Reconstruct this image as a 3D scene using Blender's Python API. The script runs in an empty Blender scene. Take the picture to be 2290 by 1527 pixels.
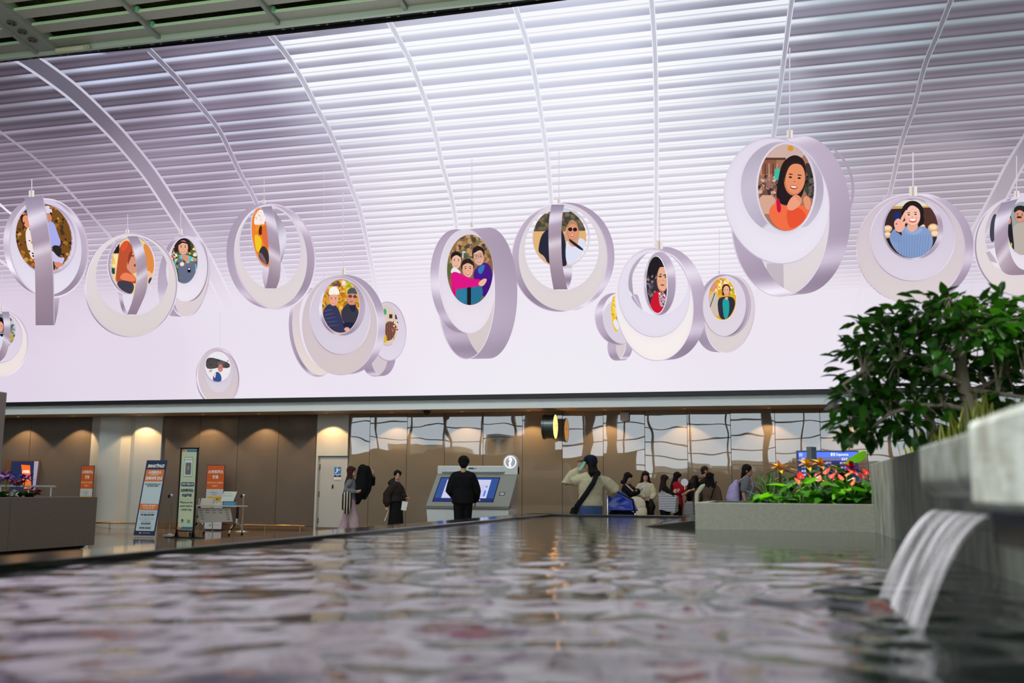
import bpy, bmesh, math, random
import numpy as np
from mathutils import Vector, Matrix, Euler

# ------------------------------------------------------------------ camera, world, lights, exposure
scene = bpy.context.scene
COL = scene.collection
PW, PH = 2290, 1527
FPX = 35 / 36 * PW
YAW, PITCH, ROLL = math.radians(14.4), math.radians(8.6), math.radians(.5)
cy_, sy_ = math.cos(YAW), math.sin(YAW)
cp_, sp_ = math.cos(PITCH), math.sin(PITCH)
VF = np.array([-sy_ * cp_, cy_ * cp_, sp_])
_R0 = np.array([cy_, sy_, 0.0])
_U0 = np.cross(_R0, VF)
VR = math.cos(ROLL) * _R0 + math.sin(ROLL) * _U0
VU = -math.sin(ROLL) * _R0 + math.cos(ROLL) * _U0
CAM = np.array([0.0, 0.0, 1.1])
cam_data = bpy.data.cameras.new('camera')
cam = bpy.data.objects.new('camera', cam_data)
COL.objects.link(cam)
cam.matrix_world = Matrix(((VR[0], VU[0], -VF[0], CAM[0]), (VR[1], VU[1], -VF[1], CAM[1]),
                           (VR[2], VU[2], -VF[2], CAM[2]), (0, 0, 0, 1)))
cam_data.sensor_width = 36
cam_data.lens = 35
cam_data.clip_start = .05
cam_data.clip_end = 300
cam_data.dof.use_dof = True
cam_data.dof.focus_distance = 25
cam_data.dof.aperture_fstop = 2.0
scene.camera = cam

world = bpy.data.worlds.new('world')
scene.world = world
world.use_nodes = True
wb = world.node_tree.nodes['Background']
wb.inputs[0].default_value = (.80, .91, 1.0, 1)
wb.inputs[1].default_value = 3.0

scene.view_settings.view_transform = 'Standard'
scene.view_settings.look = 'None'
scene.view_settings.gamma = 1
scene.view_settings.exposure = 0
scene.view_settings.use_curve_mapping = False


def area(name, loc, target, size, power, color):
    d = bpy.data.lights.new(name, 'AREA')
    d.shape = 'RECTANGLE'
    d.size, d.size_y = size
    d.energy = power
    d.color = color
    o = bpy.data.objects.new(name, d)
    COL.objects.link(o)
    o.location = loc
    o.rotation_euler = (Vector(target) - Vector(loc)).to_track_quat('-Z', 'Y').to_euler()
    return o


def spot(name, loc, target, power, color, angle, blend=.3, radius=.05):
    d = bpy.data.lights.new(name, 'SPOT')
    d.energy = power
    d.color = color
    d.spot_size = math.radians(angle)
    d.spot_blend = blend
    d.shadow_soft_size = radius
    o = bpy.data.objects.new(name, d)
    COL.objects.link(o)
    o.location = loc
    o.rotation_euler = (Vector(target) - Vector(loc)).to_track_quat('-Z', 'Y').to_euler()
    return o


# added unseen fill over hall and garden, and the warm downlights in the soffit
area('hall_fill', (-9, 12, 11.5), (-9, 16, 0), (8, 5), 500, (1, .97, .92))
spot('garden_fill', (-2.2, 5.2, 9.5), (.3, 9.2, 1.0), 6500, (1, .98, .93), 24, .5, .15)  # added spots stand in for skylight on planters and tree
spot('garden_fill', (6.5, 5.0, 9.0), (2.7, 6.6, 1.8), 3600, (1, .98, .9), 24, .5, .15)
spot('garden_fill', (-1.7, 1.3, 7.2), (.55, 2.7, 1.2), 3000, (.97, 1, .98), 24, .8, .2)  # added to brighten the spout block from the upper left
SOFFIT_Z = 3.15
WALL_Y = 25.0
SCR_Y = 23.75
DOWN_X = [-21.15, -19.3, -17.1, -15.1, -13.4, -11.4, -9.55, -7.62, -5.85, -3.9, -1.95, 0.05, 2.0]
for dx in DOWN_X:
    spot('soffit_downlight', (dx, 24.55, SOFFIT_Z - .02), (dx, 24.62, 0), 95, (1, .62, .30), 104, .22, .03)
area('ceiling_fill', (-13, 16.5, 8.5), (-13, 22.5, 14), (12, 1.5), 260, (.92, 1, .82))  # added unseen light that brightens the edge trim and slat undersides
# added unseen lights above the louvres: they wash the green deck over the slats
for lx in (-22, -18.3, -14.6, -10.9):
    area('louvre_fill', (lx, 18.5, 14.9), (lx, 18.5, 16), (3, 7), 110, (.75, 1, .62))


# ------------------------------------------------------------------ pixel to place
def ray(x, y):
    return VR * (x - PW / 2) / FPX - VU * (y - PH / 2) / FPX + VF


def on_y(x, y, Y):
    d = ray(x, y)
    return Vector(CAM + d * (Y / d[1]))


def on_x(x, y, X):
    d = ray(x, y)
    return Vector(CAM + d * (X / d[0]))


def on_z(x, y, z):
    d = ray(x, y)
    return Vector(CAM + d * ((z - CAM[2]) / d[2]))


def at(x, y, D):
    d = ray(x, y)
    return Vector(CAM + d * (D / math.hypot(d[0], d[1])))


# ------------------------------------------------------------------ materials
def lin(c):
    return tuple(((v / 255) / 12.92 if v / 255 <= .04045 else ((v / 255 + .055) / 1.055) ** 2.4) for v in c[:3])


MATS = {}


def mat(name, rgb=(128, 128, 128), rough=.5, metal=0, spec=.5, var=0, vscale=6, bump=0, bscale=40, coat=0, emit=0,
        stretch=None, subsurf=0, trans=0, tint=None):
    """Principled material; rgb in sRGB 0-255; var = colour variation by noise, bump = fine relief."""
    if name in MATS:
        return MATS[name]
    m = bpy.data.materials.new(name)
    MATS[name] = m
    m.use_nodes = True
    nt = m.node_tree
    b = nt.nodes['Principled BSDF']
    c = lin(rgb)
    b.inputs['Base Color'].default_value = (*c, 1)
    b.inputs['Roughness'].default_value = rough
    b.inputs['Metallic'].default_value = metal
    b.inputs['Specular IOR Level'].default_value = spec
    b.inputs['Coat Weight'].default_value = coat
    b.inputs['Transmission Weight'].default_value = trans
    if subsurf:
        b.inputs['Subsurface Weight'].default_value = subsurf
        b.inputs['Subsurface Radius'].default_value = (.02, .01, .006)
        b.inputs['Subsurface Scale'].default_value = .3
    if emit:
        b.inputs['Emission Color'].default_value = (*c, 1)
        b.inputs['Emission Strength'].default_value = emit
    if var or bump:
        tc = nt.nodes.new('ShaderNodeTexCoord')
        mp = nt.nodes.new('ShaderNodeMapping')
        nt.links.new(tc.outputs['Object'], mp.inputs['Vector'])
        if stretch:
            mp.inputs['Scale'].default_value = stretch
    if var:
        n = nt.nodes.new('ShaderNodeTexNoise')
        n.inputs['Scale'].default_value = vscale
        n.inputs['Detail'].default_value = 6
        nt.links.new(mp.outputs[0], n.inputs['Vector'])
        r = nt.nodes.new('ShaderNodeValToRGB')
        r.color_ramp.elements[0].position = .3
        r.color_ramp.elements[1].position = .7
        lo = tint and lin(tint) or tuple(v * (1 - var) for v in c)
        r.color_ramp.elements[0].color = (*lo, 1)
        r.color_ramp.elements[1].color = (*[min(1, v * (1 + var * .6)) for v in c], 1)
        nt.links.new(n.outputs['Fac'], r.inputs[0])
        nt.links.new(r.outputs[0], b.inputs['Base Color'])
    if bump:
        n = nt.nodes.new('ShaderNodeTexNoise')
        n.inputs['Scale'].default_value = bscale
        n.inputs['Detail'].default_value = 4
        nt.links.new(mp.outputs[0], n.inputs['Vector'])
        bp = nt.nodes.new('ShaderNodeBump')
        bp.inputs['Strength'].default_value = min(1, bump)
        bp.inputs['Distance'].default_value = .01
        nt.links.new(n.outputs['Fac'], bp.inputs['Height'])
        nt.links.new(bp.outputs[0], b.inputs['Normal'])
    return m


# ------------------------------------------------------------------ mesh helpers
class MB:
    def __init__(s):
        s.v, s.f, s.m = [], [], []

    def add(s, v, f, mi=0):
        o = len(s.v)
        s.v += [tuple(p) for p in v]
        s.f += [tuple(i + o for i in q) for q in f]
        s.m += [mi] * len(f)
        return s

    def box(s, c, d, rz=0, mi=0, top=1.0):
        x, y, z = d[0] / 2, d[1] / 2, d[2] / 2
        ca, sa = math.cos(rz), math.sin(rz)
        vs = []
        for sz in (-1, 1):
            k = 1 if sz < 0 else top
            for sx, sy in ((-1, -1), (1, -1), (1, 1), (-1, 1)):
                a, b = sx * x * k, sy * y * k
                vs.append((c[0] + a * ca - b * sa, c[1] + a * sa + b * ca, c[2] + sz * z))
        return s.add(vs, [(0, 3, 2, 1), (4, 5, 6, 7), (0, 1, 5, 4), (1, 2, 6, 5), (2, 3, 7, 6), (3, 0, 4, 7)], mi)

    def lo_hi(s, a, b, mi=0):
        return s.box([(a[i] + b[i]) / 2 for i in range(3)], [abs(b[i] - a[i]) for i in range(3)], 0, mi)

    def prism(s, pts, z0, z1, mi=0):
        n = len(pts)
        vs = [(p[0], p[1], z0) for p in pts] + [(p[0], p[1], z1) for p in pts]
        fs = [tuple(range(n - 1, -1, -1)), tuple(range(n, 2 * n))]
        fs += [(i, (i + 1) % n, n + (i + 1) % n, n + i) for i in range(n)]
        return s.add(vs, fs, mi)

    def slab(s, pts, depth_vec, mi=0):
        """polygon of 3D points extruded along a vector"""
        n = len(pts)
        dv = Vector(depth_vec)
        vs = [Vector(p) for p in pts] + [Vector(p) + dv for p in pts]
        fs = [tuple(range(n - 1, -1, -1)), tuple(range(n, 2 * n))]
        fs += [(i, (i + 1) % n, n + (i + 1) % n, n + i) for i in range(n)]
        return s.add(vs, fs, mi)

    def tube(s, pts, r, n=10, mi=0, cap=True, flat=1.0, up=None):
        """tube through points; r a number or a list; flat squeezes the section; rounded ends"""
        pts = [Vector(p) for p in pts]
        if not hasattr(r, '__len__'):
            r = [r] * len(pts)
        rings = []
        t0 = (pts[1] - pts[0]).normalized()
        ref = Vector(up) if up else (Vector((0, 0, 1)) if abs(t0.z) < .9 else Vector((0, 1, 0)))
        for i, p in enumerate(pts):
            t = (pts[min(i + 1, len(pts) - 1)] - pts[max(i - 1, 0)]).normalized()
            a = t.cross(ref)
            if a.length < 1e-4:
                a = t.cross(Vector((1, 0, 0)))
            a.normalize()
            b = a.cross(t).normalized()
            if not up:
                ref = b
            rings.append((p, a, b, t, r[i]))
        vs, fs = [], []
        seq = []
        if cap:
            p, a, b, t, q = rings[0]
            for k in (.35, .75):
                seq.append((p - t * q * math.sqrt(1 - k * k), a, b, q * k))
        for p, a, b, t, q in rings:
            seq.append((p, a, b, q))
        if cap:
            p, a, b, t, q = rings[-1]
            for k in (.75, .35):
                seq.append((p + t * q * math.sqrt(1 - k * k), a, b, q * k))
        for p, a, b, q in seq:
            for k in range(n):
                th = 2 * math.pi * k / n
                vs.append(p + a * q * math.cos(th) + b * q * flat * math.sin(th))
        L = len(seq)
        for i in range(L - 1):
            for k in range(n):
                k2 = (k + 1) % n
                fs.append((i * n + k, i * n + k2, (i + 1) * n + k2, (i + 1) * n + k))
        fs.append(tuple(range(n - 1, -1, -1)))
        fs.append(tuple((L - 1) * n + k for k in range(n)))
        return s.add(vs, fs, mi)

    def ell(s, c, r, n=14, m=9, mi=0, rot=None):
        vs, fs = [], []
        R = Euler(rot).to_matrix() if rot else Matrix.Identity(3)
        c = Vector(c)
        for j in range(m + 1):
            ph = math.pi * j / m
            for k in range(n):
                th = 2 * math.pi * k / n
                vs.append(c + R @ Vector((r[0] * math.sin(ph) * math.cos(th), r[1] * math.sin(ph) * math.sin(th), r[2] * math.cos(ph))))
        vs2 = [vs[0]] + vs[n:m * n] + [vs[-1]]
        for k in range(n):
            fs.append((0, 1 + k, 1 + (k + 1) % n))
        for j in range(m - 2):
            for k in range(n):
                a, b = 1 + j * n + k, 1 + j * n + (k + 1) % n
                fs.append((a, a + n, b + n, b))
        e = len(vs2) - 1
        o = 1 + (m - 2) * n
        for k in range(n):
            fs.append((o + k, e, o + (k + 1) % n))
        return s.add(vs2, fs, mi)

    def lathe(s, prof, c=(0, 0, 0), n=24, mi=0, axis='z'):
        vs, fs = [], []
        for r, z in prof:
            for k in range(n):
                th = 2 * math.pi * k / n
                p = (r * math.cos(th), r * math.sin(th), z)
                if axis == 'x':
                    p = (p[2], p[0], p[1])
                if axis == 'y':
                    p = (p[0], p[2], p[1])
                vs.append((c[0] + p[0], c[1] + p[1], c[2] + p[2]))
        for i in range(len(prof) - 1):
            for k in range(n):
                k2 = (k + 1) % n
                fs.append((i * n + k, i * n + k2, (i + 1) * n + k2, (i + 1) * n + k))
        if prof[0][0] > 1e-5:
            fs.append(tuple(range(n - 1, -1, -1)))
        if prof[-1][0] > 1e-5:
            fs.append(tuple((len(prof) - 1) * n + k for k in range(n)))
        return s.add(vs, fs, mi)

    def mesh(s, name, mats, smooth=False):
        me = bpy.data.meshes.new(name)
        me.from_pydata(s.v, [], s.f)
        for m in (mats if isinstance(mats, (list, tuple)) else [mats]):
            me.materials.append(m)
        if any(s.m):
            me.polygons.foreach_set('material_index', s.m)
        if smooth:
            me.polygons.foreach_set('use_smooth', [True] * len(me.polygons))
        me.update()
        return me

    def build(s, name, mats, parent=None, smooth=False, bevel=0, loc=None, rz=0, world=False, **tags):
        if parent is not None and world:
            L = parent.location
            s.v = [(a - L[0], b - L[1], c - L[2]) for a, b, c in s.v]
        o = bpy.data.objects.new(name, s.mesh(name, mats, smooth))
        COL.objects.link(o)
        if parent is not None:
            o.parent = parent
        if loc is not None:
            o.location = loc
        if rz:
            o.rotation_euler[2] = rz
        if bevel:
            bv = o.modifiers.new('bevel', 'BEVEL')
            bv.width = bevel
            bv.segments = 2
            bv.limit_method = 'ANGLE'
        tag(o, **tags)
        return o


def tag(o, label=None, category=None, group=None, kind=None):
    for k, v in (('label', label), ('category', category), ('group', group), ('kind', kind)):
        if v:
            o[k] = v
    return o


def empty(name, loc, label=None, category=None, group=None, rz=0, kind=None):
    o = bpy.data.objects.new(name, None)
    COL.objects.link(o)
    o.empty_display_size = .1
    o.location = loc
    o.rotation_euler[2] = rz
    return tag(o, label, category, group, kind)


def copy_tree(o, parent=None):
    c = o.copy()
    COL.objects.link(c)
    if parent is not None:
        c.parent = parent
    for ch in list(o.children):
        copy_tree(ch, c)
    return c


def obj_of(name, me, parent=None, loc=None, rot=None, scale=None, **tags):
    o = bpy.data.objects.new(name, me)
    COL.objects.link(o)
    if parent is not None:
        o.parent = parent
    if loc is not None:
        o.location = loc
    if rot is not None:
        o.rotation_euler = rot
    if scale is not None:
        o.scale = scale if hasattr(scale, '__len__') else (scale,) * 3
    tag(o, **tags)
    return o


WORKSHOP = bpy.data.scenes.new('workshop')


def evaluated(o):
    """mesh of an object with its modifiers, worked out in a scene of its own and then dropped"""
    WORKSHOP.collection.objects.link(o)
    with bpy.context.temp_override(scene=WORKSHOP, view_layer=WORKSHOP.view_layers[0]):
        dg = bpy.context.evaluated_depsgraph_get()
        me = bpy.data.meshes.new_from_object(o.evaluated_get(dg))
    bpy.data.objects.remove(o)
    return me


def text_mesh(body, size, width=None, bold=0):
    """lettering as a flat mesh centred on its own middle, lying in the xz plane facing -y"""
    cu = bpy.data.curves.new('lettering', 'FONT')
    cu.body = body
    cu.size = size
    cu.resolution_u = 2
    cu.offset = bold
    cu.align_x = 'CENTER'
    cu.align_y = 'CENTER'
    o = bpy.data.objects.new('lettering', cu)
    me = evaluated(o)
    bpy.data.curves.remove(cu)
    n = len(me.vertices)
    a = np.empty(n * 3)
    me.vertices.foreach_get('co', a)
    a = a.reshape(n, 3)
    if n:
        mid = (a.max(0) + a.min(0)) / 2
        a = a - mid
        k = width / max(1e-6, a[:, 0].max() * 2) if width else 1
        a = np.stack([a[:, 0] * k, np.zeros(n), a[:, 1]], 1)
        me.vertices.foreach_set('co', a.ravel())
    return me


rng = random.Random(7)
# ------------------------------------------------------------------ the setting
stone = mat('grey_green_stone', (118, 120, 108), .55, var=.12, vscale=30, bump=.25, bscale=120)
dark_stone = mat('black_granite', (22, 23, 22), .12, var=.3, vscale=60)
white_wall = mat('white_wall_paint', (184, 187, 180), .5, var=.03, vscale=2)
taupe_dark = mat('brown_wall_laminate', (104, 96, 88), .07, spec=.6, var=.05, vscale=3)
black_mat = mat('black_plastic', (14, 14, 15), .4)
steel = mat('brushed_steel', (205, 205, 202), .4, .75)
brass = mat('brass_rail', (205, 165, 110), .22, 1)
chrome = mat('chrome', (215, 215, 215), .12, 1)

# glossy wall panels: lacquered sheets whose slight waviness bends the reflections
gp = mat('glossy_taupe_panel', (122, 114, 99), .008, spec=1.0)
nt = gp.node_tree
pb = nt.nodes['Principled BSDF']
pb.inputs['IOR'].default_value = 1.75
tc = nt.nodes.new('ShaderNodeTexCoord')
oi = nt.nodes.new('ShaderNodeObjectInfo')
cm = nt.nodes.new('ShaderNodeCombineXYZ')
mul = nt.nodes.new('ShaderNodeMath')
mul.operation = 'MULTIPLY'
mul.inputs[1].default_value = 40
nt.links.new(oi.outputs['Random'], mul.inputs[0])
for i in range(3):
    nt.links.new(mul.outputs[0], cm.inputs[i])
va = nt.nodes.new('ShaderNodeVectorMath')
nt.links.new(tc.outputs['Object'], va.inputs[0])
nt.links.new(cm.outputs[0], va.inputs[1])
nz = nt.nodes.new('ShaderNodeTexNoise')
nz.inputs['Scale'].default_value = .9
nz.inputs['Detail'].default_value = 1.2
nt.links.new(va.outputs[0], nz.inputs['Vector'])
bp = nt.nodes.new('ShaderNodeBump')
bp.inputs['Strength'].default_value = 1
bp.inputs['Distance'].default_value = .0048
nt.links.new(nz.outputs['Fac'], bp.inputs['Height'])
nt.links.new(bp.outputs[0], pb.inputs['Normal'])

# floor
fl = mat('polished_floor_stone', (128, 112, 96), .09, spec=.7, var=.1, vscale=1.5)
MB().lo_hi((-45, -14, -.2), (24, 26, 0)).build('floor', fl, kind='structure')
for k, xj in enumerate(range(-44, 24, 2)):
    pass

# wall under the screen: backing, then separate sheets with open joints
wall = MB().lo_hi((-45, WALL_Y + .04, 0), (24, WALL_Y + .3, 13.5)).build('wall_back', mat('wall_core', (40, 36, 32), .6), kind='structure')


def sheet(x0, x1, m, tilt=0, z0=.14, z1=SOFFIT_Z, y=WALL_Y):
    g = .006
    w = (x1 - x0) / 2 - g
    h = (z1 - z0) / 2
    t1, t2 = rng.uniform(-tilt, tilt), rng.uniform(-tilt, tilt)
    vs = []
    for yy in (0, .045):
        for sx, sz in ((-1, -1), (1, -1), (1, 1), (-1, 1)):
            vs.append((sx * w, yy + sx * w * t1 + sz * h * t2, sz * h))
    b = MB().add(vs, [(0, 1, 2, 3), (7, 6, 5, 4), (0, 4, 5, 1), (1, 5, 6, 2), (2, 6, 7, 3), (3, 7, 4, 0)])
    return b.build('wall_panel', m, wall, loc=((x0 + x1) / 2, y, (z0 + z1) / 2))


xs = [-10.93, -10.33] + [round(-9.27 + 1.05 * k, 2) for k in range(0, 15)]
for a, b in zip(xs[:-1], xs[1:]):
    sheet(a, b, gp, .0035)
for a, b in zip([-16.62, -15.45, -14.25, -13.02], [-15.45, -14.25, -13.02, -11.86]):
    sheet(a, b, taupe_dark, .001)
for a, b in ((-26, -23.4), (-23.4, -21.05), (-21.05, -18.93)):
    sheet(a, b, taupe_dark, .001)

# white folded pier at the left and the white door bay
pier = MB()
yb = WALL_Y + .05
P = [(-18.93, yb), (-18.93, 24.95), (-18.35, 24.55), (-17.78, 24.72), (-17.62, 24.96), (-17.46, 24.90), (-16.62, 24.975), (-16.62, yb)]
pier.prism(P, 0, SOFFIT_Z)
pier.build('trim_1', white_wall, kind='structure')
MB().lo_hi((-16.64, 24.93, 0), (-16.615, 24.97, SOFFIT_Z)).build('trim_2', white_wall, kind='structure')
bay = MB()
bay.lo_hi((-11.86, 24.96, 2.02), (-10.94, 25.1, SOFFIT_Z))
bay.lo_hi((-11.86, 24.96, 0), (-11.80, 25.6, 2.02))
bay.build('trim_3', white_wall, bevel=.006, kind='structure')
MB().lo_hi((-11.8, 25.02, 0), (-11.745, 25.1, 2.02)).lo_hi((-11.745, 25.02, 1.985), (-10.95, 25.1, 2.02)).build('trim_4', mat('door_frame_grey', (150, 152, 150), .4), kind='structure')
door = MB().lo_hi((-11.74, 24.995, .01), (-10.95, 25.045, 1.98)).build('door_1', mat('door_paint', (176, 178, 172), .42), bevel=.004, kind='structure')
hg = mat('door_hardware', (60, 58, 55), .35, .8)
for hz in (.3, 1.0, 1.72):
    MB().tube([(-11.745, 24.985, hz - .07), (-11.745, 24.985, hz + .07)], .012).build('hinge', hg, door)
h = MB().lo_hi((-11.36, 24.965, 1.16), (-11.335, 24.995, 1.26))
h.tube([(-11.35, 24.96, 1.24), (-11.35, 24.945, 1.2), (-11.36, 24.955, 1.15)], .008)
h.build('door_handle', black_mat, door)

# skirting recess and brass bumper rail
MB().lo_hi((-45, 24.97, 0), (24, 25.06, .13)).build('baseboard_back', mat('skirting_stone', (112, 96, 78), .25), kind='structure')


def rail(x0, x1, label, y=24.8):
    r = empty('bumper_rail', ((x0 + x1) / 2, y, 0), label, 'rail', 'brass bumper rails')
    w = (x1 - x0) / 2
    MB().tube([(-w, 0, .16), (w, 0, .16)], .024, 12).build('rail_tube', brass, r, smooth=True)
    n = max(2, int((x1 - x0) / 1.05) + 1)
    for k in range(n):
        px = -w + .12 + (2 * w - .24) * k / (n - 1)
        b = MB().tube([(px, 0, .15), (px, 0, .01)], .012, 8)
        b.lathe([(.04, 0), (.04, .012), (.012, .014)], (px, 0, 0), 12)
        b.build('rail_post', brass, r)
    return r


rail(-22.6, -19.0, 'low brass bumper rail behind the dark stone planter')
rail(-18.9, -16.6, 'low brass bumper rail wrapping the white folded pier', 24.44)
rail(-16.4, -12.05, 'low brass bumper rail along the brown panels left of the door')
rail(-10.75, -3.2, 'low brass bumper rail along the mirror-gloss panels behind the kiosk')
rail(-3.0, 4.5, 'low brass bumper rail along the gloss panels behind the queue')

# soffit, fascia and everything above
soffit_m = mat('soffit_paint', (165, 148, 128), .5)
MB().lo_hi((-45, SCR_Y + .02, SOFFIT_Z), (24, WALL_Y + .3, SOFFIT_Z + .06)).build('trim_5', soffit_m, kind='structure')
MB().lo_hi((-45, SCR_Y - .02, SOFFIT_Z - .01), (24, SCR_Y + .1, 3.375)).build('trim_6', mat('fascia_paint', (232, 238, 234), .4), kind='structure')
dl = mat('downlight_rim', (210, 190, 160), .3)
glow = mat('downlight_lamp', (255, 214, 160), .3, emit=3.0)
for k, dx in enumerate(DOWN_X):
    d = empty('downlight', (dx, 24.55, SOFFIT_Z), 'recessed warm soffit downlight ' + ('above the wall screen at the far left', 'just left of the white pier', 'over the white pier', 'above the orange sign behind the folding table',
              'above the queue post right of the folding table', 'over the grey door', 'between the grey door and the kiosk', 'above the information kiosk', 'just left of the wall clock', 'right of the wall clock',
              'over the queue', 'over the left end of the flower planter', 'behind the fig tree')[k], 'downlight', 'soffit downlights')
    MB().lathe([(.052, 0), (.052, -.008), (.04, -.01), (.04, .0)], (0, 0, 0), 18).build('rim', dl, d)
    MB().lathe([(.038, -.004), (.0, -.003)], (0, 0, 0), 14).build('lamp', glow, d)

# ceiling of painted louvres over the screen, on ribs, below a dark deck
CZ = lambda y: 13.82 + .13 * (23.5 - y)
slat_m = mat('louvre_paint', (150, 152, 138), .45, var=.05)
rib_m = mat('rib_paint', (128, 136, 122), .4)
deck_m = mat('olive_deck', (104, 112, 62), .8, var=.5, vscale=3)
ceil = MB().add([(-45, 24.2, 14.5), (24, 24.2, 14.5), (24, 4, 16.9), (-45, 4, 16.9), (-45, 24.2, 14.7), (24, 24.2, 14.7), (24, 4, 17.1), (-45, 4, 17.1)],
                [(0, 1, 2, 3), (7, 6, 5, 4), (0, 4, 5, 1), (1, 5, 6, 2), (2, 6, 7, 3), (3, 7, 4, 0)]).build('ceiling', deck_m, kind='structure')
RIBX = [-27.6 + 3.72 * k for k in range(0, 12)]
b = MB()
b.box((0, 0, 0), (3.58, .42, .012))
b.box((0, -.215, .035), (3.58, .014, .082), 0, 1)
b.box((0, .205, .025), (3.58, .012, .05))
slat_me = b.mesh('louvre_slat', [slat_m, mat('louvre_lip_daylit', (206, 240, 200), .4)])  # paler lip: daylight caught on the slat edges is put into the colour
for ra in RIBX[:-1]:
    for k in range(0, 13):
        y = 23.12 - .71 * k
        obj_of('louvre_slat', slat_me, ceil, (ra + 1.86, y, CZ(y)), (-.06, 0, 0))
b = MB()
for (y0, y1) in ((23.45, 13.6),):
    b.add([(-.055, y0, CZ(y0) - .1), (.055, y0, CZ(y0) - .1), (.055, y1, CZ(y1) - .1), (-.055, y1, CZ(y1) - .1),
           (-.055, y0, CZ(y0) + .16), (.055, y0, CZ(y0) + .16), (.055, y1, CZ(y1) + .16), (-.055, y1, CZ(y1) + .16)],
          [(3, 2, 1, 0), (4, 5, 6, 7), (0, 1, 5, 4), (1, 2, 6, 5), (2, 3, 7, 6), (3, 0, 4, 7)])
rib_me = b.mesh('ceiling_rib', rib_m)
brk = MB().box((0, 0, 0), (.09, .16, .14)).mesh('slat_bracket', mat('bracket_green', (120, 190, 150), .4))
for k, rx in enumerate(RIBX):
    if k == 2:
        continue
    obj_of('ceiling_rib', rib_me, ceil, (rx, 0, 0))
    if k < 6:
        for j in range(0, 7):
            y = 23.12 - .71 * j - .2
            obj_of('slat_bracket', brk, ceil, (rx + .1, y, CZ(y) + .06))
# wide service beam with three round fittings
b = MB()
for x0, x1, dz in ((-.42, -.3, -.12), (-.3, .3, -.06), (.3, .42, -.12)):
    y0, y1 = 23.45, 13.6
    b.add([(x0, y0, CZ(y0) + dz), (x1, y0, CZ(y0) + dz), (x1, y1, CZ(y1) + dz), (x0, y1, CZ(y1) + dz),
           (x0, y0, CZ(y0) + .2), (x1, y0, CZ(y0) + .2), (x1, y1, CZ(y1) + .2), (x0, y1, CZ(y1) + .2)],
          [(3, 2, 1, 0), (4, 5, 6, 7), (0, 1, 5, 4), (1, 2, 6, 5), (2, 3, 7, 6), (3, 0, 4, 7)])
beam = b.build('service_beam', rib_m, ceil, loc=(-20.16, 0, 0))
for j in range(3):
    y = 22.75 - .42 * j
    MB().lathe([(.13, -.02), (.13, -.045), (.09, -.05), (.085, -.02)], (0, y, CZ(y) - .06), 18).lathe([(.05, -.02), (.05, -.06), (0, -.06)], (0, y, CZ(y) - .06), 12).build('beam_fitting', mat('fitting_brown', (86, 80, 58), .5), beam)
# edge trim that hides the screen's head, with clips, and the pale tube light on it
edge = MB().lo_hi((-45, 23.36, 13.695), (24, 23.47, 13.90)).lo_hi((-45, 23.47, 13.80), (24, 23.70, 13.82)).build('trim_7', mat('edge_trim_paint', (176, 190, 174), .4), kind='structure')
MB().lo_hi((-45, 23.85, 13.8), (24, 24.2, 14.9)).build('gap_blocker', mat('edge_gap', (12, 14, 8), .8), kind='structure')  # unseen dark blocker, added where sky shone through the gap
MB().lo_hi((-45, 23.6, 13.76), (24, 23.7, 13.80)).build('trim_8', mat('edge_gap', (12, 14, 8), .8), kind='structure')
clip = MB().box((0, 0, 0), (.12, .03, .07)).box((.28, 0, -.02), (.06, .03, .06)).mesh('edge_clip', mat('clip_metal', (95, 100, 82), .4, .3))
for k in range(40):
    obj_of('edge_clip', clip, edge, (-25 + 1.03 * k, 23.53, 13.72))
t = empty('tube_light', on_y(162, 104, 23.22) - Vector((0, 0, .07)), 'pale tube light fitting clipped under the ceiling edge above the screen', 'lamp')
MB().tube([(-.5, 0, 0), (.5, 0, 0)], .075, 14).build('housing', mat('tube_housing', (196, 196, 160), .4), t, smooth=True)
MB().lathe([(.085, .42), (.085, .55), (.06, .56)], (0, 0, 0), 14, axis='x').build('end_cap', mat('tube_cap', (170, 172, 145), .4), t)
MB().box((0, .06, .06), (.2, .12, .05)).build('bracket', rib_m, t)

# near grey pillar at the left edge
pr = at(6, 1000, 14.2)
MB().lo_hi((pr.x - .5, pr.y - .4, 0), (pr.x, pr.y, 2.3)).build('sign_pillar', mat('pillar_paint', (150, 138, 132), .5), bevel=.01, label='grey square pillar at the far left edge beside the dark planter', category='pillar')

# rear of the hall behind the camera: glazed front with daylight, low buildings beyond
FY = -14.0
mull = mat('mullion_grey', (62, 62, 58), .5)
win = MB().lo_hi((-28.2, FY - .3, 0), (-8.2, FY, 3.55)).lo_hi((-8.2, FY - .3, 0), (24, FY, 2.3)).build('wall_front', mat('parapet_brown', (78, 72, 60), .6), kind='structure')
for k in range(23):
    x = -28.2 + 2.35 * k
    MB().lo_hi((x - .05, FY - .16, 2.3), (x + .05, FY, 12)).build('mullion', mull, win)
for k in range(-1, 10):
    z = 3.55 + .95 * k
    MB().lo_hi((-28.2, FY - .15, z - .035), (24, FY - .01, z + .035)).build('transom', mull, win)
gl = bpy.data.materials.new('window_glass')
gl.use_nodes = True
g = gl.node_tree
g.nodes.clear()
o_ = g.nodes.new('ShaderNodeOutputMaterial')
mx = g.nodes.new('ShaderNodeMixShader')
mx.inputs[0].default_value = .06
tr = g.nodes.new('ShaderNodeBsdfTransparent')
gs = g.nodes.new('ShaderNodeBsdfGlossy')
gs.inputs['Roughness'].default_value = 0
g.links.new(tr.outputs[0], mx.inputs[1])
g.links.new(gs.outputs[0], mx.inputs[2])
g.links.new(mx.outputs[0], o_.inputs[0])
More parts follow.
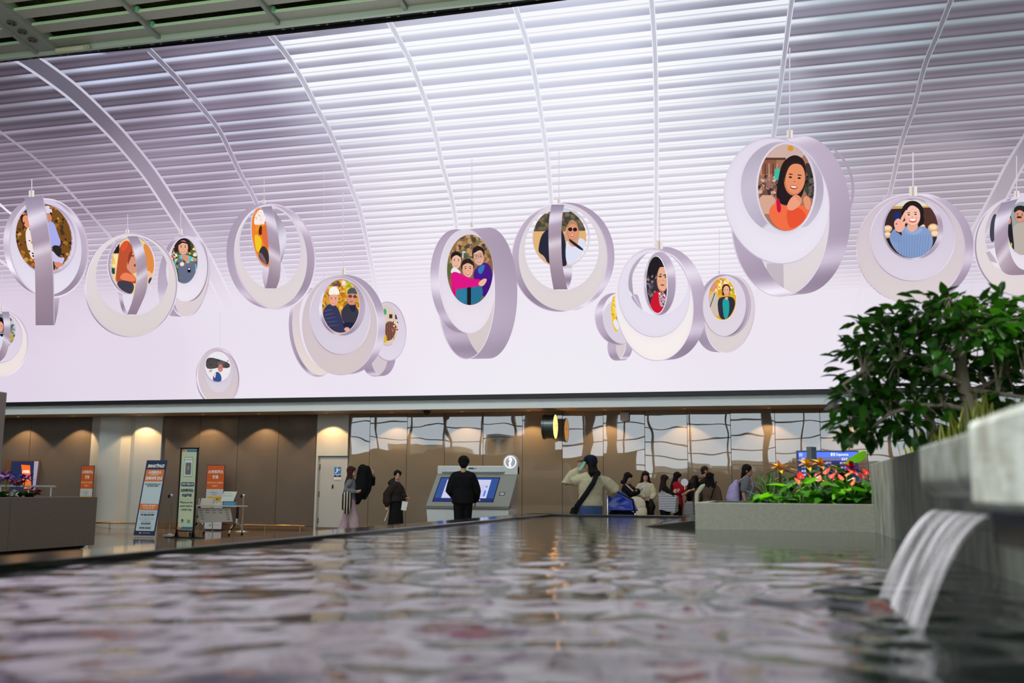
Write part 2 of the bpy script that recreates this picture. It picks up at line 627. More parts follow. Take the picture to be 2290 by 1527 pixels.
for k in range(22):
    x = -28.2 + 2.35 * k
    MB().lo_hi((x + .05, FY - .1, 3.55 if x < -10 else 2.3), (x + 2.3, FY - .09, 12)).build('pane', gl, win)
rear = MB().lo_hi((-45, FY - .3, 0), (-28.2, FY, 17)).lo_hi((-28.2, FY - .3, 12), (24, FY, 17)).build('wall_rear', mat('rear_slats', (74, 66, 56), .6), kind='structure')
gloam = mat('lit_shop_window', (255, 205, 130), .4, emit=1.1)
for i in range(9):
    for j in range(16):
        if rng.random() < .55:
            MB().box((-44 + i * 1.75 + rng.uniform(-.1, .1), FY + .02, .6 + j * .55), (.55, .02, .2)).build('lit_slot', gloam, rear)
MB().lo_hi((-45, FY, 12), (24, 4.2, 12.3)).build('ceiling_2', mat('rear_ceiling', (150, 150, 145), .6), kind='structure')
MB().lo_hi((-45.3, FY, 0), (-45, 26, 17)).build('wall_left', white_wall, kind='structure')
MB().lo_hi((24, FY, 0), (24.3, 26, 17)).build('wall_right', white_wall, kind='structure')
for x, r in ((-14.4, 1.0), (-11.2, .26), (-9.8, .2), (.1, .24), (9, .26)):
    MB().lathe([(r, 0), (r * .97, 12)], (x, FY + 1.1, 0), 24).build('column', mat('column_grey', (96, 92, 84), .4), smooth=True, kind='structure')
for k, (x, w, h) in enumerate(((-26, 5, 4.5), (-19, 4, 5.2), (-6, 4, 3.3), (-1.2, 5, 3.1), (5, 6, 3.5), (13, 5, 3.2), (19, 4, 3.5))):
    bl = MB().lo_hi((x - w / 2, FY - 14, 0), (x + w / 2, FY - 9, h)).build('far_building', mat('far_block_%d' % (k % 3), [(176, 166, 142), (150, 160, 150), (186, 176, 156)][k % 3], .6), kind='structure')
    for q in range(int(w / .9)):
        MB().box((x - w / 2 + .5 + q * .9, FY - 8.98, h - .8), (.5, .03, .7)).build('window', mat('far_window', (60, 70, 76), .2), bl)

# lit gate letters on the rear wall, which the brown panels mirror
for tx, px_, py_, sz in (('2C', 430, 979, 1.5), ('J', 507, 942, 1.9)):
    q = on_y(px_, py_, 64)
    me = text_mesh(tx, sz, None, .01)
    me.materials.append(mat('gate_letter_amber', (255, 196, 128), .4, emit=2.6))
    o = obj_of('gate_sign_letters', me, rear, (q.x, FY + .12, q.z), (0, 0, math.pi))
# ------------------------------------------------------------------ the video wall: a flat LED screen and the picture it shows
led = bpy.data.materials.new('led_picture')
led.use_nodes = True
n_ = led.node_tree
n_.nodes.clear()
lo_ = n_.nodes.new('ShaderNodeOutputMaterial')
le_ = n_.nodes.new('ShaderNodeEmission')
la_ = n_.nodes.new('ShaderNodeVertexColor')
la_.layer_name = 'Col'
n_.links.new(la_.outputs['Color'], le_.inputs['Color'])
n_.links.new(le_.outputs[0], lo_.inputs['Surface'])
LIN = np.array([((v / 255) / 12.92 if v / 255 <= .04045 else ((v / 255 + .055) / 1.055) ** 2.4) for v in range(256)])


def scr(x, y, layer=0):
    p = on_y(x, y, SCR_Y)
    return (p[0], SCR_Y - .004 * layer, p[2])


class Paint:
    """flat coloured polygons on the screen; coordinates through a crop frame (ox, oy, scale)"""
    T = (0, 0, 1)

    def __init__(s):
        s.v, s.f, s.c = [], [], []

    def put(s, pts, cols, faces, layer):
        ox, oy, k = s.T
        o = len(s.v)
        for (x, y) in pts:
            s.v.append(scr(ox + x / k, oy + y / k, layer))
        s.c += [tuple(max(0, min(255, q)) for q in c) for c in cols]
        s.f += [tuple(o + i for i in f) for f in faces]

    def poly(s, pts, col, layer, clip=None):
        if clip:
            pts = clip_poly(pts, clip)
        if len(pts) < 3:
            return
        s.put(pts, [col] * len(pts), [tuple(range(len(pts)))], layer)

    def smooth(s, pts, col, layer, clip=None, it=2):
        for _ in range(it):
            q = []
            for i in range(len(pts)):
                a, b = pts[i], pts[(i + 1) % len(pts)]
                q += [(.75 * a[0] + .25 * b[0], .75 * a[1] + .25 * b[1]), (.25 * a[0] + .75 * b[0], .25 * a[1] + .75 * b[1])]
            pts = q
        s.poly(pts, col, layer, clip)

    def disc(s, E, col, layer, clip=None, n=40):
        s.poly(ell_pts(E, n), col, layer, clip)

    def strip(s, A, B, cf, layer, n=72, m=3, t0=0, t1=360):
        """ruled band between ellipse A and B, coloured by cf(theta, t)"""
        pts, cols, fs = [], [], []
        for i in range(n + 1):
            th = math.radians(t0 + (t1 - t0) * i / n)
            a, b = ell_at(A, th), ell_at(B, th)
            for j in range(m + 1):
                t = j / m
                pts.append((a[0] + (b[0] - a[0]) * t, a[1] + (b[1] - a[1]) * t))
                cols.append(cf(math.degrees(th) % 360, t))
        for i in range(n):
            for j in range(m):
                a = i * (m + 1) + j
                fs.append((a, a + 1, a + m + 2, a + m + 1))
        s.put(pts, cols, fs, layer)

    def band(s, L, Rr, cf, layer, it=2, m=2):
        """ribbon between two edge lines, coloured along its length"""
        def dens(p):
            q = [p[0]]
            for i in range(len(p) - 1):
                for k in range(1, 9):
                    t = k / 8
                    p0 = p[max(0, i - 1)]
                    p1, p2 = p[i], p[i + 1]
                    p3 = p[min(len(p) - 1, i + 2)]
                    q.append(tuple(.5 * (2 * p1[d] + (p2[d] - p0[d]) * t + (2 * p0[d] - 5 * p1[d] + 4 * p2[d] - p3[d]) * t * t +
                                         (3 * p1[d] - p0[d] - 3 * p2[d] + p3[d]) * t ** 3) for d in (0, 1)))
            return q
        L, Rr = dens(L), dens(Rr)
        n = min(len(L), len(Rr))
        pts, cols, fs = [], [], []
        for i in range(n):
            for j in range(m + 1):
                t = j / m
                pts.append((L[i][0] + (Rr[i][0] - L[i][0]) * t, L[i][1] + (Rr[i][1] - L[i][1]) * t))
                cols.append(cf(i / (n - 1), t))
        for i in range(n - 1):
            for j in range(m):
                a = i * (m + 1) + j
                fs.append((a, a + 1, a + m + 2, a + m + 1))
        s.put(pts, cols, fs, layer)

    def build(s, name, parent, label=None):
        me = bpy.data.meshes.new(name)
        me.from_pydata(s.v, [], s.f)
        a = me.color_attributes.new('Col', 'FLOAT_COLOR', 'POINT')
        c = np.ones((len(s.v), 4), np.float32)
        rgb = np.array(s.c)
        i0 = np.floor(rgb).astype(int)
        i1 = np.minimum(i0 + 1, 255)
        c[:, :3] = LIN[i0] + (LIN[i1] - LIN[i0]) * (rgb - i0)
        a.data.foreach_set('color', c.ravel())
        me.materials.append(led)
        return obj_of(name, me, parent, label=label)


def ell_at(E, th):
    cx, cy, a, b, r = E
    r = math.radians(r)
    x, y = a * math.cos(th), b * math.sin(th)
    return (cx + x * math.cos(r) - y * math.sin(r), cy + x * math.sin(r) + y * math.cos(r))


def ell_pts(E, n=40):
    return [ell_at(E, 2 * math.pi * i / n) for i in range(n)]


def clip_poly(sub, E):
    cl = ell_pts(E, 36)
    out = list(sub)
    for i in range(len(cl)):
        a, b = cl[i], cl[(i + 1) % len(cl)]
        inp, out = out, []
        if not inp:
            return []
        side = lambda p: (b[0] - a[0]) * (p[1] - a[1]) - (b[1] - a[1]) * (p[0] - a[0])
        p0 = inp[-1]
        s0 = side(p0)
        for p in inp:
            s1 = side(p)
            if (s1 >= 0) != (s0 >= 0):
                t = s0 / (s0 - s1)
                out.append((p0[0] + (p[0] - p0[0]) * t, p0[1] + (p[1] - p0[1]) * t))
            if s1 >= 0:
                out.append(p)
            p0, s0 = p, s1
    return out


def mix(a, b, t):
    t = max(0, min(1, t))
    return tuple(a[i] + (b[i] - a[i]) * t for i in range(3))


def grad(stops, t):
    for (t0, c0), (t1, c1) in zip(stops[:-1], stops[1:]):
        if t <= t1:
            return mix(c0, c1, (t - t0) / max(1e-6, t1 - t0))
    return stops[-1][1]


video = empty('video_wall', (0, SCR_Y, 8), 'huge wall-wide LED screen showing ring pendants with round portraits under a white louvred vault', 'screen')
video_inv = Matrix.Translation((0, -SCR_Y, -8))


def vp(o):
    o.matrix_parent_inverse = video_inv
    return o


x0s, x1s = scr(-260, 900)[0], scr(2900, 860)[0]
vp(MB().lo_hi((x0s, SCR_Y + .003, 3.46), (x1s, SCR_Y + .25, 13.95)).build('screen_cabinet', black_mat, video))
vp(MB().lo_hi((x0s, SCR_Y - .16, 3.375), (x1s, SCR_Y + .2, 3.478)).build('screen_bezel', mat('bezel_black', (16, 18, 20), .45), video, label='black lower bezel of the screen'))
ztop = 13.84


def top_y(x):
    return 137.7 - .0835 * x - .0000195 * x * x if x < 1300 else -.0 - .134 * (x - 1270)


# colours of the picture's vault
DARK = [(0, 170, (68, 60, 72)), (100, 220, (80, 72, 84)), (300, 190, (92, 84, 98)), (520, 160, (118, 110, 128)), (620, 120, (135, 130, 150)),
        (500, 260, (128, 116, 136)), (700, 150, (166, 164, 184)), (800, 230, (182, 180, 200)), (1000, 120, (196, 198, 216)), (1000, 280, (208, 206, 224)),
        (1300, 100, (200, 204, 224)), (1300, 280, (214, 214, 230)), (1560, 120, (176, 178, 198)), (1600, 280, (196, 194, 212)), (1700, 60, (140, 140, 158)),
        (1740, 200, (170, 168, 185)), (1850, 120, (122, 118, 132)), (1950, 220, (126, 120, 132)), (2100, 100, (104, 99, 110)), (2250, 60, (98, 94, 104)), (2250, 250, (128, 120, 132)),
        (2150, 380, (160, 150, 162)), (0, 420, (118, 104, 120)), (200, 430, (134, 118, 136)), (430, 400, (148, 134, 154)), (60, 560, (178, 162, 182)), (250, 560, (186, 172, 190)),
        (600, 450, (172, 160, 180)), (900, 440, (206, 198, 214)), (1200, 440, (216, 210, 224)), (1500, 440, (214, 208, 222)), (700, 560, (205, 194, 212)), (1000, 580, (226, 218, 230)),
        (1500, 580, (228, 220, 232)), (1900, 520, (196, 186, 200)), (2200, 560, (200, 190, 204)), (400, 600, (206, 192, 210)), (100, 680, (214, 200, 218)),
        (600, 680, (228, 218, 232)), (1100, 690, (236, 228, 238)), (1800, 690, (230, 222, 234)), (2290, 650, (222, 212, 226))]
LIPC = [(0, 190, (128, 122, 136)), (100, 160, (176, 178, 200)), (250, 150, (205, 212, 240)), (560, 110, (225, 232, 252)), (300, 300, (176, 168, 190)), (500, 260, (202, 202, 222)), (700, 130, (248, 250, 255)), (1000, 150, (250, 252, 255)), (1400, 150, (252, 252, 255)),
        (1720, 80, (236, 240, 250)), (1780, 200, (205, 212, 224)), (1950, 40, (178, 192, 204)), (2200, 80, (150, 158, 168)), (2150, 250, (168, 166, 178)), (100, 330, (150, 140, 158)), (200, 440, (186, 170, 190)), (450, 420, (206, 192, 212)),
        (700, 420, (228, 222, 236)), (1000, 420, (246, 244, 252)), (1500, 430, (248, 246, 252)), (2100, 420, (206, 196, 208)), (150, 600, (226, 214, 230)), (700, 640, (240, 232, 244)), (1200, 640, (246, 240, 248)), (2100, 640, (232, 224, 236))]
BACK = [(0, 560, (212, 198, 216)), (0, 700, (222, 208, 226)), (0, 880, (224, 212, 230)), (250, 800, (228, 216, 233)), (250, 890, (228, 217, 232)), (600, 700, (234, 225, 239)), (600, 880, (236, 228, 241)), (1000, 700, (239, 232, 243)),
        (1200, 860, (240, 236, 244)), (1700, 700, (237, 230, 241)), (1800, 860, (236, 230, 242)), (2290, 700, (226, 218, 232)), (2290, 870, (226, 220, 232))]


def field(tab):
    P = np.array([(a, b * 1.6) for a, b, c in tab], float)
    Cc = np.array([c for a, b, c in tab], float)

    def f(x, y):
        d = ((P[:, 0] - x) ** 2 + (P[:, 1] - y * 1.6) ** 2) / 1e4
        w = 1 / (d + .15) ** 2.2
        return tuple((w[:, None] * Cc).sum(0) / w.sum())
    return f


f_dark, f_lip, f_back = field(DARK), field(LIPC), field(BACK)
pb_ = Paint()
nx, ny = 40, 24
pts, cols = [], []
for j in range(ny + 1):
    for i in range(nx + 1):
        x = -230 + (2600 + 230) * i / nx
        yb = 904.6 - .0172 * x
        yt = top_y(x)
        y = yt + (yb - yt) * j / ny
        pts.append((x, y))
        cols.append(f_back(x, max(y, 540)))
pb_.put(pts, cols, [(j * (nx + 1) + i, j * (nx + 1) + i + 1, (j + 1) * (nx + 1) + i + 1, (j + 1) * (nx + 1) + i) for j in range(ny) for i in range(nx)], 0)
vp(pb_.build('picture_ground', video))

# rib lines of the vault: (points, width, kind)
RIBS = [
    [(-60, 250), (0, 294), (79, 354), (131, 403), (183, 458), (236, 517), (257, 543), (334, 640), (356, 668), (400, 722), (458, 789)],
    [(92, 133), (157, 178), (196, 212), (257, 272), (296, 314), (348, 377), (395, 450), (435, 515), (468, 577), (518, 665), (577, 783)],
    [(334, 112), (388, 167), (419, 203), (456, 247), (494, 298), (538, 389), (574, 455), (630, 603), (650, 695)],
    [(605, 78), (644, 127), (682, 189), (712, 248), (736, 292), (762, 351), (780, 404), (804, 468), (824, 556), (836, 618), (852, 700)],
    [(870, 48), (895, 94), (918, 138), (942, 200), (960, 250), (974, 301), (989, 368), (1010, 442), (1022, 515), (1032, 600), (1040, 700)],
    [(1148, 0), (1154, 20), (1179, 97), (1197, 177), (1212, 271), (1224, 354), (1232, 442), (1240, 560), (1246, 700)],
    [(1454, -40), (1457, 0), (1464, 97), (1467, 206), (1468, 324), (1467, 448), (1465, 560), (1462, 700)],
    [(1785, -60), (1771, 0), (1759, 88), (1747, 177), (1731, 295), (1716, 420), (1704, 560), (1690, 700)],
    [(2160, -90), (2127, 0), (2098, 74), (2068, 147), (2045, 236), (2015, 324), (1989, 436), (1978, 453), (1931, 622), (1908, 700)],
    [(2420, 60), (2330, 210), (2290, 290), (2245, 365), (2207, 445), (2173, 510), (2120, 610), (2060, 720)],
]
LEFTEDGE = [(-300, -200), (-300, 900)]


def rib_x(pts, y):
    for (xa, ya), (xb, yb) in zip(pts[:-1], pts[1:]):
        if y <= yb:
            return xa + (xb - xa) * (y - ya) / (yb - ya)
    (xa, ya), (xb, yb) = pts[-2], pts[-1]
    return xa + (xb - xa) * (y - ya) / (yb - ya)


G = [-142, -104, -70, -34, 9, 44, 81, 117, 154, 185, 210, 235, 260, 284, 306, 328, 348, 368, 387, 405, 422, 438, 454, 469, 483, 497, 510, 523, 536, 548, 560, 571, 582, 593, 603, 613, 622, 631, 640, 648, 656, 664]
row_y = lambda g, x: 1009 - (1009 - g) * (x + 7200) / 8660.0
edges = [LEFTEDGE] + RIBS + [[(2700, -300), (2700, 900)]]
vault = Paint()
for bi in range(len(edges) - 1):
    A, B = edges[bi], edges[bi + 1]
    bright = 4 <= bi <= 7
    for k in range(len(G) - 1):
        d0 = G[k] - G[k - 1] if k else G[1] - G[0]
        d1 = G[k + 1] - G[k]
        if bright:
            prof = [(0, 'bar'), (.25, 'bar'), (.27, 'lip2'), (.31, 'line'), (.36, 'lip'), (.47, 'lip'), (.62, 'mid'), (.86, 'dark'), (.985, 'dark'), (1, 'bar')]
            off = -.33
        else:
            prof = [(0, 'shade'), (.10, 'shade'), (.17, 'lip'), (.30, 'lip'), (.46, 'mid'), (.66, 'dark'), (.84, 'vio'), (1, 'vio')]
            off = -.22
        g0, g1 = G[k] + off * d0, G[k + 1] + off * d1
        nX = 8
        pts, cols = [], []
        for i in range(nX + 1):
            u = i / nX
            for t, nm in prof:
                g = g0 + (g1 - g0) * t
                y = 300
                for _ in range(3):
                    xa, xb = rib_x(A, y), rib_x(B, y)
                    x = xa + (xb - xa) * u
                    y = row_y(g, x)
                xa, xb = rib_x(A, y), rib_x(B, y)
                x = xa + (xb - xa) * u
                d, l = f_dark(x, y), f_lip(x, y)
                c = {'bar': mix(l, (252, 252, 255), .5), 'line': mix(d, l, .45), 'lip2': mix(d, l, .8), 'lip': l, 'mid': mix(d, l, .32), 'dark': d,
                     'shade': mix(d, (70, 68, 88), .18), 'vio': mix(d, (205, 185, 212), .16)}[nm]
                fade = (y - 560) / 110
                if fade > 0:
                    c = mix(c, f_back(x, y), fade)
                yt = top_y(x)
                if y < yt:
                    c = d
                pts.append((x, max(y, yt)))
                cols.append(c)
        m = len(prof)
        fs = []
        for i in range(nX):
            for j in range(m - 1):
                q = (i * m + j, i * m + j + 1, (i + 1) * m + j + 1, (i + 1) * m + j)
                if all(pts[r][1] <= top_y(pts[r][0]) + .01 for r in q):
                    continue
                fs.append(q)
        if fs:
            vault.put(pts, cols, fs, 1)
vp(vault.build('picture_louvres', video, 'pictured white louvres of the vault'))


def rib_paint(pts, w0, w1, edge, body, name='picture_rib'):
    p = Paint()
    q = [pts[0]]
    for i in range(len(pts) - 1):
        for k in range(1, 7):
            t = k / 6
            p0 = pts[max(0, i - 1)]
            p1, p2 = pts[i], pts[i + 1]
            p3 = pts[min(len(pts) - 1, i + 2)]
            q.append(tuple(.5 * (2 * p1[d] + (p2[d] - p0[d]) * t + (2 * p0[d] - 5 * p1[d] + 4 * p2[d] - p3[d]) * t * t + (3 * p1[d] - p0[d] - 3 * p2[d] + p3[d]) * t ** 3) for d in (0, 1)))
    P, Cc = [], []
    n = len(q)
    for i, (x, y) in enumerate(q):
        a, b = q[max(0, i - 1)], q[min(n - 1, i + 1)]
        tx, ty = b[0] - a[0], b[1] - a[1]
        L = math.hypot(tx, ty) or 1
        nx_, ny_ = -ty / L, tx / L
        w = w0 + (w1 - w0) * i / (n - 1)
        e = max(.16, min(.3, 2.2 / max(w, .1)))
        fb = max(0, min(1, (y - 520) / 190))
        for t in (-.5, -.5 + e * .8, -.5 + e, .5 - e, .5 - e * .8, .5):
            xx, yy = x - nx_ * w * t, y - ny_ * w * t
            yy = max(yy, top_y(xx))
            P.append((xx, yy))
            bd = body(x, y)
            c = edge(x, y) if abs(t) > .5 - e * .9 else bd
            Cc.append(mix(c, f_back(x, max(y, 540)), fb))
    p.put(P, Cc, [(i * 6 + j, i * 6 + j + 1, i * 6 + j + 7, i * 6 + j + 6) for i in range(n - 1) for j in range(5)], 2)
    return vp(p.build(name, video))


for k, r in enumerate(RIBS):
    ed = lambda x, y: mix(mix(f_dark(x, y), f_lip(x, y), .85), (255, 250, 255), .12)
    bd = lambda x, y: mix(f_dark(x, y), f_lip(x, y), .28)
    if k == 1:
        pts = [(14, 104), (68, 136), (136, 184), (182, 222), (244, 282), (286, 328), (336, 390), (380, 456), (418, 514), (452, 566), (474, 607), (511, 680), (571, 786)]
        rib_paint(pts, 42, 30, lambda x, y: mix(f_lip(x, y), (255, 250, 255), .3), bd)
    elif k == 9:
        pts = [(2470, 30), (2380, 190), (2320, 290), (2268, 372), (2238, 430), (2200, 500), (2140, 600), (2080, 700)]
        rib_paint(pts, 44, 38, ed, bd)
    elif k == 0:
        rib_paint(r, 5, 6, ed, ed)
    else:
        rib_paint(r, 13, 10, ed, bd)
for pts in ([(-40, 425), (0, 457), (21, 475), (80, 520)], [(132, 686), (185, 724), (240, 766), (300, 806)], [(-20, 570), (15, 593), (80, 645), (132, 688)],
            [(-20, 666), (0, 679), (58, 715), (140, 765), (225, 812)], [(1190 / 3.817 + 5, 600 + 570 / 3.817), (340, 770), (380, 796)],
            [(690, 640), (668, 700)], [(2230, 640), (2160, 700), (2110, 745)]):
    rib_paint(pts, 6, 4, lambda x, y: (240, 232, 246), lambda x, y: (240, 232, 246))


# ------------------------------------------------------------------ pictured pendants
def metal(seed, dark=1.0):
    r = random.Random(seed)
    hi = sorted(r.uniform(0, 360) for _ in range(4))
    lows = [(60, 26), (130, 20)]

    def f(th, t):
        b = .54 + .10 * math.sin(math.radians(th * 2 + seed * 40))
        for h in hi:
            d = abs((th - h + 180) % 360 - 180)
            b += .42 * math.exp(-(d / 11) ** 2)
        for c, w in lows:
            d = abs((th - c + 180) % 360 - 180)
            b -= .24 * math.exp(-(d / w) ** 2)
        b -= .05 * t
        return mix(mix((132, 115, 138), (196, 181, 202), b * 1.5), (246, 240, 252), (b - .62) * 1.7)
    return f


def metal_v(stops):
    def f(t, s):
        return mix(grad(stops, t), (150, 135, 155), .12 * s)
    return f


BANDV = metal_v([(0, (150, 138, 162)), (.12, (170, 158, 180)), (.2, (232, 224, 240)), (.26, (225, 215, 232)), (.32, (178, 162, 182)), (.46, (168, 148, 166)), (.54, (228, 216, 228)), (.6, (190, 172, 186)), (.8, (160, 140, 156)), (1, (142, 124, 142))])


class Pend(Paint):
    def hoop(s, Fr, Bk, seed, layer=4):
        s.strip(Fr, Bk, metal(seed), layer)
        rim = (Fr[0], Fr[1], Fr[2] + 4, Fr[3] + 4, Fr[4])
        rin = (Fr[0], Fr[1], Fr[2] - 6, Fr[3] - 6, Fr[4])
        s.strip(rim, rin, lambda th, t: mix((208, 188, 208), (240, 230, 244), .5 + .5 * math.cos(math.radians(th * 2 + seed * 50))), layer + .3, m=1)

    def cres(s, O, I, c0, c1, layer=3):
        """crescent plate, shaded top to bottom"""
        ymid, yr = O[1], O[3]
        ox, oy, k = s.T

        def cf(th, t):
            a, b = ell_at(O, math.radians(th)), ell_at(I, math.radians(th))
            y = a[1] + (b[1] - a[1]) * t
            e = 0 if 0 < t < 1 else .06
            return mix(mix(c0, c1, (y - ymid + yr) / (2 * yr)), (190, 170, 190), e)
        s.strip(O, I, cf, layer, m=3)

    def ring(s, E, w, c, layer, c2=None):
        E2 = (E[0], E[1], E[2] - w, E[3] - w, E[4])
        c2 = c2 or mix(c, (245, 238, 248), .5)
        s.strip(E, E2, lambda th, t: mix(c, c2, .5 + .5 * math.sin(math.radians(th * 2.0 + 30))), layer, m=1)

    def hang(s, x, y0, y1, w, layer=2.5):
        """wire from the vault and the clasp on top"""
        s.poly([(x - w * .09, y0), (x + w * .09, y0), (x + w * .09, y1), (x - w * .09, y1)], (214, 204, 218), layer)
        s.poly([(x - w * .5, y1 - w * .2), (x - w * .12, y1 - w * .2), (x - w * .12, y1 + w), (x - w * .5, y1 + w)], (226, 216, 208), layer + 3)
        s.poly([(x - w * .12, y1 - w * .1), (x + w * .12, y1 - w * .1), (x + w * .12, y1 + w), (x - w * .12, y1 + w)], (188, 178, 178), layer + 3)
        s.poly([(x + w * .12, y1 - w * .2), (x + w * .5, y1 - w * .2), (x + w * .5, y1 + w), (x + w * .12, y1 + w)], (236, 228, 222), layer + 3)


class Photo(Paint):
    def __init__(s, E, bg, layer=5, seed=1):
        super().__init__()
        s.E, s.L, s.r = E, layer, random.Random(seed)
        s.disc(E, bg, layer, n=60)
        s.k = 0

    def nx(s):
        s.k += 1
        return s.L + .02 * s.k

    def p(s, pts, c, it=2):
        s.smooth(pts, c, s.nx(), s.E, it) if it else s.poly(pts, c, s.nx(), s.E)

    def e(s, cx, cy, a, b, c, r=0):
        s.poly(ell_pts((cx, cy, a, b, r), 24), c, s.nx(), s.E)

    def r_(s, x0, y0, x1, y1, c):
        s.poly([(x0, y0), (x1, y0), (x1, y1), (x0, y1)], c, s.nx(), s.E)

    def specks(s, n, box, pal, size):
        l = s.nx()
        for _ in range(n):
            x, y = s.r.uniform(box[0], box[2]), s.r.uniform(box[1], box[3])
            a = size * s.r.uniform(.5, 1.3)
            s.poly(ell_pts((x, y, a, a * s.r.uniform(.5, 1), s.r.uniform(0, 180)), 7), s.r.choice(pal), l, s.E)
            l += .0005

    def face(s, cx, cy, w, h, skin=(228, 168, 138), rot=0, smile=True, brow=(60, 45, 40), eyes=True, turn=0):
        sh = mix(skin, (120, 50, 40), .22)
        s.e(cx, cy, w, h, sh, rot)
        s.e(cx + w * .06 * (1 if turn <= 0 else -1), cy - h * .04, w * .9, h * .93, skin, rot)
        c, q = math.cos(math.radians(rot)), math.sin(math.radians(rot))

        def at_(u, v):
            return cx + u * w * c - v * h * q, cy + u * w * q + v * h * c
        t = turn * .25
        for sgn in (-1, 1):
            x, y = at_(sgn * .42 + t, -.08)
            if eyes:
                s.e(x, y, w * .16, h * .055, (50, 32, 30), rot)
            x, y = at_(sgn * .42 + t, -.26)
            s.e(x, y, w * .22, h * .035, brow, rot)
            x, y = at_(sgn * .5 + t, .25)
            s.e(x, y, w * .2, h * .14, mix(skin, (240, 120, 100), .25), rot)
        x, y = at_(t * 1.4, .16)
        s.e(x, y, w * .13, h * .07, sh, rot)
        x, y = at_(t, .5)
        s.e(x, y, w * .36, h * .12 if smile else h * .06, (186, 70, 70), rot)
        if smile:
            s.e(x, y - h * .02, w * .28, h * .055, (250, 240, 236), rot)
# ---- the sixteen pendants, each traced in its own crop frame of the screen's picture
CREAM, CREAM2 = (224, 214, 214), (216, 202, 203)
LAV, LAV2 = (232, 226, 240), (224, 214, 228)
MAUVE = (178, 160, 180)


def finish(pd, ph, label, plabel):
    a = vp(pd.build('picture_pendant', video, label))
    if ph:
        b = ph.build('portrait', a, plabel)
        b.matrix_parent_inverse = Matrix.Identity(4)
    return a


def start(T, E=None, bg=None, layer=5, seed=1):
    pd = Pend()
    pd.T = T
    ph = None
    if E:
        ph = Photo.__new__(Photo)
        ph.T = T
        Photo.__init__(ph, E, bg, layer, seed)
        ph.T = T
    return pd, ph


# 1: far left, edge-on hoop in front
Photo.T = Pend.T = (0, 400, 3.3208)
T = (0, 400, 3.3208)
E1 = (328, 437, 205, 255, -12)
pd, ph = start(T, E1, (120, 78, 34), 5, 3)
pd.hang(238, 0, 95, 40)
pd.cres((365, 515, 285, 362, -10), (335, 445, 205, 255, -12), (214, 202, 224), LAV)
pd.hoop((365, 515, 290, 368, -10), (318, 502, 288, 366, -10), 11)
pd.ring((350, 450, 222, 262, -12), 18, (176, 160, 186), 3.5)
ph.specks(260, (100, 170, 560, 700), [(190, 110, 40), (90, 60, 30), (210, 150, 70), (70, 50, 40), (60, 30, 50), (140, 120, 40), (110, 90, 30)], 14)
ph.e(180, 240, 42, 50, (28, 60, 140), 10)
ph.p([(140, 270), (200, 250), (240, 300), (225, 380), (180, 360)], (60, 40, 36))
ph.e(205, 320, 30, 52, (232, 150, 110), -20)
ph.p([(190, 370), (250, 350), (300, 450), (290, 640), (240, 600), (200, 500)], (240, 226, 222))
ph.e(352, 250, 38, 50, (222, 214, 230), 10)
ph.e(360, 295, 28, 40, (206, 140, 110), 0)
ph.p([(340, 330), (400, 310), (430, 400), (465, 490), (400, 520), (360, 480)], (170, 172, 236))
ph.p([(380, 490), (465, 500), (455, 580), (420, 580)], (40, 40, 42))
ph.p([(385, 520), (440, 590), (490, 580), (460, 650), (410, 620), (380, 600)], (205, 196, 232))
ph.e(440, 640, 34, 20, (220, 140, 120), 20)
ph.p([(395, 620), (420, 650), (400, 690), (390, 690)], (40, 40, 44))
pd.band([(185, 140), (215, 300), (240, 450), (260, 600), (268, 800), (270, 1088)], [(322, 130), (342, 250), (366, 400), (386, 560), (399, 740), (407, 1088)], BANDV, 8)
pd.band([(322, 130), (342, 250), (366, 400), (386, 560), (399, 740), (405, 1088)], [(328, 136), (350, 250), (374, 400), (393, 560), (406, 740), (411, 1080)], lambda t, s: (198, 184, 204), 8.2)
pd.band([(398, 890), (402, 960), (407, 1088)], [(446, 882), (436, 980), (414, 1082)], lambda t, s: mix((196, 180, 198), (140, 124, 144), t), 7.8)
finish(pd, ph, 'pendant with an edge-on metal hoop before the portrait of a couple', 'portrait of two people in caps among autumn leaves')

# 13: cut by the left edge
E1 = (15, 1130, 104, 128, 0)
pd, ph = start(T, E1, (120, 130, 150), 5, 4)
pd.hang(16, 700, 955, 26)
pd.cres((12, 1222, 196, 240, 0), (-4, 1175, 172, 192, 0), (236, 226, 230), (240, 226, 222))
pd.hoop((12, 1222, 200, 244, 0), (4, 1222, 200, 244, 0), 5)
pd.ring((-4, 1175, 174, 194, 0), 7, (196, 178, 196), 3.6)
ph.specks(50, (70, 1010, 130, 1240), [(60, 90, 110), (200, 170, 60), (70, 110, 60), (190, 200, 220)], 14)
ph.e(5, 1085, 34, 58, (30, 24, 26))
ph.face(6, 1100, 24, 40, (230, 165, 140))
ph.p([(-40, 1150), (30, 1140), (60, 1250), (-40, 1260)], (216, 220, 236))
ph.p([(-6, 1150), (34, 1150), (20, 1180)], (40, 34, 40))
pd.band([(20, 988), (34, 1080), (32, 1170), (14, 1260), (-20, 1330)], [(72, 988), (84, 1080), (78, 1200), (48, 1310), (0, 1362)], BANDV, 8)
finish(pd, ph, 'pendant cut off by the left edge of the frame', 'portrait of a smiling person in white')

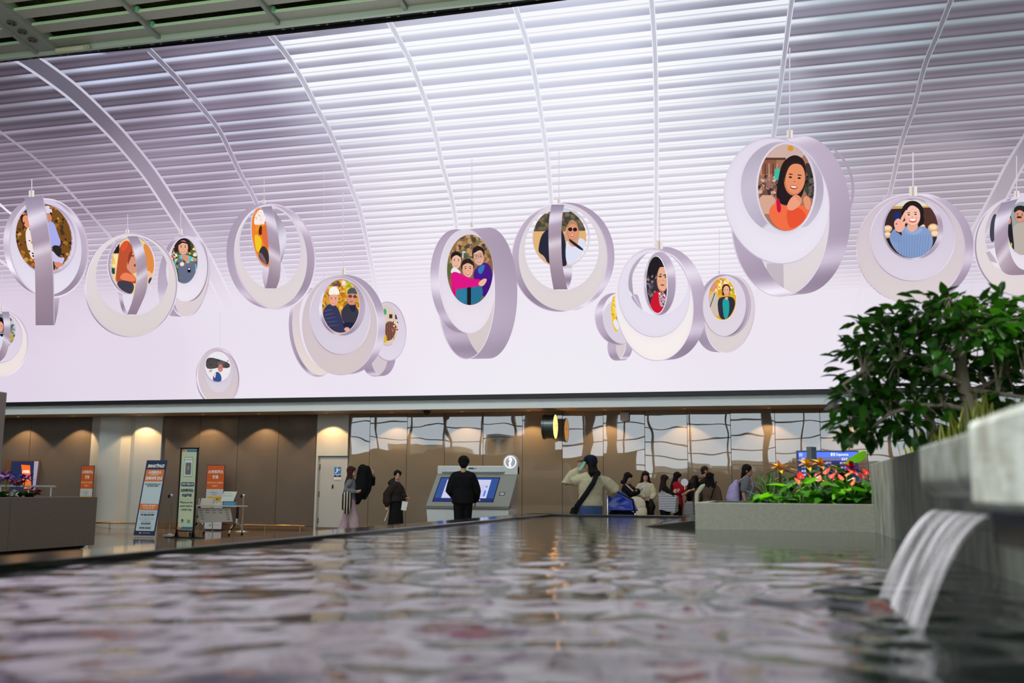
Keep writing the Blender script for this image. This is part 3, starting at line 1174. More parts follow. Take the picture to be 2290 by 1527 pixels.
# 2: red-haired woman behind a slanting band
T = (180, 490, 5.4533)
E1 = (642, 570, 262, 345, 0)
pd, ph = start(T, E1, (238, 206, 150), 5, 5)
pd.hang(578, -60, 135, 44)
pd.cres((635, 805, 555, 628, 3), (640, 692, 442, 486, 0), (228, 218, 222), (219, 208, 207), 7)
pd.hoop((635, 805, 560, 632, 3), (612, 812, 558, 630, 3), 21, 7.4)
pd.hoop((622, 558, 288, 366, 0), (634, 564, 270, 352, 0), 8, 4)
ph.r_(380, 180, 480, 420, (40, 34, 36))
ph.p([(760, 280), (840, 330), (910, 500), (890, 690), (800, 640)], (226, 140, 70))
ph.r_(385, 590, 425, 670, (40, 78, 80))
ph.specks(20, (385, 440, 460, 580), [(250, 230, 160), (230, 190, 110)], 26)
ph.e(650, 520, 90, 150, (216, 150, 124), 8)
ph.p([(470, 420), (490, 320), (570, 245), (640, 330), (640, 400), (600, 470), (560, 590), (600, 640), (690, 720), (690, 800), (560, 760), (430, 780), (440, 660)], (190, 84, 54))
ph.p([(490, 330), (570, 250), (600, 300), (520, 420)], (226, 84, 50))
ph.p([(590, 420), (640, 380), (640, 420), (600, 520), (580, 580)], (150, 60, 44))
ph.e(640, 450, 18, 7, (50, 32, 34))
ph.e(668, 566, 12, 18, (150, 50, 60))
ph.p([(470, 720), (540, 640), (660, 690), (690, 760), (560, 760)], (240, 130, 90))
ph.p([(440, 770), (520, 740), (670, 780), (640, 920), (560, 900), (480, 850)], (66, 64, 78))
ph.e(845, 690, 34, 60, (240, 190, 160), -20)
ph.p([(836, 730), (880, 700), (870, 790), (830, 790)], (60, 60, 90))
pd.band([(462, 890), (482, 1000), (522, 1130), (575, 1172)], [(520, 925), (526, 1000), (552, 1090), (600, 1165)], lambda t, s: mix((150, 132, 152), (214, 200, 218), .5 + .5 * math.sin(t * 9)), 6)
pd.poly([(522, 928), (640, 915), (690, 800), (668, 960), (604, 1150), (560, 1100), (530, 1010)], (230, 221, 234), 4.5)
pd.band([(580, 215), (660, 400), (692, 600), (682, 800), (640, 1000), (580, 1162)], [(700, 215), (772, 340), (812, 510), (826, 700), (805, 900), (690, 1166)], BANDV, 8.6)
finish(pd, ph, 'pendant with a wide cream ring and a slanting band', 'portrait of a woman with long red hair in profile')

# 3: woman in a denim apron
E1 = (1270, 510, 160, 276, 0)
pd, ph = start(T, E1, (70, 84, 50), 6, 6)
pd.hang(1226, -120, 130, 46)
pd.cres((1340, 710, 226, 486, 8), (1340, 600, 205, 398, 4), (226, 216, 224), (220, 206, 210), 3)
pd.strip((1340, 710, 230, 490, 8), (1185, 690, 232, 496, 8), metal(31), 2.8)
pd.hoop((1330, 705, 238, 492, 8), (1352, 710, 222, 486, 8), 32, 3.4)
pd.cres((1300, 605, 250, 400, 3), (1272, 515, 165, 282, 0), (222, 212, 230), (238, 230, 240), 5)
pd.strip((1262, 612, 214, 392, 3), (1345, 600, 218, 404, 3), metal(33), 4.6)
ph.specks(120, (1100, 330, 1440, 560), [(190, 150, 130), (90, 110, 50), (230, 220, 120), (220, 70, 60), (150, 120, 90), (240, 230, 220), (60, 80, 40)], 22)
ph.p([(1135, 500), (1210, 430), (1340, 440), (1425, 520), (1410, 690), (1200, 640)], (96, 196, 206))
ph.p([(1170, 490), (1220, 470), (1280, 540), (1340, 540), (1380, 470), (1410, 560), (1400, 700), (1330, 780), (1210, 785), (1200, 640)], (104, 112, 136))
ph.p([(1215, 440), (1330, 440), (1320, 540), (1285, 520)], (216, 150, 122))
ph.e(1250, 320, 98, 92, (52, 34, 36))
ph.e(1170, 370, 24, 40, (52, 34, 36))
ph.e(1330, 360, 22, 48, (52, 34, 36))
ph.face(1258, 350, 60, 88, (232, 178, 146))
ph.p([(1190, 300), (1250, 262), (1330, 300), (1310, 310), (1250, 285), (1205, 325)], (58, 38, 38))
ph.r_(1312, 592, 1350, 652, (28, 26, 30))
ph.e(1331, 608, 14, 10, (236, 236, 230))
finish(pd, ph, 'pendant with two hoops half hidden behind the cream ring', 'portrait of a short-haired woman in a denim apron')

# 4: narrow turned portrait
T = (430, 430, 3.18)
E1 = (508, 322, 78, 208, -9)
pd, ph = start(T, E1, (240, 130, 50), 5, 7)
pd.hang(512, -95, 58, 24)
pd.cres((590, 460, 282, 372, -8), (555, 395, 216, 290, -6), (220, 210, 222), CREAM)
pd.hoop((590, 460, 285, 375, -8), (532, 455, 285, 374, -8), 41)
pd.ring((508, 322, 86, 216, -9), 9, (190, 176, 196), 4.8)
ph.p([(470, 120), (520, 130), (530, 220), (445, 240), (440, 200)], (246, 236, 238))
ph.specks(26, (450, 130, 520, 230), [(250, 200, 120), (246, 190, 200), (255, 255, 255)], 6)
ph.p([(440, 250), (520, 220), (530, 330), (500, 310), (470, 290)], (238, 150, 40))
ph.p([(480, 240), (500, 235), (500, 310), (470, 300)], (80, 44, 20))
ph.p([(500, 230), (545, 240), (545, 420), (510, 370), (496, 300)], (226, 110, 60))
ph.p([(440, 290), (490, 320), (500, 360), (480, 430), (455, 420)], (240, 200, 40))
ph.p([(490, 390), (520, 380), (550, 440), (545, 525), (500, 500), (470, 450)], (60, 52, 56))
ph.p([(470, 430), (500, 430), (540, 520), (505, 505)], (124, 100, 112))
pd.band([(580, 130), (606, 280), (630, 430), (628, 512)], [(590, 140), (660, 250), (667, 380), (632, 508)], lambda t, s: mix((225, 220, 236), (158, 144, 166), .5 + .5 * math.sin(t * 7 + 1)), 4)
pd.band([(500, 530), (505, 620), (520, 682)], [(546, 540), (542, 640), (526, 682)], lambda t, s: mix((226, 216, 230), (170, 152, 174), t), 7)
pd.band([(495, 108), (526, 200), (546, 400), (549, 550), (526, 684)], [(568, 100), (606, 250), (631, 450), (628, 600), (602, 684)], BANDV, 8)
finish(pd, ph, 'pendant with a wide silver ring round a nearly edge-on portrait', 'narrow turned portrait in orange and yellow')

# 14: small, low
E1 = (185, 1240, 90, 108, 0)
pd, ph = start(T, E1, (236, 230, 238), 5, 8)
pd.hang(200, 860, 1105, 12)
pd.cres((188, 1312, 148, 200, -4), (190, 1272, 98, 152, 0), (206, 192, 206), CREAM2, 3)
pd.hoop((190, 1312, 152, 204, -4), (178, 1322, 150, 204, -4), 51)
pd.cres((190, 1272, 98, 152, 0), (186, 1240, 92, 110, 0), (200, 190, 206), (220, 210, 224), 4)
pd.ring((186, 1240, 97, 114, 0), 7, (190, 172, 190), 5.4)
ph.p([(100, 1190), (130, 1172), (200, 1190), (270, 1215), (270, 1252), (190, 1246), (140, 1258), (100, 1252)], (78, 72, 74), 1)
ph.specks(26, (110, 1190, 260, 1250), [(90, 84, 84), (64, 60, 62)], 8)
ph.p([(115, 1270), (150, 1255), (135, 1285)], (190, 170, 140))
ph.e(208, 1215, 30, 16, (96, 92, 98), -8)
ph.face(203, 1250, 18, 28, (204, 130, 110), 0, True)
ph.p([(150, 1300), (180, 1270), (210, 1300), (212, 1350), (150, 1350)], (52, 84, 138))
ph.p([(150, 1300), (175, 1275), (165, 1330)], (226, 206, 206))
finish(pd, ph, 'small pendant low at the screen edge', 'portrait of a person in a bucket hat by grey hills')

# 5b: behind on the right of the elderly couple
T = (630, 590, 5.6567)
E1 = (1330, 780, 148, 250, -3)
pd, ph = start(T, E1, (222, 200, 184), 3.2, 9)
pd.strip((1290, 1180, 152, 238, 4), (1180, 1195, 160, 232, 4), metal(61), 2.2)
pd.disc((1290, 1180, 150, 236, 4), (212, 198, 206), 2.1)
pd.cres((1348, 855, 230, 374, -3), (1330, 785, 150, 252, -3), (214, 202, 220), (226, 218, 232), 3)
pd.ring((1348, 855, 232, 376, -3), 10, MAUVE, 3.1)
ph.p([(1290, 560), (1330, 580), (1325, 650), (1295, 640)], (60, 170, 120))
ph.p([(1310, 740), (1400, 720), (1460, 800), (1420, 940), (1330, 990), (1310, 900)], (126, 84, 70))
for q in range(4):
    ph.p([(1320 + q * 30, 750), (1326 + q * 30, 750), (1334 + q * 30, 960), (1328 + q * 30, 960)], (100, 62, 54), 0)
ph.p([(1290, 880), (1330, 900), (1335, 990), (1290, 1010)], (226, 180, 50))
ph.r_(1362, 638, 1402, 690, (60, 48, 50))
ph.r_(1436, 640, 1470, 700, (90, 60, 70))
ph.specks(24, (1400, 720, 1480, 860), [(200, 110, 80), (240, 220, 210), (120, 70, 60)], 16)
finish(pd, ph, 'pendant half hidden at the right behind the couple in caps', 'portrait with a brown quilted coat and a pale house')

# 5: elderly couple in caps
E1 = (752, 538, 236, 340, 2)
pd, ph = start(T, E1, (214, 150, 60), 6, 10)
pd.hang(782, -900, 70, 66)
pd.hang(536, -1200, 160, 20)
pd.cres((405, 870, 300, 560, -9), (445, 830, 210, 470, -9), (214, 200, 210), (232, 218, 212), 2.6)
pd.hoop((400, 868, 306, 566, -9), (432, 866, 288, 550, -9), 71, 2.9)
pd.cres((735, 780, 476, 622, -3), (742, 660, 372, 486, -3), (206, 192, 202), (214, 199, 200), 4)
pd.hoop((735, 780, 482, 627, -3), (830, 768, 484, 628, -3), 72, 3.6)
pd.cres((742, 658, 382, 490, -2), (760, 560, 278, 342, 2), (210, 200, 216), (218, 209, 224), 5)
pd.ring((742, 658, 386, 494, -2), 10, (170, 152, 172), 5.1, (236, 228, 240))
pd.strip((768, 560, 292, 352, 2), (752, 540, 240, 344, 2), metal(73), 5.3)
ph.specks(150, (510, 190, 1000, 560), [(228, 160, 40), (200, 120, 30), (240, 190, 80), (150, 110, 40), (110, 130, 50)], 26)
ph.p([(640, 230), (720, 205), (760, 270), (740, 300), (640, 290)], (120, 78, 66))
ph.p([(760, 205), (830, 220), (820, 320), (770, 290)], (236, 232, 238))
ph.specks(30, (820, 230, 910, 330), [(200, 190, 50), (160, 160, 40), (220, 200, 80)], 20)
ph.p([(520, 600), (590, 510), (660, 500), (720, 560), (790, 760), (850, 850), (740, 880), (620, 830), (540, 700)], (56, 58, 92))
for q in range(5):
    ph.p([(530 + q * 12, 600 + q * 45), (640 + q * 22, 570 + q * 50), (650 + q * 22, 580 + q * 50), (535 + q * 12, 612 + q * 45)], (78, 82, 122), 1)
ph.p([(745, 620), (800, 530), (860, 490), (950, 540), (985, 620), (970, 740), (880, 800), (790, 760)], (58, 58, 72))
ph.p([(850, 500), (900, 540), (950, 500), (930, 620), (880, 600)], (38, 42, 66))
ph.p([(780, 740), (930, 740), (900, 800), (850, 850), (780, 800)], (34, 38, 66))
ph.e(830, 828, 34, 26, (232, 170, 146))
ph.face(660, 450, 62, 84, (236, 170, 140))
ph.p([(595, 400), (605, 330), (640, 290), (700, 295), (735, 350), (738, 395), (660, 385)], (248, 242, 236))
ph.p([(640, 286), (720, 286), (716, 300), (640, 298)], (236, 230, 222))
ph.face(890, 440, 66, 84, (214, 150, 122), 4, False, eyes=False)
ph.e(872, 412, 26, 20, (120, 60, 50))
ph.e(932, 416, 24, 20, (120, 60, 50))
ph.p([(832, 390), (840, 330), (890, 300), (950, 320), (966, 390), (900, 372)], (84, 84, 88))
ph.p([(840, 385), (900, 366), (966, 392), (900, 384)], (120, 120, 124))
finish(pd, ph, 'pendant of nested rings tilted to the left', 'portrait of an elderly couple in caps')

# 6: three girls
T = (940, 480, 4.4917)
E1 = (502, 556, 231, 354, 0)
pd, ph = start(T, E1, (132, 104, 74), 6.4, 12)
pd.hang(520, -560, 85, 42)
pd.cres((465, 805, 280, 640, 0), (480, 660, 270, 490, 0), (222, 210, 216), (214, 200, 200), 3)
pd.strip((465, 800, 284, 650, 0), (692, 788, 284, 658, 0), metal(81), 4.4)
pd.ring((465, 800, 288, 655, 0), 9, (220, 206, 222), 4.6)
pd.strip((458, 808, 282, 640, 0), (500, 800, 270, 632, 0), metal(82), 3.4, t0=90, t1=200)
pd.cres((470, 672, 276, 516, -4), (502, 558, 233, 356, 0), (222, 212, 226), (236, 228, 238), 5.2)
pd.strip((468, 672, 278, 520, -4), (384, 668, 280, 520, -4), metal(83), 5.0, t0=88, t1=272)
pd.ring((470, 672, 280, 522, -4), 8, (226, 214, 230), 5.4)
ph.specks(200, (270, 190, 740, 480), [(150, 110, 70), (110, 90, 60), (170, 130, 80), (80, 70, 60), (190, 150, 110), (120, 120, 70)], 26)
ph.r_(420, 340, 520, 470, (130, 110, 96))
ph.r_(425, 370, 470, 440, (206, 214, 214))
ph.r_(436, 385, 452, 440, (60, 110, 96))
ph.p([(660, 400), (720, 420), (720, 520), (640, 480)], (150, 100, 70))
ph.p([(270, 480), (330, 500), (320, 640), (280, 660)], (96, 104, 60))
# right girl in purple
ph.e(585, 395, 62, 78, (40, 32, 34))
ph.p([(530, 600), (560, 540), (650, 470), (720, 530), (735, 690), (660, 850), (560, 760)], (74, 30, 136))
ph.p([(640, 660), (735, 640), (730, 760), (660, 860), (620, 780)], (66, 26, 122))
ph.p([(570, 540), (655, 490), (640, 570), (600, 610)], (52, 120, 180))
ph.face(588, 430, 54, 84, (226, 178, 154), -6)
ph.strip((560, 424, 26, 24, 0), (560, 424, 23, 21, 0), lambda a, b: (70, 50, 50), ph.nx(), n=20, m=1)
ph.strip((612, 412, 26, 24, 0), (612, 412, 23, 21, 0), lambda a, b: (70, 50, 50), ph.nx(), n=20, m=1)
ph.p([(530, 400), (560, 335), (610, 325), (645, 385), (600, 350)], (40, 32, 34))
# left girl in pink
ph.e(362, 430, 54, 60, (40, 32, 34))
ph.face(365, 470, 48, 80, (236, 190, 166), 4)
ph.p([(312, 440), (340, 385), (390, 385), (412, 440), (370, 400)], (40, 32, 34))
ph.p([(310, 560), (340, 520), (420, 580), (380, 620), (310, 590)], (238, 232, 236))
# middle girl
ph.e(478, 520, 66, 78, (44, 36, 38))
ph.p([(360, 760), (420, 690), (560, 640), (640, 740), (610, 900), (380, 900)], (44, 112, 148))
ph.r_(474, 730, 512, 910, (30, 28, 34))
ph.p([(340, 780), (420, 740), (470, 760), (460, 890), (390, 880)], (52, 124, 160), 1)
ph.face(480, 550, 56, 90, (234, 176, 148))
ph.p([(420, 520), (450, 462), (510, 460), (540, 520), (480, 480)], (44, 36, 38))
ph.p([(302, 640), (330, 565), (420, 600), (520, 650), (620, 650), (620, 720), (500, 730), (380, 750), (330, 760)], (222, 24, 132))
ph.p([(310, 700), (360, 740), (360, 830), (330, 810)], (214, 20, 124))
ph.p([(580, 690), (640, 640), (680, 650), (640, 720), (600, 720)], (238, 186, 160))
finish(pd, ph, 'pendant of two crossed broad hoops', 'portrait of three smiling girls hugging')

# 7: man hidden by a band and woman in sunglasses
T = (1130, 430, 5.4519)
E1 = (664, 556, 325, 352, 0)
pd, ph = start(T, E1, (226, 180, 120), 5, 13)
pd.hang(655, -500, 90, 44)
pd.cres((665, 800, 576, 656, 2), (690, 690, 450, 506, 0), (222, 214, 222), (223, 213, 212), 3)
pd.hoop((665, 800, 582, 661, 2), (748, 786, 584, 660, 2), 91, 3.5)
pd.ring((682, 556, 352, 366, 0), 24, (206, 196, 214), 4.6)
ph.p([(300, 180), (1020, 180), (1020, 470), (300, 480)], (92, 84, 72), 0)
ph.specks(120, (330, 240, 1000, 460), [(80, 78, 64), (110, 100, 80), (120, 110, 90), (70, 66, 60), (130, 110, 70)], 34)
ph.p([(330, 180), (1000, 180), (860, 250), (740, 240), (420, 270)], (206, 216, 226), 1)
ph.p([(405, 680), (440, 520), (530, 440), (600, 420), (700, 460), (740, 600), (760, 900), (700, 910), (520, 880), (480, 780), (410, 740)], (42, 44, 62))
ph.p([(420, 770), (480, 790), (500, 850), (450, 820)], (226, 170, 140))
ph.p([(735, 600), (800, 560), (980, 560), (980, 700), (860, 880), (740, 900)], (222, 224, 244))
ph.p([(750, 570), (900, 560), (880, 660), (800, 670)], (222, 160, 128))
ph.p([(720, 560), (750, 400), (820, 325), (890, 400), (910, 560), (880, 600), (740, 600)], (206, 160, 124))
ph.face(822, 470, 66, 116, (226, 152, 120), 4, True, eyes=False)
ph.p([(745, 450), (770, 370), (830, 345), (890, 420), (900, 500), (870, 400), (800, 380)], (186, 134, 96))
ph.e(794, 454, 26, 24, (40, 30, 34))
ph.e(852, 456, 26, 24, (40, 30, 34))
ph.p([(770, 572), (800, 575), (955, 690), (945, 722), (800, 620)], (42, 42, 44), 1)
pd.band([(706, 905), (722, 1040), (768, 1172)], [(818, 900), (812, 1040), (778, 1165)], lambda t, s: mix((232, 224, 238), (150, 134, 156), .5 + .5 * math.sin(3 + 8 * t)), 7)
pd.band([(566, 155), (536, 350), (530, 600), (546, 900), (592, 1188)], [(722, 155), (696, 320), (686, 560), (702, 900), (762, 1186)], BANDV, 8)
finish(pd, ph, 'pendant with a vertical band across its middle', 'portrait of a woman in round sunglasses beside a man')

# 8b: left behind the elderly woman
T = (1310, 520, 5.09)
E1 = (340, 925, 48, 204, -3)
pd, ph = start(T, E1, (236, 196, 40), 3.6, 14)
pd.strip((352, 1290, 104, 168, 4), (440, 1282, 96, 172, 4), metal(102), 2.4)
pd.disc((352, 1290, 98, 160, 4), (216, 202, 206), 2.3)
pd.strip((350, 985, 240, 298, -14), (400, 980, 205, 290, -10), metal(101), 2.8)
pd.disc((395, 1010, 205, 250, -10), (218, 208, 224), 2.6)
pd.ring((350, 985, 244, 302, -14), 8, (196, 180, 198), 3.2)
pd.strip((640, 900, 10, 20, 0), (560, 740, 40, 40, 0), metal(7), 2.9, n=20)
ph.specks(80, (290, 720, 390, 1000), [(250, 214, 60), (220, 176, 30), (255, 230, 110)], 12)
ph.p([(300, 1000), (350, 980), (390, 1090), (350, 1120)], (236, 232, 238))
ph.p([(340, 960), (360, 940), (360, 1010)], (60, 40, 40))
finish(pd, ph, 'small pendant at the left behind the elderly woman', 'sliver of a portrait in yellow leaves')

# 9: woman in teal top
E1 = (1556, 758, 156, 240, -2)
pd, ph = start(T, E1, (226, 170, 50), 5, 15)
pd.hang(1520, -40, 445, 32)
pd.cres((1640, 928, 272, 442, 10), (1600, 840, 260, 352, 6), (218, 206, 216), (221, 210, 210), 3)
pd.hoop((1640, 928, 277, 446, 10), (1522, 918, 280, 446, 10), 111, 2.6)
pd.cres((1600, 838, 268, 350, 4), (1558, 760, 160, 244, -2), (222, 212, 226), (224, 214, 226), 4)
pd.strip((1612, 840, 268, 350, 4), (1560, 836, 262, 350, 4), metal(112), 4.2, t0=-90, t1=80)
pd.ring((1600, 838, 271, 353, 4), 8, MAUVE, 4.5)
ph.specks(120, (1400, 510, 1720, 700), [(240, 180, 60), (230, 150, 30), (250, 220, 140), (255, 244, 220), (200, 140, 40)], 18)
ph.specks(20, (1640, 640, 1710, 720), [(200, 210, 60), (150, 170, 60)], 14)
ph.p([(1400, 720), (1440, 650), (1520, 720), (1520, 980), (1440, 920), (1400, 830)], (206, 190, 178))
ph.e(1455, 620, 26, 56, (214, 150, 130), 12)
ph.p([(1465, 690), (1475, 690), (1415, 860), (1408, 855)], (60, 56, 60), 0)
ph.p([(1500, 760), (1560, 730), (1680, 730), (1710, 820), (1640, 970), (1540, 1000), (1505, 900)], (48, 50, 62))
ph.p([(1555, 750), (1635, 745), (1632, 950), (1580, 1000), (1560, 880)], (40, 160, 162))
ph.e(1598, 650, 48, 62, (44, 30, 34))
ph.p([(1560, 650), (1550, 720), (1580, 720)], (44, 30, 34))
ph.face(1600, 660, 36, 54, (236, 180, 154))
ph.p([(1575, 735), (1630, 735), (1605, 780)], (230, 170, 146))
finish(pd, ph, 'small pendant at the right of the elderly woman', 'portrait of a woman in a teal top and dark jacket')

# 8: elderly woman in red
E1 = (808, 596, 116, 322, -2)
pd, ph = start(T, E1, (56, 50, 56), 7, 16)
pd.hang(838, -420, 105, 84)
pd.cres((780, 820, 436, 636, -5), (772, 690, 400, 500, -5), (236, 228, 236), (248, 241, 237), 4)
pd.hoop((780, 820, 442, 641, -5), (930, 806, 444, 642, -5), 121, 3.8)
pd.cres((776, 692, 408, 500, -5), (824, 574, 338, 366, -2), (230, 224, 238), (230, 223, 238), 5)
pd.ring((776, 692, 411, 503, -5), 8, (200, 184, 206), 5.2)
pd.band([(735, 212), (600, 330), (532, 500), (545, 725)], [(665, 235), (556, 340), (488, 500), (492, 650)], lambda t, s: mix((200, 190, 208), (168, 158, 176), t), 4.9)
pd.strip((844, 582, 186, 364, 0), (812, 596, 122, 330, -2), metal(122), 6.6)
pd.ring((844, 582, 189, 367, 0), 10, (214, 202, 220), 6.8)
ph.specks(50, (690, 480, 800, 760), [(90, 80, 90), (170, 120, 90), (120, 120, 150), (60, 54, 58)], 18)
ph.p([(720, 380), (760, 300), (850, 265), (920, 320), (930, 470), (860, 360), (810, 470), (760, 560), (700, 480)], (34, 32, 36))
ph.face(880, 520, 70, 160, (232, 178, 144), 4, False)
ph.p([(840, 330), (920, 330), (920, 400), (850, 390), (815, 430)], (38, 34, 38))
ph.e(845, 500, 22, 6, (80, 50, 44))
ph.e(898, 490, 22, 6, (80, 50, 44))
ph.p([(730, 820), (770, 700), (830, 660), (920, 700), (920, 860), (860, 900), (800, 930), (750, 890)], (204, 26, 48))
ph.p([(835, 670), (870, 700), (910, 690), (915, 820), (860, 860), (835, 800)], (190, 160, 170))
ph.specks(16, (840, 680, 910, 850), [(140, 40, 60), (240, 232, 234), (60, 44, 66)], 14)
finish(pd, ph, 'large pendant with nested white crescents', 'portrait of an elderly woman in a red jacket and scarf')

# 10: girl making a heart sign, the largest pendant
T = (1600, 280, 3.8182)
E1 = (602, 536, 239, 369, 0)
pd, ph = start(T, E1, (164, 116, 92), 7, 17)
pd.hang(634, -660, 55, 54)
pd.cres((552, 800, 414, 662, 0), (560, 640, 404, 520, 0), (228, 220, 228), (224, 214, 216), 3)
pd.strip((552, 796, 418, 668, 0), (738, 768, 416, 674, 0), metal(131), 4.2)
pd.ring((552, 796, 421, 671, 0), 8, (214, 200, 216), 4.5)
pd.strip((540, 800, 410, 656, 0), (590, 790, 395, 640, 0), metal(133), 3.3, t0=85, t1=190)
pd.strip((760, 560, 424, 440, 20), (740, 565, 420, 440, 20), metal(135), 3.9, t0=-75, t1=30)
pd.poly([(440, 1180), (580, 1185), (585, 1440), (430, 1330)], (196, 184, 194), 3.2)
pd.cres((522, 648, 440, 540, -14), (570, 540, 352, 398, -8), (226, 218, 234), (236, 231, 243), 5)
pd.ring((522, 648, 446, 546, -14), 9, (204, 188, 210), 5.3)
pd.strip((568, 540, 354, 400, -8), (604, 536, 248, 380, 0), lambda th, t: mix(mix((196, 188, 206), (176, 166, 186), .5 + .5 * math.cos(math.radians(th * 3))), (236, 230, 242), .8 if 60 < th < 130 else .12), 4.9)
pd.ring((604, 536, 256, 386, 0), 16, (214, 204, 222), 6.8)
ph.p([(420, 260), (560, 160), (700, 170), (780, 280), (600, 300), (440, 300)], (206, 176, 166))
ph.r_(360, 280, 600, 300, (96, 60, 50))
ph.r_(390, 300, 520, 420, (140, 90, 72))
for q in range(5):
    ph.r_(385 + q * 34, 330, 395 + q * 34, 560, (92, 62, 54) if q % 2 else (200, 150, 130))
ph.specks(60, (370, 440, 540, 600), [(110, 80, 70), (214, 180, 164), (150, 110, 100), (70, 50, 48)], 20)
ph.r_(505, 376, 550, 482, (64, 190, 164))
ph.p([(750, 320), (850, 340), (850, 640), (760, 600)], (66, 54, 52), 1)
ph.specks(24, (770, 420, 840, 600), [(40, 36, 38), (110, 90, 84), (60, 70, 60)], 22)
ph.p([(360, 600), (520, 600), (500, 760), (380, 760)], (214, 168, 146), 1)
ph.e(640, 200, 26, 26, (216, 150, 60))
ph.p([(512, 640), (530, 500), (560, 340), (620, 275), (690, 252), (760, 300), (775, 400), (760, 560), (720, 640), (600, 700)], (42, 30, 34))
ph.face(676, 462, 90, 142, (232, 148, 106), 6)
ph.p([(590, 360), (640, 310), (720, 305), (765, 380), (720, 330), (640, 335), (600, 420), (585, 520)], (48, 34, 36))
ph.p([(440, 750), (510, 650), (600, 700), (690, 680), (810, 700), (810, 790), (720, 880), (620, 910), (520, 880)], (242, 112, 72))
ph.p([(600, 700), (720, 700), (790, 790), (700, 870), (620, 890)], (232, 84, 52))
ph.p([(518, 625), (548, 630), (565, 740), (526, 752)], (206, 20, 66), 1)
ph.p([(600, 710), (640, 620), (700, 590), (745, 640), (720, 690), (650, 740)], (238, 160, 128))
ph.p([(745, 620), (790, 600), (820, 660), (800, 740), (760, 700)], (232, 150, 118))
for q in range(3):
    ph.p([(680 + q * 16, 610 + q * 18), (735, 625 + q * 18), (735, 630 + q * 18), (682 + q * 16, 616 + q * 18)], (206, 120, 92), 0)
finish(pd, ph, 'largest pendant, of two broad hoops and white crescents', 'portrait of a girl in an orange jacket making a heart sign')

# 11: peace sign
T = (1890, 400, 5.09)
E1 = (752, 570, 305, 334, 0)
pd, ph = start(T, E1, (58, 44, 46), 6.6, 18)
pd.hang(772, -300, 105, 92)
pd.cres((745, 796, 612, 616, 0), (765, 680, 478, 484, 0), (206, 192, 204), (222, 209, 210), 4)
pd.hoop((745, 796, 618, 621, 0), (845, 788, 620, 622, 0), 141, 3.6)
pd.strip((728, 800, 600, 612, 0), (790, 790, 575, 600, 0), metal(142), 3.9, t0=90, t1=265)
pd.cres((765, 680, 482, 486, 0), (768, 572, 342, 350, 0), (206, 194, 212), (222, 213, 228), 5)
pd.ring((765, 680, 486, 490, 0), 10, (176, 158, 180), 5.2, (232, 224, 240))
pd.strip((770, 572, 344, 352, 0), (754, 570, 308, 338, 0), metal(143), 5.6)
ph.p([(430, 250), (1080, 230), (1060, 310), (440, 320)], (226, 222, 208), 0)
ph.p([(440, 326), (1060, 308), (1060, 326), (440, 348)], (222, 168, 90), 0)
ph.r_(880, 330, 1080, 560, (84, 54, 48))
ph.e(590, 430, 34, 50, (30, 50, 120))
for x, y, a in ((485, 570, 50), (480, 640, 46), (1000, 560, 60), (1020, 630, 56), (880, 545, 30)):
    ph.e(x, y, a, a * .8, (226, 176, 130))
    ph.e(x, y - 8, a * .7, a * .45, (244, 220, 190))
ph.r_(440, 680, 540, 760, (40, 34, 38))
ph.r_(980, 660, 1070, 740, (60, 50, 52))
ph.e(765, 390, 128, 138, (36, 30, 34))
ph.e(840, 470, 60, 70, (36, 30, 34))
ph.p([(495, 660), (560, 560), (680, 530), (760, 600), (860, 530), (960, 580), (1000, 680), (990, 780), (900, 880), (760, 910), (620, 870), (530, 760)], (134, 158, 202))
for q in range(12):
    ph.p([(600 + q * 32, 640), (606 + q * 32, 640), (620 + q * 28, 900), (612 + q * 28, 900)], (112, 136, 184), 0)
ph.p([(700, 520), (820, 500), (830, 560), (760, 620), (700, 570)], (236, 176, 152))
ph.p([(670, 540), (760, 625), (870, 545), (880, 610), (760, 650), (680, 600)], (148, 172, 212))
ph.face(762, 420, 92, 126, (246, 196, 176), -4, True)
ph.e(768, 478, 44, 24, (226, 90, 90))
ph.e(768, 470, 36, 13, (255, 248, 246))
ph.p([(640, 380), (690, 290), (765, 265), (850, 300), (880, 400), (840, 350), (770, 300), (720, 320), (680, 400)], (40, 32, 36))
ph.p([(560, 600), (640, 600), (645, 660), (570, 650)], (34, 30, 36), 1)
ph.p([(545, 500), (600, 445), (640, 480), (690, 520), (650, 610), (580, 610)], (244, 178, 156))
ph.p([(620, 480), (660, 400), (690, 355), (702, 365), (670, 450), (650, 500)], (246, 184, 162))
ph.p([(640, 500), (700, 470), (748, 440), (752, 455), (700, 500), (660, 530)], (246, 184, 162))
ph.p([(495, 640), (560, 590), (650, 650), (650, 740), (540, 720)], (126, 150, 196))
ph.e(582, 516, 9, 7, (60, 60, 60))
finish(pd, ph, 'round pendant of nested rings above the tree', 'portrait of a person in a blue knit making a peace sign')

# 12: cut by the right edge
E1 = (2010, 566, 164, 298, 0)
pd, ph = start(T, E1, (150, 164, 172), 6, 19)
pd.hang(1950, -260, 150, 60)
pd.cres((1996, 768, 526, 568, 0), (2030, 640, 440, 450, 0), (226, 218, 224), (226, 214, 214), 3)
pd.hoop((1996, 768, 532, 572, 0), (2010, 764, 520, 566, 0), 151, 3.6)
pd.disc((1690, 560, 42, 160, 6), (70, 70, 82), 3.3)
pd.cres((2010, 600, 232, 440, 0), (2010, 566, 170, 304, 0), (220, 210, 226), (234, 226, 238), 5)
pd.poly([(1600, 830), (1700, 780), (1770, 960), (1820, 1050), (1700, 1000)], (236, 228, 236), 3.4)
pd.poly([(1600, 840), (1640, 820), (1700, 900), (1730, 960), (1650, 940)], (190, 178, 190), 3.5)
ph.p([(1845, 400), (1890, 420), (1900, 560), (1930, 860), (1850, 700)], (40, 36, 42))
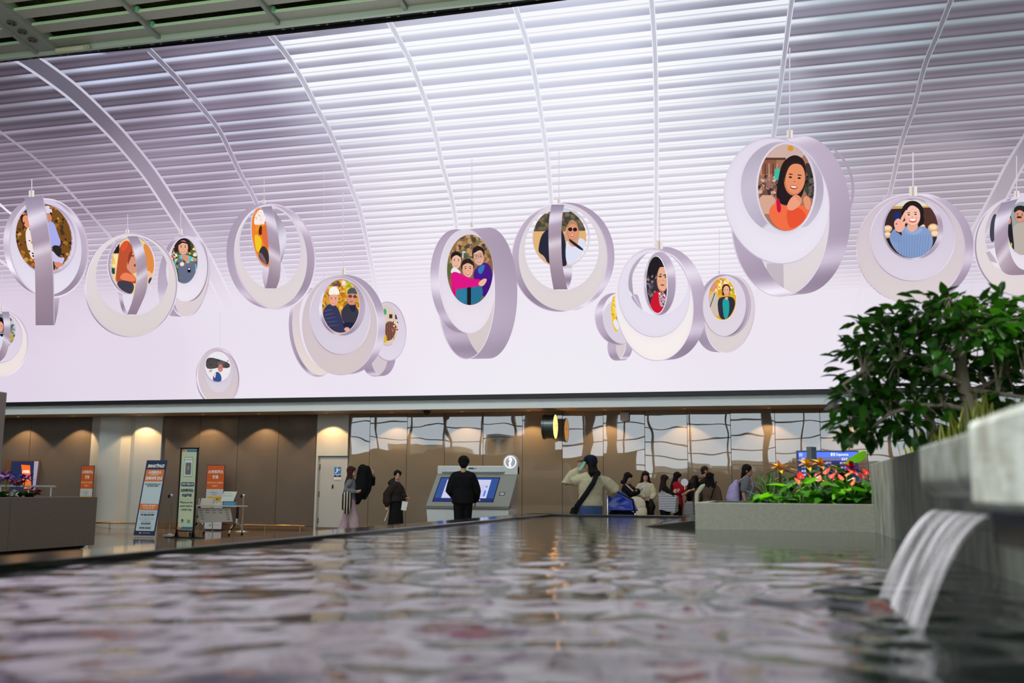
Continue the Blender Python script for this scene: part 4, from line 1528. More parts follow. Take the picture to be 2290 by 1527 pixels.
ph.e(1868, 480, 18, 40, (216, 140, 120))
ph.p([(1900, 560), (1960, 500), (2060, 500), (2100, 700), (2060, 860), (1930, 860), (1915, 700)], (186, 176, 166))
ph.face(1985, 420, 62, 84, (214, 154, 130), 4, True)
ph.e(1978, 440, 30, 14, (70, 50, 46))
ph.p([(1915, 400), (1920, 330), (1980, 300), (2060, 320), (2050, 400), (1980, 345)], (48, 38, 38))
ph.p([(1880, 720), (1900, 740), (1895, 790)], (230, 220, 40))
pd.band([(1775, 280), (1702, 480), (1700, 780), (1756, 1000), (1850, 1092), (2060, 1092)], [(1962, 232), (1884, 400), (1850, 600), (1880, 850), (1960, 1000), (2080, 1060)], BANDV, 8)
finish(pd, ph, 'pendant cut off by the right edge of the frame', 'portrait of a bearded man in a grey sweater')

# faint one behind the tree
pd, ph = start(T)
pd.hang(1442, 1000, 1270, 20)
pd.cres((1545, 1720, 474, 410, 0), (1545, 1660, 380, 330, 0), (226, 216, 228), (222, 210, 214), 3)
pd.hoop((1545, 1720, 480, 416, 0), (1580, 1712, 480, 416, 0), 161)
finish(pd, None, 'faint pendant mostly behind the tree', None)
# ------------------------------------------------------------------ the pool, its stone surround, planters and spout
WZ = .80
PX0, PX1, PY0, PY1 = -2.74, .84, -.9, 12.75
pool = empty('pool_basin', (PX0, 6, 0), 'raised black granite pool basin with a thin polished rim', 'pool')
rim_m = mat('polished_black_rim', (34, 36, 32), .07, spec=.8, var=.2, vscale=8)
side_m = mat('pool_side_stone', (70, 70, 62), .3, var=.15, vscale=6)
MB().lo_hi((PX0 - .34, PY0, .78), (PX0, PY1 + .3, .822)).build('rim', rim_m, pool, bevel=.006, world=True)
MB().lo_hi((PX0 - .34, PY1, .78), (1.6, PY1 + .3, .822)).build('rim', rim_m, pool, bevel=.006, world=True)
MB().lo_hi((PX0 - .3, PY0, 0), (PX0 - .04, PY1 + .26, .78)).build('basin_wall', side_m, pool, world=True)
MB().lo_hi((PX0 - .04, PY1 + .04, 0), (1.6, PY1 + .26, .78)).build('basin_wall', side_m, pool, world=True)
MB().lo_hi((PX0 - .3, PY0 - .3, 0), (1.6, PY0, .82)).build('basin_wall', side_m, pool, world=True)
MB().lo_hi((PX0 - .04, PY0, .6), (1.6, PY1 + .04, .66)).build('basin_floor', dark_stone, pool, world=True)

# water: a wavy surface, liveliest where the fall lands
w_m = bpy.data.materials.new('pool_water')
w_m.use_nodes = True
nt = w_m.node_tree
pb = nt.nodes['Principled BSDF']
pb.inputs['Base Color'].default_value = (.010, .013, .012, 1)
pb.inputs['Roughness'].default_value = .085
pb.inputs['IOR'].default_value = 1.5
tc = nt.nodes.new('ShaderNodeTexCoord')
mp = nt.nodes.new('ShaderNodeMapping')
mp.inputs['Scale'].default_value = (1, .8, 1)
nz = nt.nodes.new('ShaderNodeTexNoise')
nz.inputs['Scale'].default_value = 9
nz.inputs['Detail'].default_value = 3
bp = nt.nodes.new('ShaderNodeBump')
bp.inputs['Strength'].default_value = .22
bp.inputs['Distance'].default_value = .012
nt.links.new(tc.outputs['Object'], mp.inputs[0])
nt.links.new(mp.outputs[0], nz.inputs['Vector'])
nt.links.new(nz.outputs['Fac'], bp.inputs['Height'])
nt.links.new(bp.outputs[0], pb.inputs['Normal'])
ys = [PY0]
while ys[-1] < PY1:
    ys.append(ys[-1] + .012 + .0045 * max(0, ys[-1]))
ys[-1] = PY1
xs_ = np.linspace(PX0, PX1, 190)
X, Y = np.meshgrid(xs_, np.array(ys))
r_ = np.random.RandomState(5)
Z = np.zeros_like(X)
for k in range(46):
    wl = r_.uniform(.09, .60)
    th = r_.uniform(0, 2 * math.pi)
    Z += wl * .0023 * r_.uniform(.4, 1) * np.sin((X * math.cos(th) + Y * math.sin(th)) * 2 * math.pi / wl + r_.uniform(0, 6.28))
calm = 1 / (1 + np.exp((Y - 5.2) / .9)) * .9 + .06
fx, fy = .36, 3.0
D = np.hypot(X - fx, (Y - fy) * .8)
Z = Z * calm * (1 + 1.3 * np.exp(-(D / .7) ** 2)) + .006 * np.sin(D * 34) * np.exp(-D / .7)
Z *= np.clip((PX1 - X) / .05, 0, 1) * np.clip((X - PX0) / .05, .2, 1)
ny_, nx_ = X.shape
vs = np.stack([X.ravel(), Y.ravel(), Z.ravel() + WZ], 1)
idx = np.arange(nx_ * ny_).reshape(ny_, nx_)
fs = np.stack([idx[:-1, :-1].ravel(), idx[:-1, 1:].ravel(), idx[1:, 1:].ravel(), idx[1:, :-1].ravel()], 1)
me = bpy.data.meshes.new('pool_water')
me.from_pydata(vs.tolist(), [], fs.tolist())
me.materials.append(w_m)
me.polygons.foreach_set('use_smooth', [True] * len(me.polygons))
obj_of('pool_water', me, label='rippled dark pool water mirroring the pink-white screen', category='water', kind='stuff')

# low flower planter standing in the pool
pa, pb2 = Vector((-.625, 8.85, WZ)), Vector((.80, 8.85, WZ))
ang = 0
pw = (pb2 - pa).length
flower_bed = empty('flower_planter', (pa.x, pa.y, .62), 'low grey-green stone planter of anthuriums standing in the pool', 'planter', rz=ang)
PD = 2.6
fz = 1.025 - .62
for a, b in (((0, 0, 0), (pw + .3, .07, fz)), ((0, PD - .07, 0), (pw + .3, PD, fz)), ((0, .07, 0), (.07, PD - .07, fz)), ((pw + .23, .07, 0), (pw + .3, PD - .07, fz))):
    MB().lo_hi(a, b).build('planter_side', stone, flower_bed, bevel=.004)
soil_m = mat('dark_soil', (46, 36, 28), .9, var=.4, vscale=60, bump=.8, bscale=90)
MB().lo_hi((.07, .07, fz - .3), (pw + .23, PD - .07, fz - .09)).build('soil', soil_m, flower_bed)
# dark granite kerb beside it
MB().slab([(-1.10, 9.15, .74), (-.632, 8.95, .74), (-.632, 8.95, .872), (-1.10, 9.15, .806)], (.02, 3.4, 0)).build('granite_kerb', rim_m, bevel=.006, label='black granite kerb sloping up to the left end of the flower planter', category='kerb')

# tall concrete planter wall on the right that carries the tree
conc = mat('weathered_concrete', (128, 134, 124), .6, var=.28, vscale=7, bump=.35, bscale=50, tint=(84, 88, 80), stretch=(1, 1, .5))
tall = empty('tree_planter', (.84, 5, .62), 'tall weathered concrete planter wall behind the spout, holding the tree', 'planter')
for k, (a, b) in enumerate(((-.5, 3.2), (3.2, 5.2), (5.2, 7.1), (7.1, 8.92))):
    MB().lo_hi((.84, a + .004, .62), (.98, b - .004, 1.36)).build('wall_slab', conc, tall, bevel=.006, world=True)
MB().lo_hi((.84, 8.925, .62), (5.5, 9.06, 1.36)).build('wall_slab', conc, tall, bevel=.006, world=True)
MB().lo_hi((.98, -.5, .62), (5.5, 8.92, 1.27)).build('soil', soil_m, tall, world=True)

# spout: a slot between a lintel slab and a stone cheek, water pouring out
spout_m = mat('pale_stained_stone', (222, 228, 220), .6, var=.30, vscale=9, bump=.3, bscale=60, tint=(170, 168, 150))
lint_m = mat('grey_spout_stone', (160, 166, 158), .55, var=.25, vscale=12, bump=.2, bscale=60, tint=(120, 122, 108))
sp = empty('water_spout', (.6, 2.8, 1.0), 'pale stone water spout jutting from the tree planter wall', 'spout')
b = MB()
n = 7
prof = [(.84, 1.245), (.44, 1.245)] + [(.44 + .05 * (1 - math.cos(q)), 1.155 - .06 * math.sin(q)) for q in [math.pi / 2 * i / n for i in range(n + 1)]] + [(.84, 1.095)]
b.slab([(x, 2.36, z) for x, z in prof], (0, .86, 0))
b.build('lintel', lint_m, sp, world=True, bevel=.008)
MB().lo_hi((.42, 1.5, 1.070), (.86, 2.345, 1.262)).build('cheek_block', spout_m, sp, world=True, bevel=.018)
MB().lo_hi((.50, 2.345, 1.02), (.86, 3.26, 1.052)).build('spout_floor', lint_m, sp, world=True, bevel=.006)
MB().lo_hi((.46, 1.5, 1.0), (.86, 2.345, 1.068)).build('under_shadow', dark_stone, sp, world=True)  # dark slab stands for the shadow line under the cheek block

# falling sheet
f_m = bpy.data.materials.new('falling_water')
f_m.use_nodes = True
nt = f_m.node_tree
pb = nt.nodes['Principled BSDF']
pb.inputs['Base Color'].default_value = (.86, .82, .88, 1)
pb.inputs['Roughness'].default_value = .12
pb.inputs['IOR'].default_value = 1.33
pb.inputs['Specular IOR Level'].default_value = 1
out = nt.nodes['Material Output']
uvn = nt.nodes.new('ShaderNodeUVMap')
mp = nt.nodes.new('ShaderNodeMapping')
mp.inputs['Scale'].default_value = (20, .9, 1)
nt.links.new(uvn.outputs[0], mp.inputs[0])
nz = nt.nodes.new('ShaderNodeTexNoise')
nz.inputs['Scale'].default_value = 1
nz.inputs['Detail'].default_value = 5
nt.links.new(mp.outputs[0], nz.inputs['Vector'])
rp = nt.nodes.new('ShaderNodeValToRGB')
rp.color_ramp.elements[0].position = .40
rp.color_ramp.elements[0].color = (.06, .06, .06, 1)
rp.color_ramp.elements[1].position = .66
rp.color_ramp.elements[1].color = (.86, .86, .86, 1)
nt.links.new(nz.outputs['Fac'], rp.inputs[0])
tr = nt.nodes.new('ShaderNodeBsdfTransparent')
tr.inputs[0].default_value = (.86, .88, .88, 1)
mx = nt.nodes.new('ShaderNodeMixShader')
nt.links.new(rp.outputs[0], mx.inputs[0])
nt.links.new(tr.outputs[0], mx.inputs[1])
nt.links.new(pb.outputs[0], mx.inputs[2])
nt.links.new(mx.outputs[0], out.inputs['Surface'])
bp = nt.nodes.new('ShaderNodeBump')
bp.inputs['Strength'].default_value = .8
bp.inputs['Distance'].default_value = .01
nt.links.new(nz.outputs['Fac'], bp.inputs['Height'])
nt.links.new(bp.outputs[0], pb.inputs['Normal'])
NU, NV = 60, 26
vs, uv = [], []
r_ = np.random.RandomState(3)
ph_ = [(r_.uniform(6, 40), r_.uniform(0, 6.28), r_.uniform(.2, 1)) for _ in range(14)]
for i in range(NU + 1):
    u = i / NU
    y0 = 2.40 + .82 * u
    for j in range(NV + 1):
        v = j / NV
        drop = .268 * v ** 1.25
        fly = .50 - .185 * v ** .62
        wob = sum(a * math.sin(fq * u * 6 + p + v * 1.3) for fq, p, a in ph_) * .0014 * (.3 + v)
        y = y0 + (.5 - u) * .03 * v + .10 * v * (u - .2)
        vs.append((fly + wob, y, 1.066 - drop + .5 * wob * (1 - v)))
        uv.append((u, v))
fs = [(i * (NV + 1) + j, i * (NV + 1) + j + 1, (i + 1) * (NV + 1) + j + 1, (i + 1) * (NV + 1) + j) for i in range(NU) for j in range(NV)]
me = bpy.data.meshes.new('falling_water')
me.from_pydata(vs, [], fs)
me.materials.append(f_m)
ul = me.uv_layers.new(name='UVMap')
for p in me.polygons:
    for li, vi in zip(p.loop_indices, p.vertices):
        ul.data[li].uv = uv[vi]
me.polygons.foreach_set('use_smooth', [True] * len(me.polygons))
obj_of('falling_water', me, label='streaked sheet of water falling from the stone spout into the pool', category='water', kind='stuff')

# dark stone planter at the far left, on the floor
dk = mat('taupe_planter_stone', (104, 94, 84), .5, var=.1, vscale=20, bump=.2, bscale=90)
lp = empty('stone_planter', (-12.1, 14, 0), 'long taupe stone planter box with orchids at the far left', 'planter')
for a, b in ((9.0, 11.8), (11.8, 14.05), (14.05, 16.25)):
    MB().lo_hi((-12.2, a + .004, .07), (-12.1, b - .004, .945)).build('planter_side', dk, lp, world=True, bevel=.006)
MB().lo_hi((-15, 16.15, .07), (-12.2, 16.25, .945)).build('planter_side', dk, lp, world=True, bevel=.006)
MB().lo_hi((-15, 9.0, .07), (-14.9, 16.15, .945)).build('planter_side', dk, lp, world=True, bevel=.006)
MB().lo_hi((-14.9, 9.0, 0), (-12.3, 16.1, .82)).build('soil', soil_m, lp, world=True)
MB().lo_hi((-14.8, 9.0, 0), (-12.32, 16.0, .07)).build('plinth', black_mat, lp, world=True)
# ------------------------------------------------------------------ signs, furniture and fittings along the wall
class Board:
    """flat printed sheet in the local xz plane, seen from -y; v runs down from the top edge"""

    def __init__(s, root, w, z0, z1, y=0):
        s.root, s.w, s.z0, s.z1, s.y, s.n = root, w, z0, z1, y, 0

    def yy(s):
        s.n += 1
        return s.y - .0008 * s.n

    def rect(s, name, u0, u1, v0, v1, color, r=0, skew=0, emit=0):
        x0, x1 = (u0 - .5) * s.w, (u1 - .5) * s.w
        za, zb = s.z1 - v0 * (s.z1 - s.z0), s.z1 - v1 * (s.z1 - s.z0)
        pts = []
        if r:
            for cx, cz, a0 in ((x1 - r, za - r, 0), (x0 + r, za - r, 90), (x0 + r, zb + r, 180), (x1 - r, zb + r, 270)):
                for k in range(5):
                    t = math.radians(a0 + 22.5 * k)
                    pts.append((cx + r * math.cos(t), cz + r * math.sin(t)))
        else:
            pts = [(x1 + skew, za), (x0 + skew, za), (x0, zb), (x1, zb)]
        y = s.yy()
        b = MB().add([(x, y, z) for x, z in pts], [tuple(range(len(pts)))])
        return b.build(name, mat('print_%02x%02x%02x%s' % (*color, 'e%g' % emit if emit else ''), color, .45, emit=emit), s.root)

    def poly(s, name, pts, color, emit=0):
        y = s.yy()
        b = MB().add([((u - .5) * s.w, y, s.z1 - v * (s.z1 - s.z0)) for u, v in pts], [tuple(range(len(pts)))])
        return b.build(name, mat('print_%02x%02x%02x%s' % (*color, 'e%g' % emit if emit else ''), color, .45, emit=emit), s.root)

    def text(s, body, u, v, h, color, width=None, bold=0, emit=0, shear=0):
        me = text_mesh(body, h, width, bold)
        me.materials.append(mat('print_%02x%02x%02x%s' % (*color, 'e%g' % emit if emit else ''), color, .45, emit=emit))
        if shear:
            for p in me.vertices:
                p.co.x += p.co.z * shear
        y = s.yy()
        return obj_of('lettering', me, s.root, ((u - .5) * s.w, y, s.z1 - v * (s.z1 - s.z0)))

    def wings(s, u, v, k, color):
        """small winged emblem"""
        s.poly('emblem', [(u - 1.0 * k, v - .16 * k), (u - .2 * k, v), (u, v + .12 * k), (u + .2 * k, v), (u + 1.0 * k, v - .16 * k), (u + .5 * k, v + .12 * k), (u, v + .3 * k), (u - .5 * k, v + .12 * k)], color)


NAVY, ORANGE, PALE, WHITE = (24, 38, 78), (222, 120, 48), (196, 212, 214), (240, 240, 236)
INK = (40, 48, 66)
# navy leaning banner
bn = empty('leaning_banner', (-13.905, 20.4, 0), 'navy and pale blue leaning banner with two orange blocks', 'sign')
bn.rotation_euler = (math.radians(-11), 0, 0)
MB().lo_hi((-.275, 0, .045), (.275, .006, 1.80)).build('banner_sheet', mat('banner_navy', NAVY, .5), bn)
b = Board(bn, .55, .045, 1.80)
b.text('SMARTPASS', .5, .078, .1, WHITE, .44, .004, shear=.22)
b.poly('emblem', [(.575, .040), (.592, .052), (.592, .062), (.556, .062), (.556, .052)], WHITE)
b.rect('printed_panel', .06, .94, .125, .94, PALE, .03)
b.rect('printed_block', .06, .94, .125, .285, ORANGE, .03)
b.rect('printed_block', .06, .94, .25, .287, ORANGE)
b.text('스마트패스', .5, .165, .085, WHITE, .34, .003)
b.text('(안면인증)', .5, .2, .04, WHITE, .2)
b.text('등록여객 안내', .5, .245, .085, WHITE, .43, .003)
b.text('아직 스마트패스앱이 없으신가요?', .5, .325, .04, INK, .42, .001)
b.text('지금 다운로드 하세요!', .5, .349, .04, INK, .3, .001)
b.rect('printed_block', .06, .94, .585, .668, ORANGE)
b.text('스마트패스 운영 출국장', .5, .61, .045, WHITE, .36, .001)
b.text('1C, 1D, 2C, 2D', .5, .643, .05, WHITE, .27, .001)
b.text('안면인식으로 출국장까지', .5, .697, .042, (120, 130, 140), .42)
b.text('여권, 탑승권 없이 통과!', .5, .73, .045, INK, .36, .002)
b.text('한국 기준으로만 이용', .5, .785, .04, (120, 130, 140), .37)
b.text('최초등록 이후엔', .5, .815, .04, (120, 130, 140), .24)
b.text('서비스만료 불가', .5, .845, .042, INK, .26, .002)
b.text('7세 미만 이용 불가', .5, .902, .042, INK, .31, .002)
b.rect('printed_line', .16, .84, .758, .760, (150, 160, 165))
b.rect('printed_line', .16, .84, .872, .874, (150, 160, 165))
b.wings(.32, .965, .055, WHITE)
b.text('Incheon Airport', .62, .968, .03, WHITE, .19)
g = MB()
for sx in (-.26, .26):
    g.tube([(sx, .012, .05), (sx, .012, .005)], .008, 8)
g.tube([(-.27, .012, 0.012), (.27, .012, 0.012)], .008, 8)
g.build('stand_foot', steel, bn)
g = MB()
g.tube([(0, .02, 1.3), (0, .42, -.07)], .008, 8)
g.build('back_stay', steel, bn)
for sx in (-.26, .26):
    for z in (1.785, .06):
        MB().lathe([(.007, 0), (.007, .004), (0, .004)], (sx, -.004, z), 8, axis='y').build('eyelet', chrome, bn)

# green framed notice on a black stand
gn = empty('framed_notice', (-12.97, 20.6, 0), 'pale green notice in a tall black frame beside the navy banner', 'sign')
f = MB()
for sx in (-.215, .215):
    f.lo_hi((sx - .017, -.02, .02), (sx + .017, .02, 2.04))
f.lo_hi((-.232, -.02, 2.02), (.232, .02, 2.055)).lo_hi((-.2, -.02, .14), (.2, .02, .165))
f.build('frame', black_mat, gn)
MB().lo_hi((-.2, -.004, .185), (.2, .004, 2.02)).build('notice_sheet', mat('notice_green', (196, 208, 170), .5), gn)
f = MB().lo_hi((-.5, -.03, 0), (.5, .03, .022))
for sx in (-.215, .215):
    f.add([(sx - .06, -.02, .02), (sx + .06, -.02, .02), (sx, -.02, .16), (sx - .06, .02, .02), (sx + .06, .02, .02), (sx, .02, .16)], [(0, 1, 2), (5, 4, 3), (0, 3, 4, 1), (1, 4, 5, 2), (2, 5, 3, 0)])
    f.lo_hi((sx - .02, -.2, 0), (sx + .02, .2, .02))
f.build('stand_foot', black_mat, gn)
BLUE2, GRN = (34, 120, 160), (196, 208, 170)
b = Board(gn, .4, .185, 2.02, -.005)
b.poly('printed_strip', [(.26, .012), (1, .012), (1, .036), (.36, .036)], BLUE2)
b.poly('printed_strip', [(.0, .008), (.16, .008), (.3, .036), (.0, .03)], ORANGE)
b.rect('printed_icon', .2, .76, .1, .345, (60, 66, 60))
b.rect('printed_icon', .215, .745, .105, .34, (214, 222, 208))
b.rect('printed_icon', .215, .745, .130, .134, (60, 66, 60))
b.rect('printed_icon', .3, .67, .17, .32, (112, 112, 118), .02)
b.rect('printed_icon', .3, .67, .282, .286, (80, 80, 86))
b.poly('printed_icon', [(.5, .2), (.44, .24), (.485, .24), (.45, .28), (.53, .228), (.485, .228)], (240, 210, 40))
b.rect('printed_pill', .08, .93, .415, .462, (32, 64, 98), .03)
b.text('안전한 여행을 위해', .5, .438, .05, WHITE, .3, .001)
b.text('보조배터리는', .5, .515, .08, (28, 58, 92), .33, .003)
b.text('비닐팩에!', .5, .575, .08, (28, 58, 92), .25, .003)
b.rect('printed_line', .06, .94, .622, .6245, (140, 150, 130))
for k, tx in enumerate(('Please put the', 'power bank in', 'a plastic bag')):
    b.text(tx, .5, .665 + .044 * k, .06, INK, (.32, .32, .28)[k], .001)
b.poly('emblem', [(.3 + .07 * math.cos(t), .885 + .016 * math.sin(t)) for t in [i * .5 for i in range(13)]], (50, 52, 66))
b.poly('emblem', [(.31 + .035 * math.cos(t), .889 + .008 * math.sin(t)) for t in [i * .5 for i in range(13)]], (190, 60, 60))
b.wings(.7, .885, .1, BLUE2)
b.text('국토교통부', .3, .915, .02, INK, .08)
b.text('Incheon Airport', .7, .915, .02, INK, .11)
b.poly('printed_strip', [(.3, .965), (1, .965), (1, .99), (.2, .99)], BLUE2)
b.poly('printed_strip', [(.0, .965), (.16, .965), (.26, .985), (.0, .995)], ORANGE)


def orange_sign(loc, label, lean, w=.55, z1=1.76):
    s = empty('orange_sign', loc, label, 'sign', 'tall orange and white signs')
    s.rotation_euler = (math.radians(-lean), 0, 0)
    MB().lo_hi((-w / 2, 0, .03), (w / 2, .018, z1)).build('sign_board', mat('sign_edge_blue', (50, 54, 90), .4), s)
    b = Board(s, w, .03, z1)
    b.rect('printed_panel', .03, .97, .008, .992, (206, 208, 206))
    b.rect('printed_block', .03, .97, .008, .375, (224, 98, 26))
    b.text('스마트패스', .5, .105, .1, WHITE, w * .84, .004)
    b.text('전용', .5, .185, .1, WHITE, w * .34, .004)
    b.text('FACE ID USERS', .5, .275, .07, (250, 214, 170), w * .86, .001)
    b.text('ONLY', .5, .325, .07, (250, 214, 170), w * .34, .001)
    b.text('스마트패스앱', .45, .43, .035, INK, w * .4)
    b.text('다운로드', .48, .462, .035, INK, w * .28)
    b.rect('printed_block', .1, .95, .49, .57, (226, 184, 46))
    b.text('스마트패스', .5, .53, .075, (86, 92, 110), w * .76, .002)
    b.text('등록하면', .62, .63, .06, INK, w * .5, .002)
    b.text('입니다', .66, .71, .06, INK, w * .4, .002)
    b.text('이용 안내', .62, .79, .035, (120, 120, 124), w * .4)
    b.text('Smart check service', .5, .83, .03, (120, 120, 124), w * .7)
    b.wings(.34, .93, .08, BLUE2)
    b.text('Incheon Airport', .66, .935, .03, (120, 120, 124), w * .4)
    f = MB().lo_hi((-w / 2, .0, 0), (w / 2, .03, .03)).lo_hi((-w / 2, -.12, 0), (-w / 2 + .03, .16, .012)).lo_hi((w / 2 - .03, -.12, 0), (w / 2, .16, .012))
    f.build('sign_foot', black_mat, s)


orange_sign((-14.62, 24.55, 0), 'orange and white sign behind the folding table', 0)
orange_sign((-18.4, 24.2, 0), 'orange and white sign beside the white pier, partly behind the dark planter', 0, .42, 1.73)

# queue posts
for x, y, lab in ((-14.02, 21.6, 'steel queue post left of the green framed notice'), (-13.6, 24.3, 'steel queue post right of the folding table')):
    s = empty('queue_post', (x, y, 0), lab, 'post', 'steel queue posts')
    MB().lathe([(.17, 0), (.17, .012), (.05, .026), (.032, .05)], n=28).build('base', steel, s, smooth=True)
    MB().lathe([(.026, .03), (.026, .9), (.034, .905), (.034, .975), (.02, .985), (0, .985)], n=18).build('pole', steel, s, smooth=True)
    MB().lo_hi((-.085, -.035, .89), (-.03, .035, .965)).build('belt_cassette', black_mat, s, bevel=.006)

# folding table
tb = empty('folding_table', (-12.98, 22.0, 0), 'pale folding table on castors with a slotted front panel', 'table')
pale = mat('pale_laminate', (198, 192, 180), .35)
grey_m = mat('pale_grey_metal', (182, 184, 180), .35, .4)
MB().lo_hi((-.64, -.28, .69), (.64, .28, .72)).build('tabletop', pale, tb, bevel=.005)
pn = MB()
for k in range(6):
    pass
pnl = MB().slab([(-.46, -.2, .66), (.44, -.2, .66), (.47, -.12, .34), (-.42, -.12, .30)], (0, .012, .002)).build('front_panel', pale, tb)
slot = MB().box((0, 0, 0), (.085, .008, .01)).mesh('slot', mat('slot_dark', (70, 64, 58), .6))
for i in range(5):
    for j in range(5):
        if i in (1, 2, 3) and j > 1:
            continue
        z = .60 - .052 * j
        obj_of('slot', slot, pnl, (-.36 + .175 * i + .008 * j, -.2 + (.66 - z) * .235 - .002, z))
castor = MB().lathe([(.008, -.018), (.034, -.016), (.036, 0), (.034, .016), (.008, .018)], n=16, axis='x').lo_hi((-.012, -.02, 0), (.012, .02, .05)).mesh('castor', black_mat)
for sx in (-.52, .52):
    c = MB().tube([(sx, 0, .69), (sx, .0, .42)], .032, 10)
    c.build('leg_sleeve', black_mat, tb, smooth=True)
    leg = MB().tube([(sx, 0, .45), (sx, -.02, .32), (sx - .03, -.2, .2), (sx - .04, -.27, .08)], .024, 10).tube([(sx, 0, .32), (sx, .2, .22), (sx, .27, .08)], .022, 10).build('leg', grey_m, tb, smooth=True)
    MB().tube([(sx - .005, -.08, .285), (sx - .035, -.23, .15)], .03, 10).build('leg_grip', black_mat, leg)
    obj_of('castor', castor, leg, (sx - .04, -.27, .036))
    obj_of('castor', castor, leg, (sx, .27, .036))
# things on the table
it = empty('table_sign', (-12.72, 21.95, .72), 'tilted white table sign on a blue holder on the folding table', 'sign')
MB().slab([(-.19, 0, .10), (.16, 0, .10), (.2, .09, .335), (-.15, .09, .335)], (0, .012, .0)).build('sign_sheet', mat('sign_white', (214, 220, 208), .4), it)
MB().lo_hi((-.12, .02, 0), (.18, .14, .09)).build('blue_holder', mat('holder_blue', (90, 160, 196), .4), it, bevel=.008)
for k in range(4):
    MB().add([(-.15 + .012 * k, -.001 + .02 * k, .29 - .052 * k), (.12, -.001 + .02 * k, .29 - .052 * k), (.12, .001 + .018 * k, .282 - .052 * k), (-.15, .001 + .018 * k, .282 - .052 * k)], [(3, 2, 1, 0)]).build('printed_line', mat('line_green', (150, 176, 160), .5), it)
w_ = MB()
for k in range(5):
    w_.box((-.06 + .035 * k, 0, .02 + .012 * (k % 2)), (.03, .06, .04 + .02 * (k % 2)), .3 * k)
w_.build('paper_stack', mat('paper_white', (220, 220, 214), .5), label='small white heap of slips and clips on the folding table', category='papers', loc=(-12.95, 21.85, .72))
ch = empty('side_chair', (-13.75, 22.5, 0), 'pale chair with a green seat half hidden behind the green framed notice', 'chair')
MB().lo_hi((-.22, -.2, .43), (.22, .22, .47)).build('seat', mat('seat_green', (78, 104, 44), .6), ch, bevel=.012)
MB().slab([(-.2, .2, .5), (.2, .2, .5), (.2, .3, .88), (-.2, .3, .88)], (0, .02, 0)).build('backrest', pale, ch, bevel=.01)
for sx in (-.2, .2):
    MB().tube([(sx, .22, .86), (sx, .18, .44), (sx, .26, 0.02)], .012, 8).build('leg', grey_m, ch)
    MB().tube([(sx, -.18, .44), (sx, -.22, 0.02)], .012, 8).build('leg', grey_m, ch)
    MB().tube([(sx, .2, .62), (sx + .04, .05, .66), (sx + .02, -.16, .6), (sx, -.16, .44)], .012, 8).build('armrest', grey_m, ch)

# wall screen and grey rail at the far left
wsn = empty('wall_screen', (-21.0, 24.9, 1.45), 'wall screen at the far left showing an orange banner', 'screen')
MB().lo_hi((-.75, 0, -.45), (.38, .08, .46)).build('screen_frame', mat('screen_frame_brown', (120, 84, 56), .3), wsn)
b = Board(wsn, 1.09, -.42, .42, -.003)
b.rect('picture', 0, .86, 0, 1, (26, 36, 74), emit=.55)
b.poly('picture', [(.72, .0), (.86, .0), (.82, 1), (.74, 1)], (150, 150, 176), emit=.5)
b.poly('picture', [(.32, .12), (.60, .14), (.70, .95), (.45, .95)], (230, 104, 30), emit=.6)
b.text('스마트패스', .49, .36, .1, WHITE, .27, .003, emit=.8)
b.text('전용', .55, .6, .1, WHITE, .12, .003, emit=.8)
gr = empty('guard_rail', (-18.05, 21.6, 0), 'grey flat-topped guard rail behind the dark planter', 'rail')
MB().lo_hi((-1.15, -.04, 1.12), (.72, .04, 1.165)).build('top_rail', grey_m, gr, bevel=.006)
for x in (-.9, -.06, .6):
    MB().tube([(x, 0, 0), (x, 0, 1.12)], .022, 10).build('rail_post', grey_m, gr)

# door sign
sg = empty('door_sign', (-11.22, 24.985, 1.56), 'blue escalator sign plate on the grey door', 'sign')
MB().lo_hi((-.1, 0, -.17), (.1, .01, .17)).build('plate', mat('plate_white', (226, 226, 220), .4), sg)
b = Board(sg, .2, -.17, .17, -.001)
b.rect('blue_square', 0, 1, 0, .56, (40, 124, 196))
b.rect('navy_strip', 0, 1, .62, .80, (22, 44, 104))
b.poly('pictogram', [(.12, .48), (.3, .48), (.62, .26), (.85, .26), (.85, .2), (.58, .2), (.26, .42), (.12, .42)], WHITE)
b.poly('pictogram', [(.34, .12), (.48, .12), (.5, .3), (.32, .42)], WHITE)
b.poly('pictogram', [(.41 + .06 * math.cos(t), .07 + .035 * math.sin(t)) for t in [i * .6 for i in range(11)]], WHITE)
b.text('비상구', .5, .71, .04, WHITE, .09)
b.text('Staff only', .5, .9, .02, (190, 90, 60), .08)

# information kiosk
KY = 21.9
ks = empty('information_kiosk', (-6.41, 21.6, 0), 'white information kiosk with a sloping touch screen and lit question mark', 'kiosk')
kw = mat('kiosk_white', (206, 212, 206), .3)
kg = mat('kiosk_grey', (150, 152, 144), .35)
x0, x1 = -7.36, -5.46
MB().lo_hi((x0 + .0, KY - .02, 1.485), (x1, KY + .16, 1.685)).build('header', kw, ks, world=True, bevel=.02)
MB().lo_hi((x0 + .12, KY - .05, 1.515), (x0 + 1.6, KY - .015, 1.575)).build('light_bar', mat('bar_grey', (130, 134, 130), .3, .6), ks, world=True, bevel=.008)
MB().lo_hi((x0 + .12, KY - .056, 1.55), (x0 + 1.6, KY - .05, 1.575)).build('light_bar', mat('bar_pale', (214, 216, 212), .3), ks, world=True)
MB().lo_hi((x0 + .75, KY - .026, 1.61), (x0 + .87, KY - .018, 1.64)).lathe([(.012, 0), (.012, .01)], (x0 + .91, KY - .03, 1.625), 10, axis='y').build('camera_slot', black_mat, ks, world=True)
hd_ = MB()
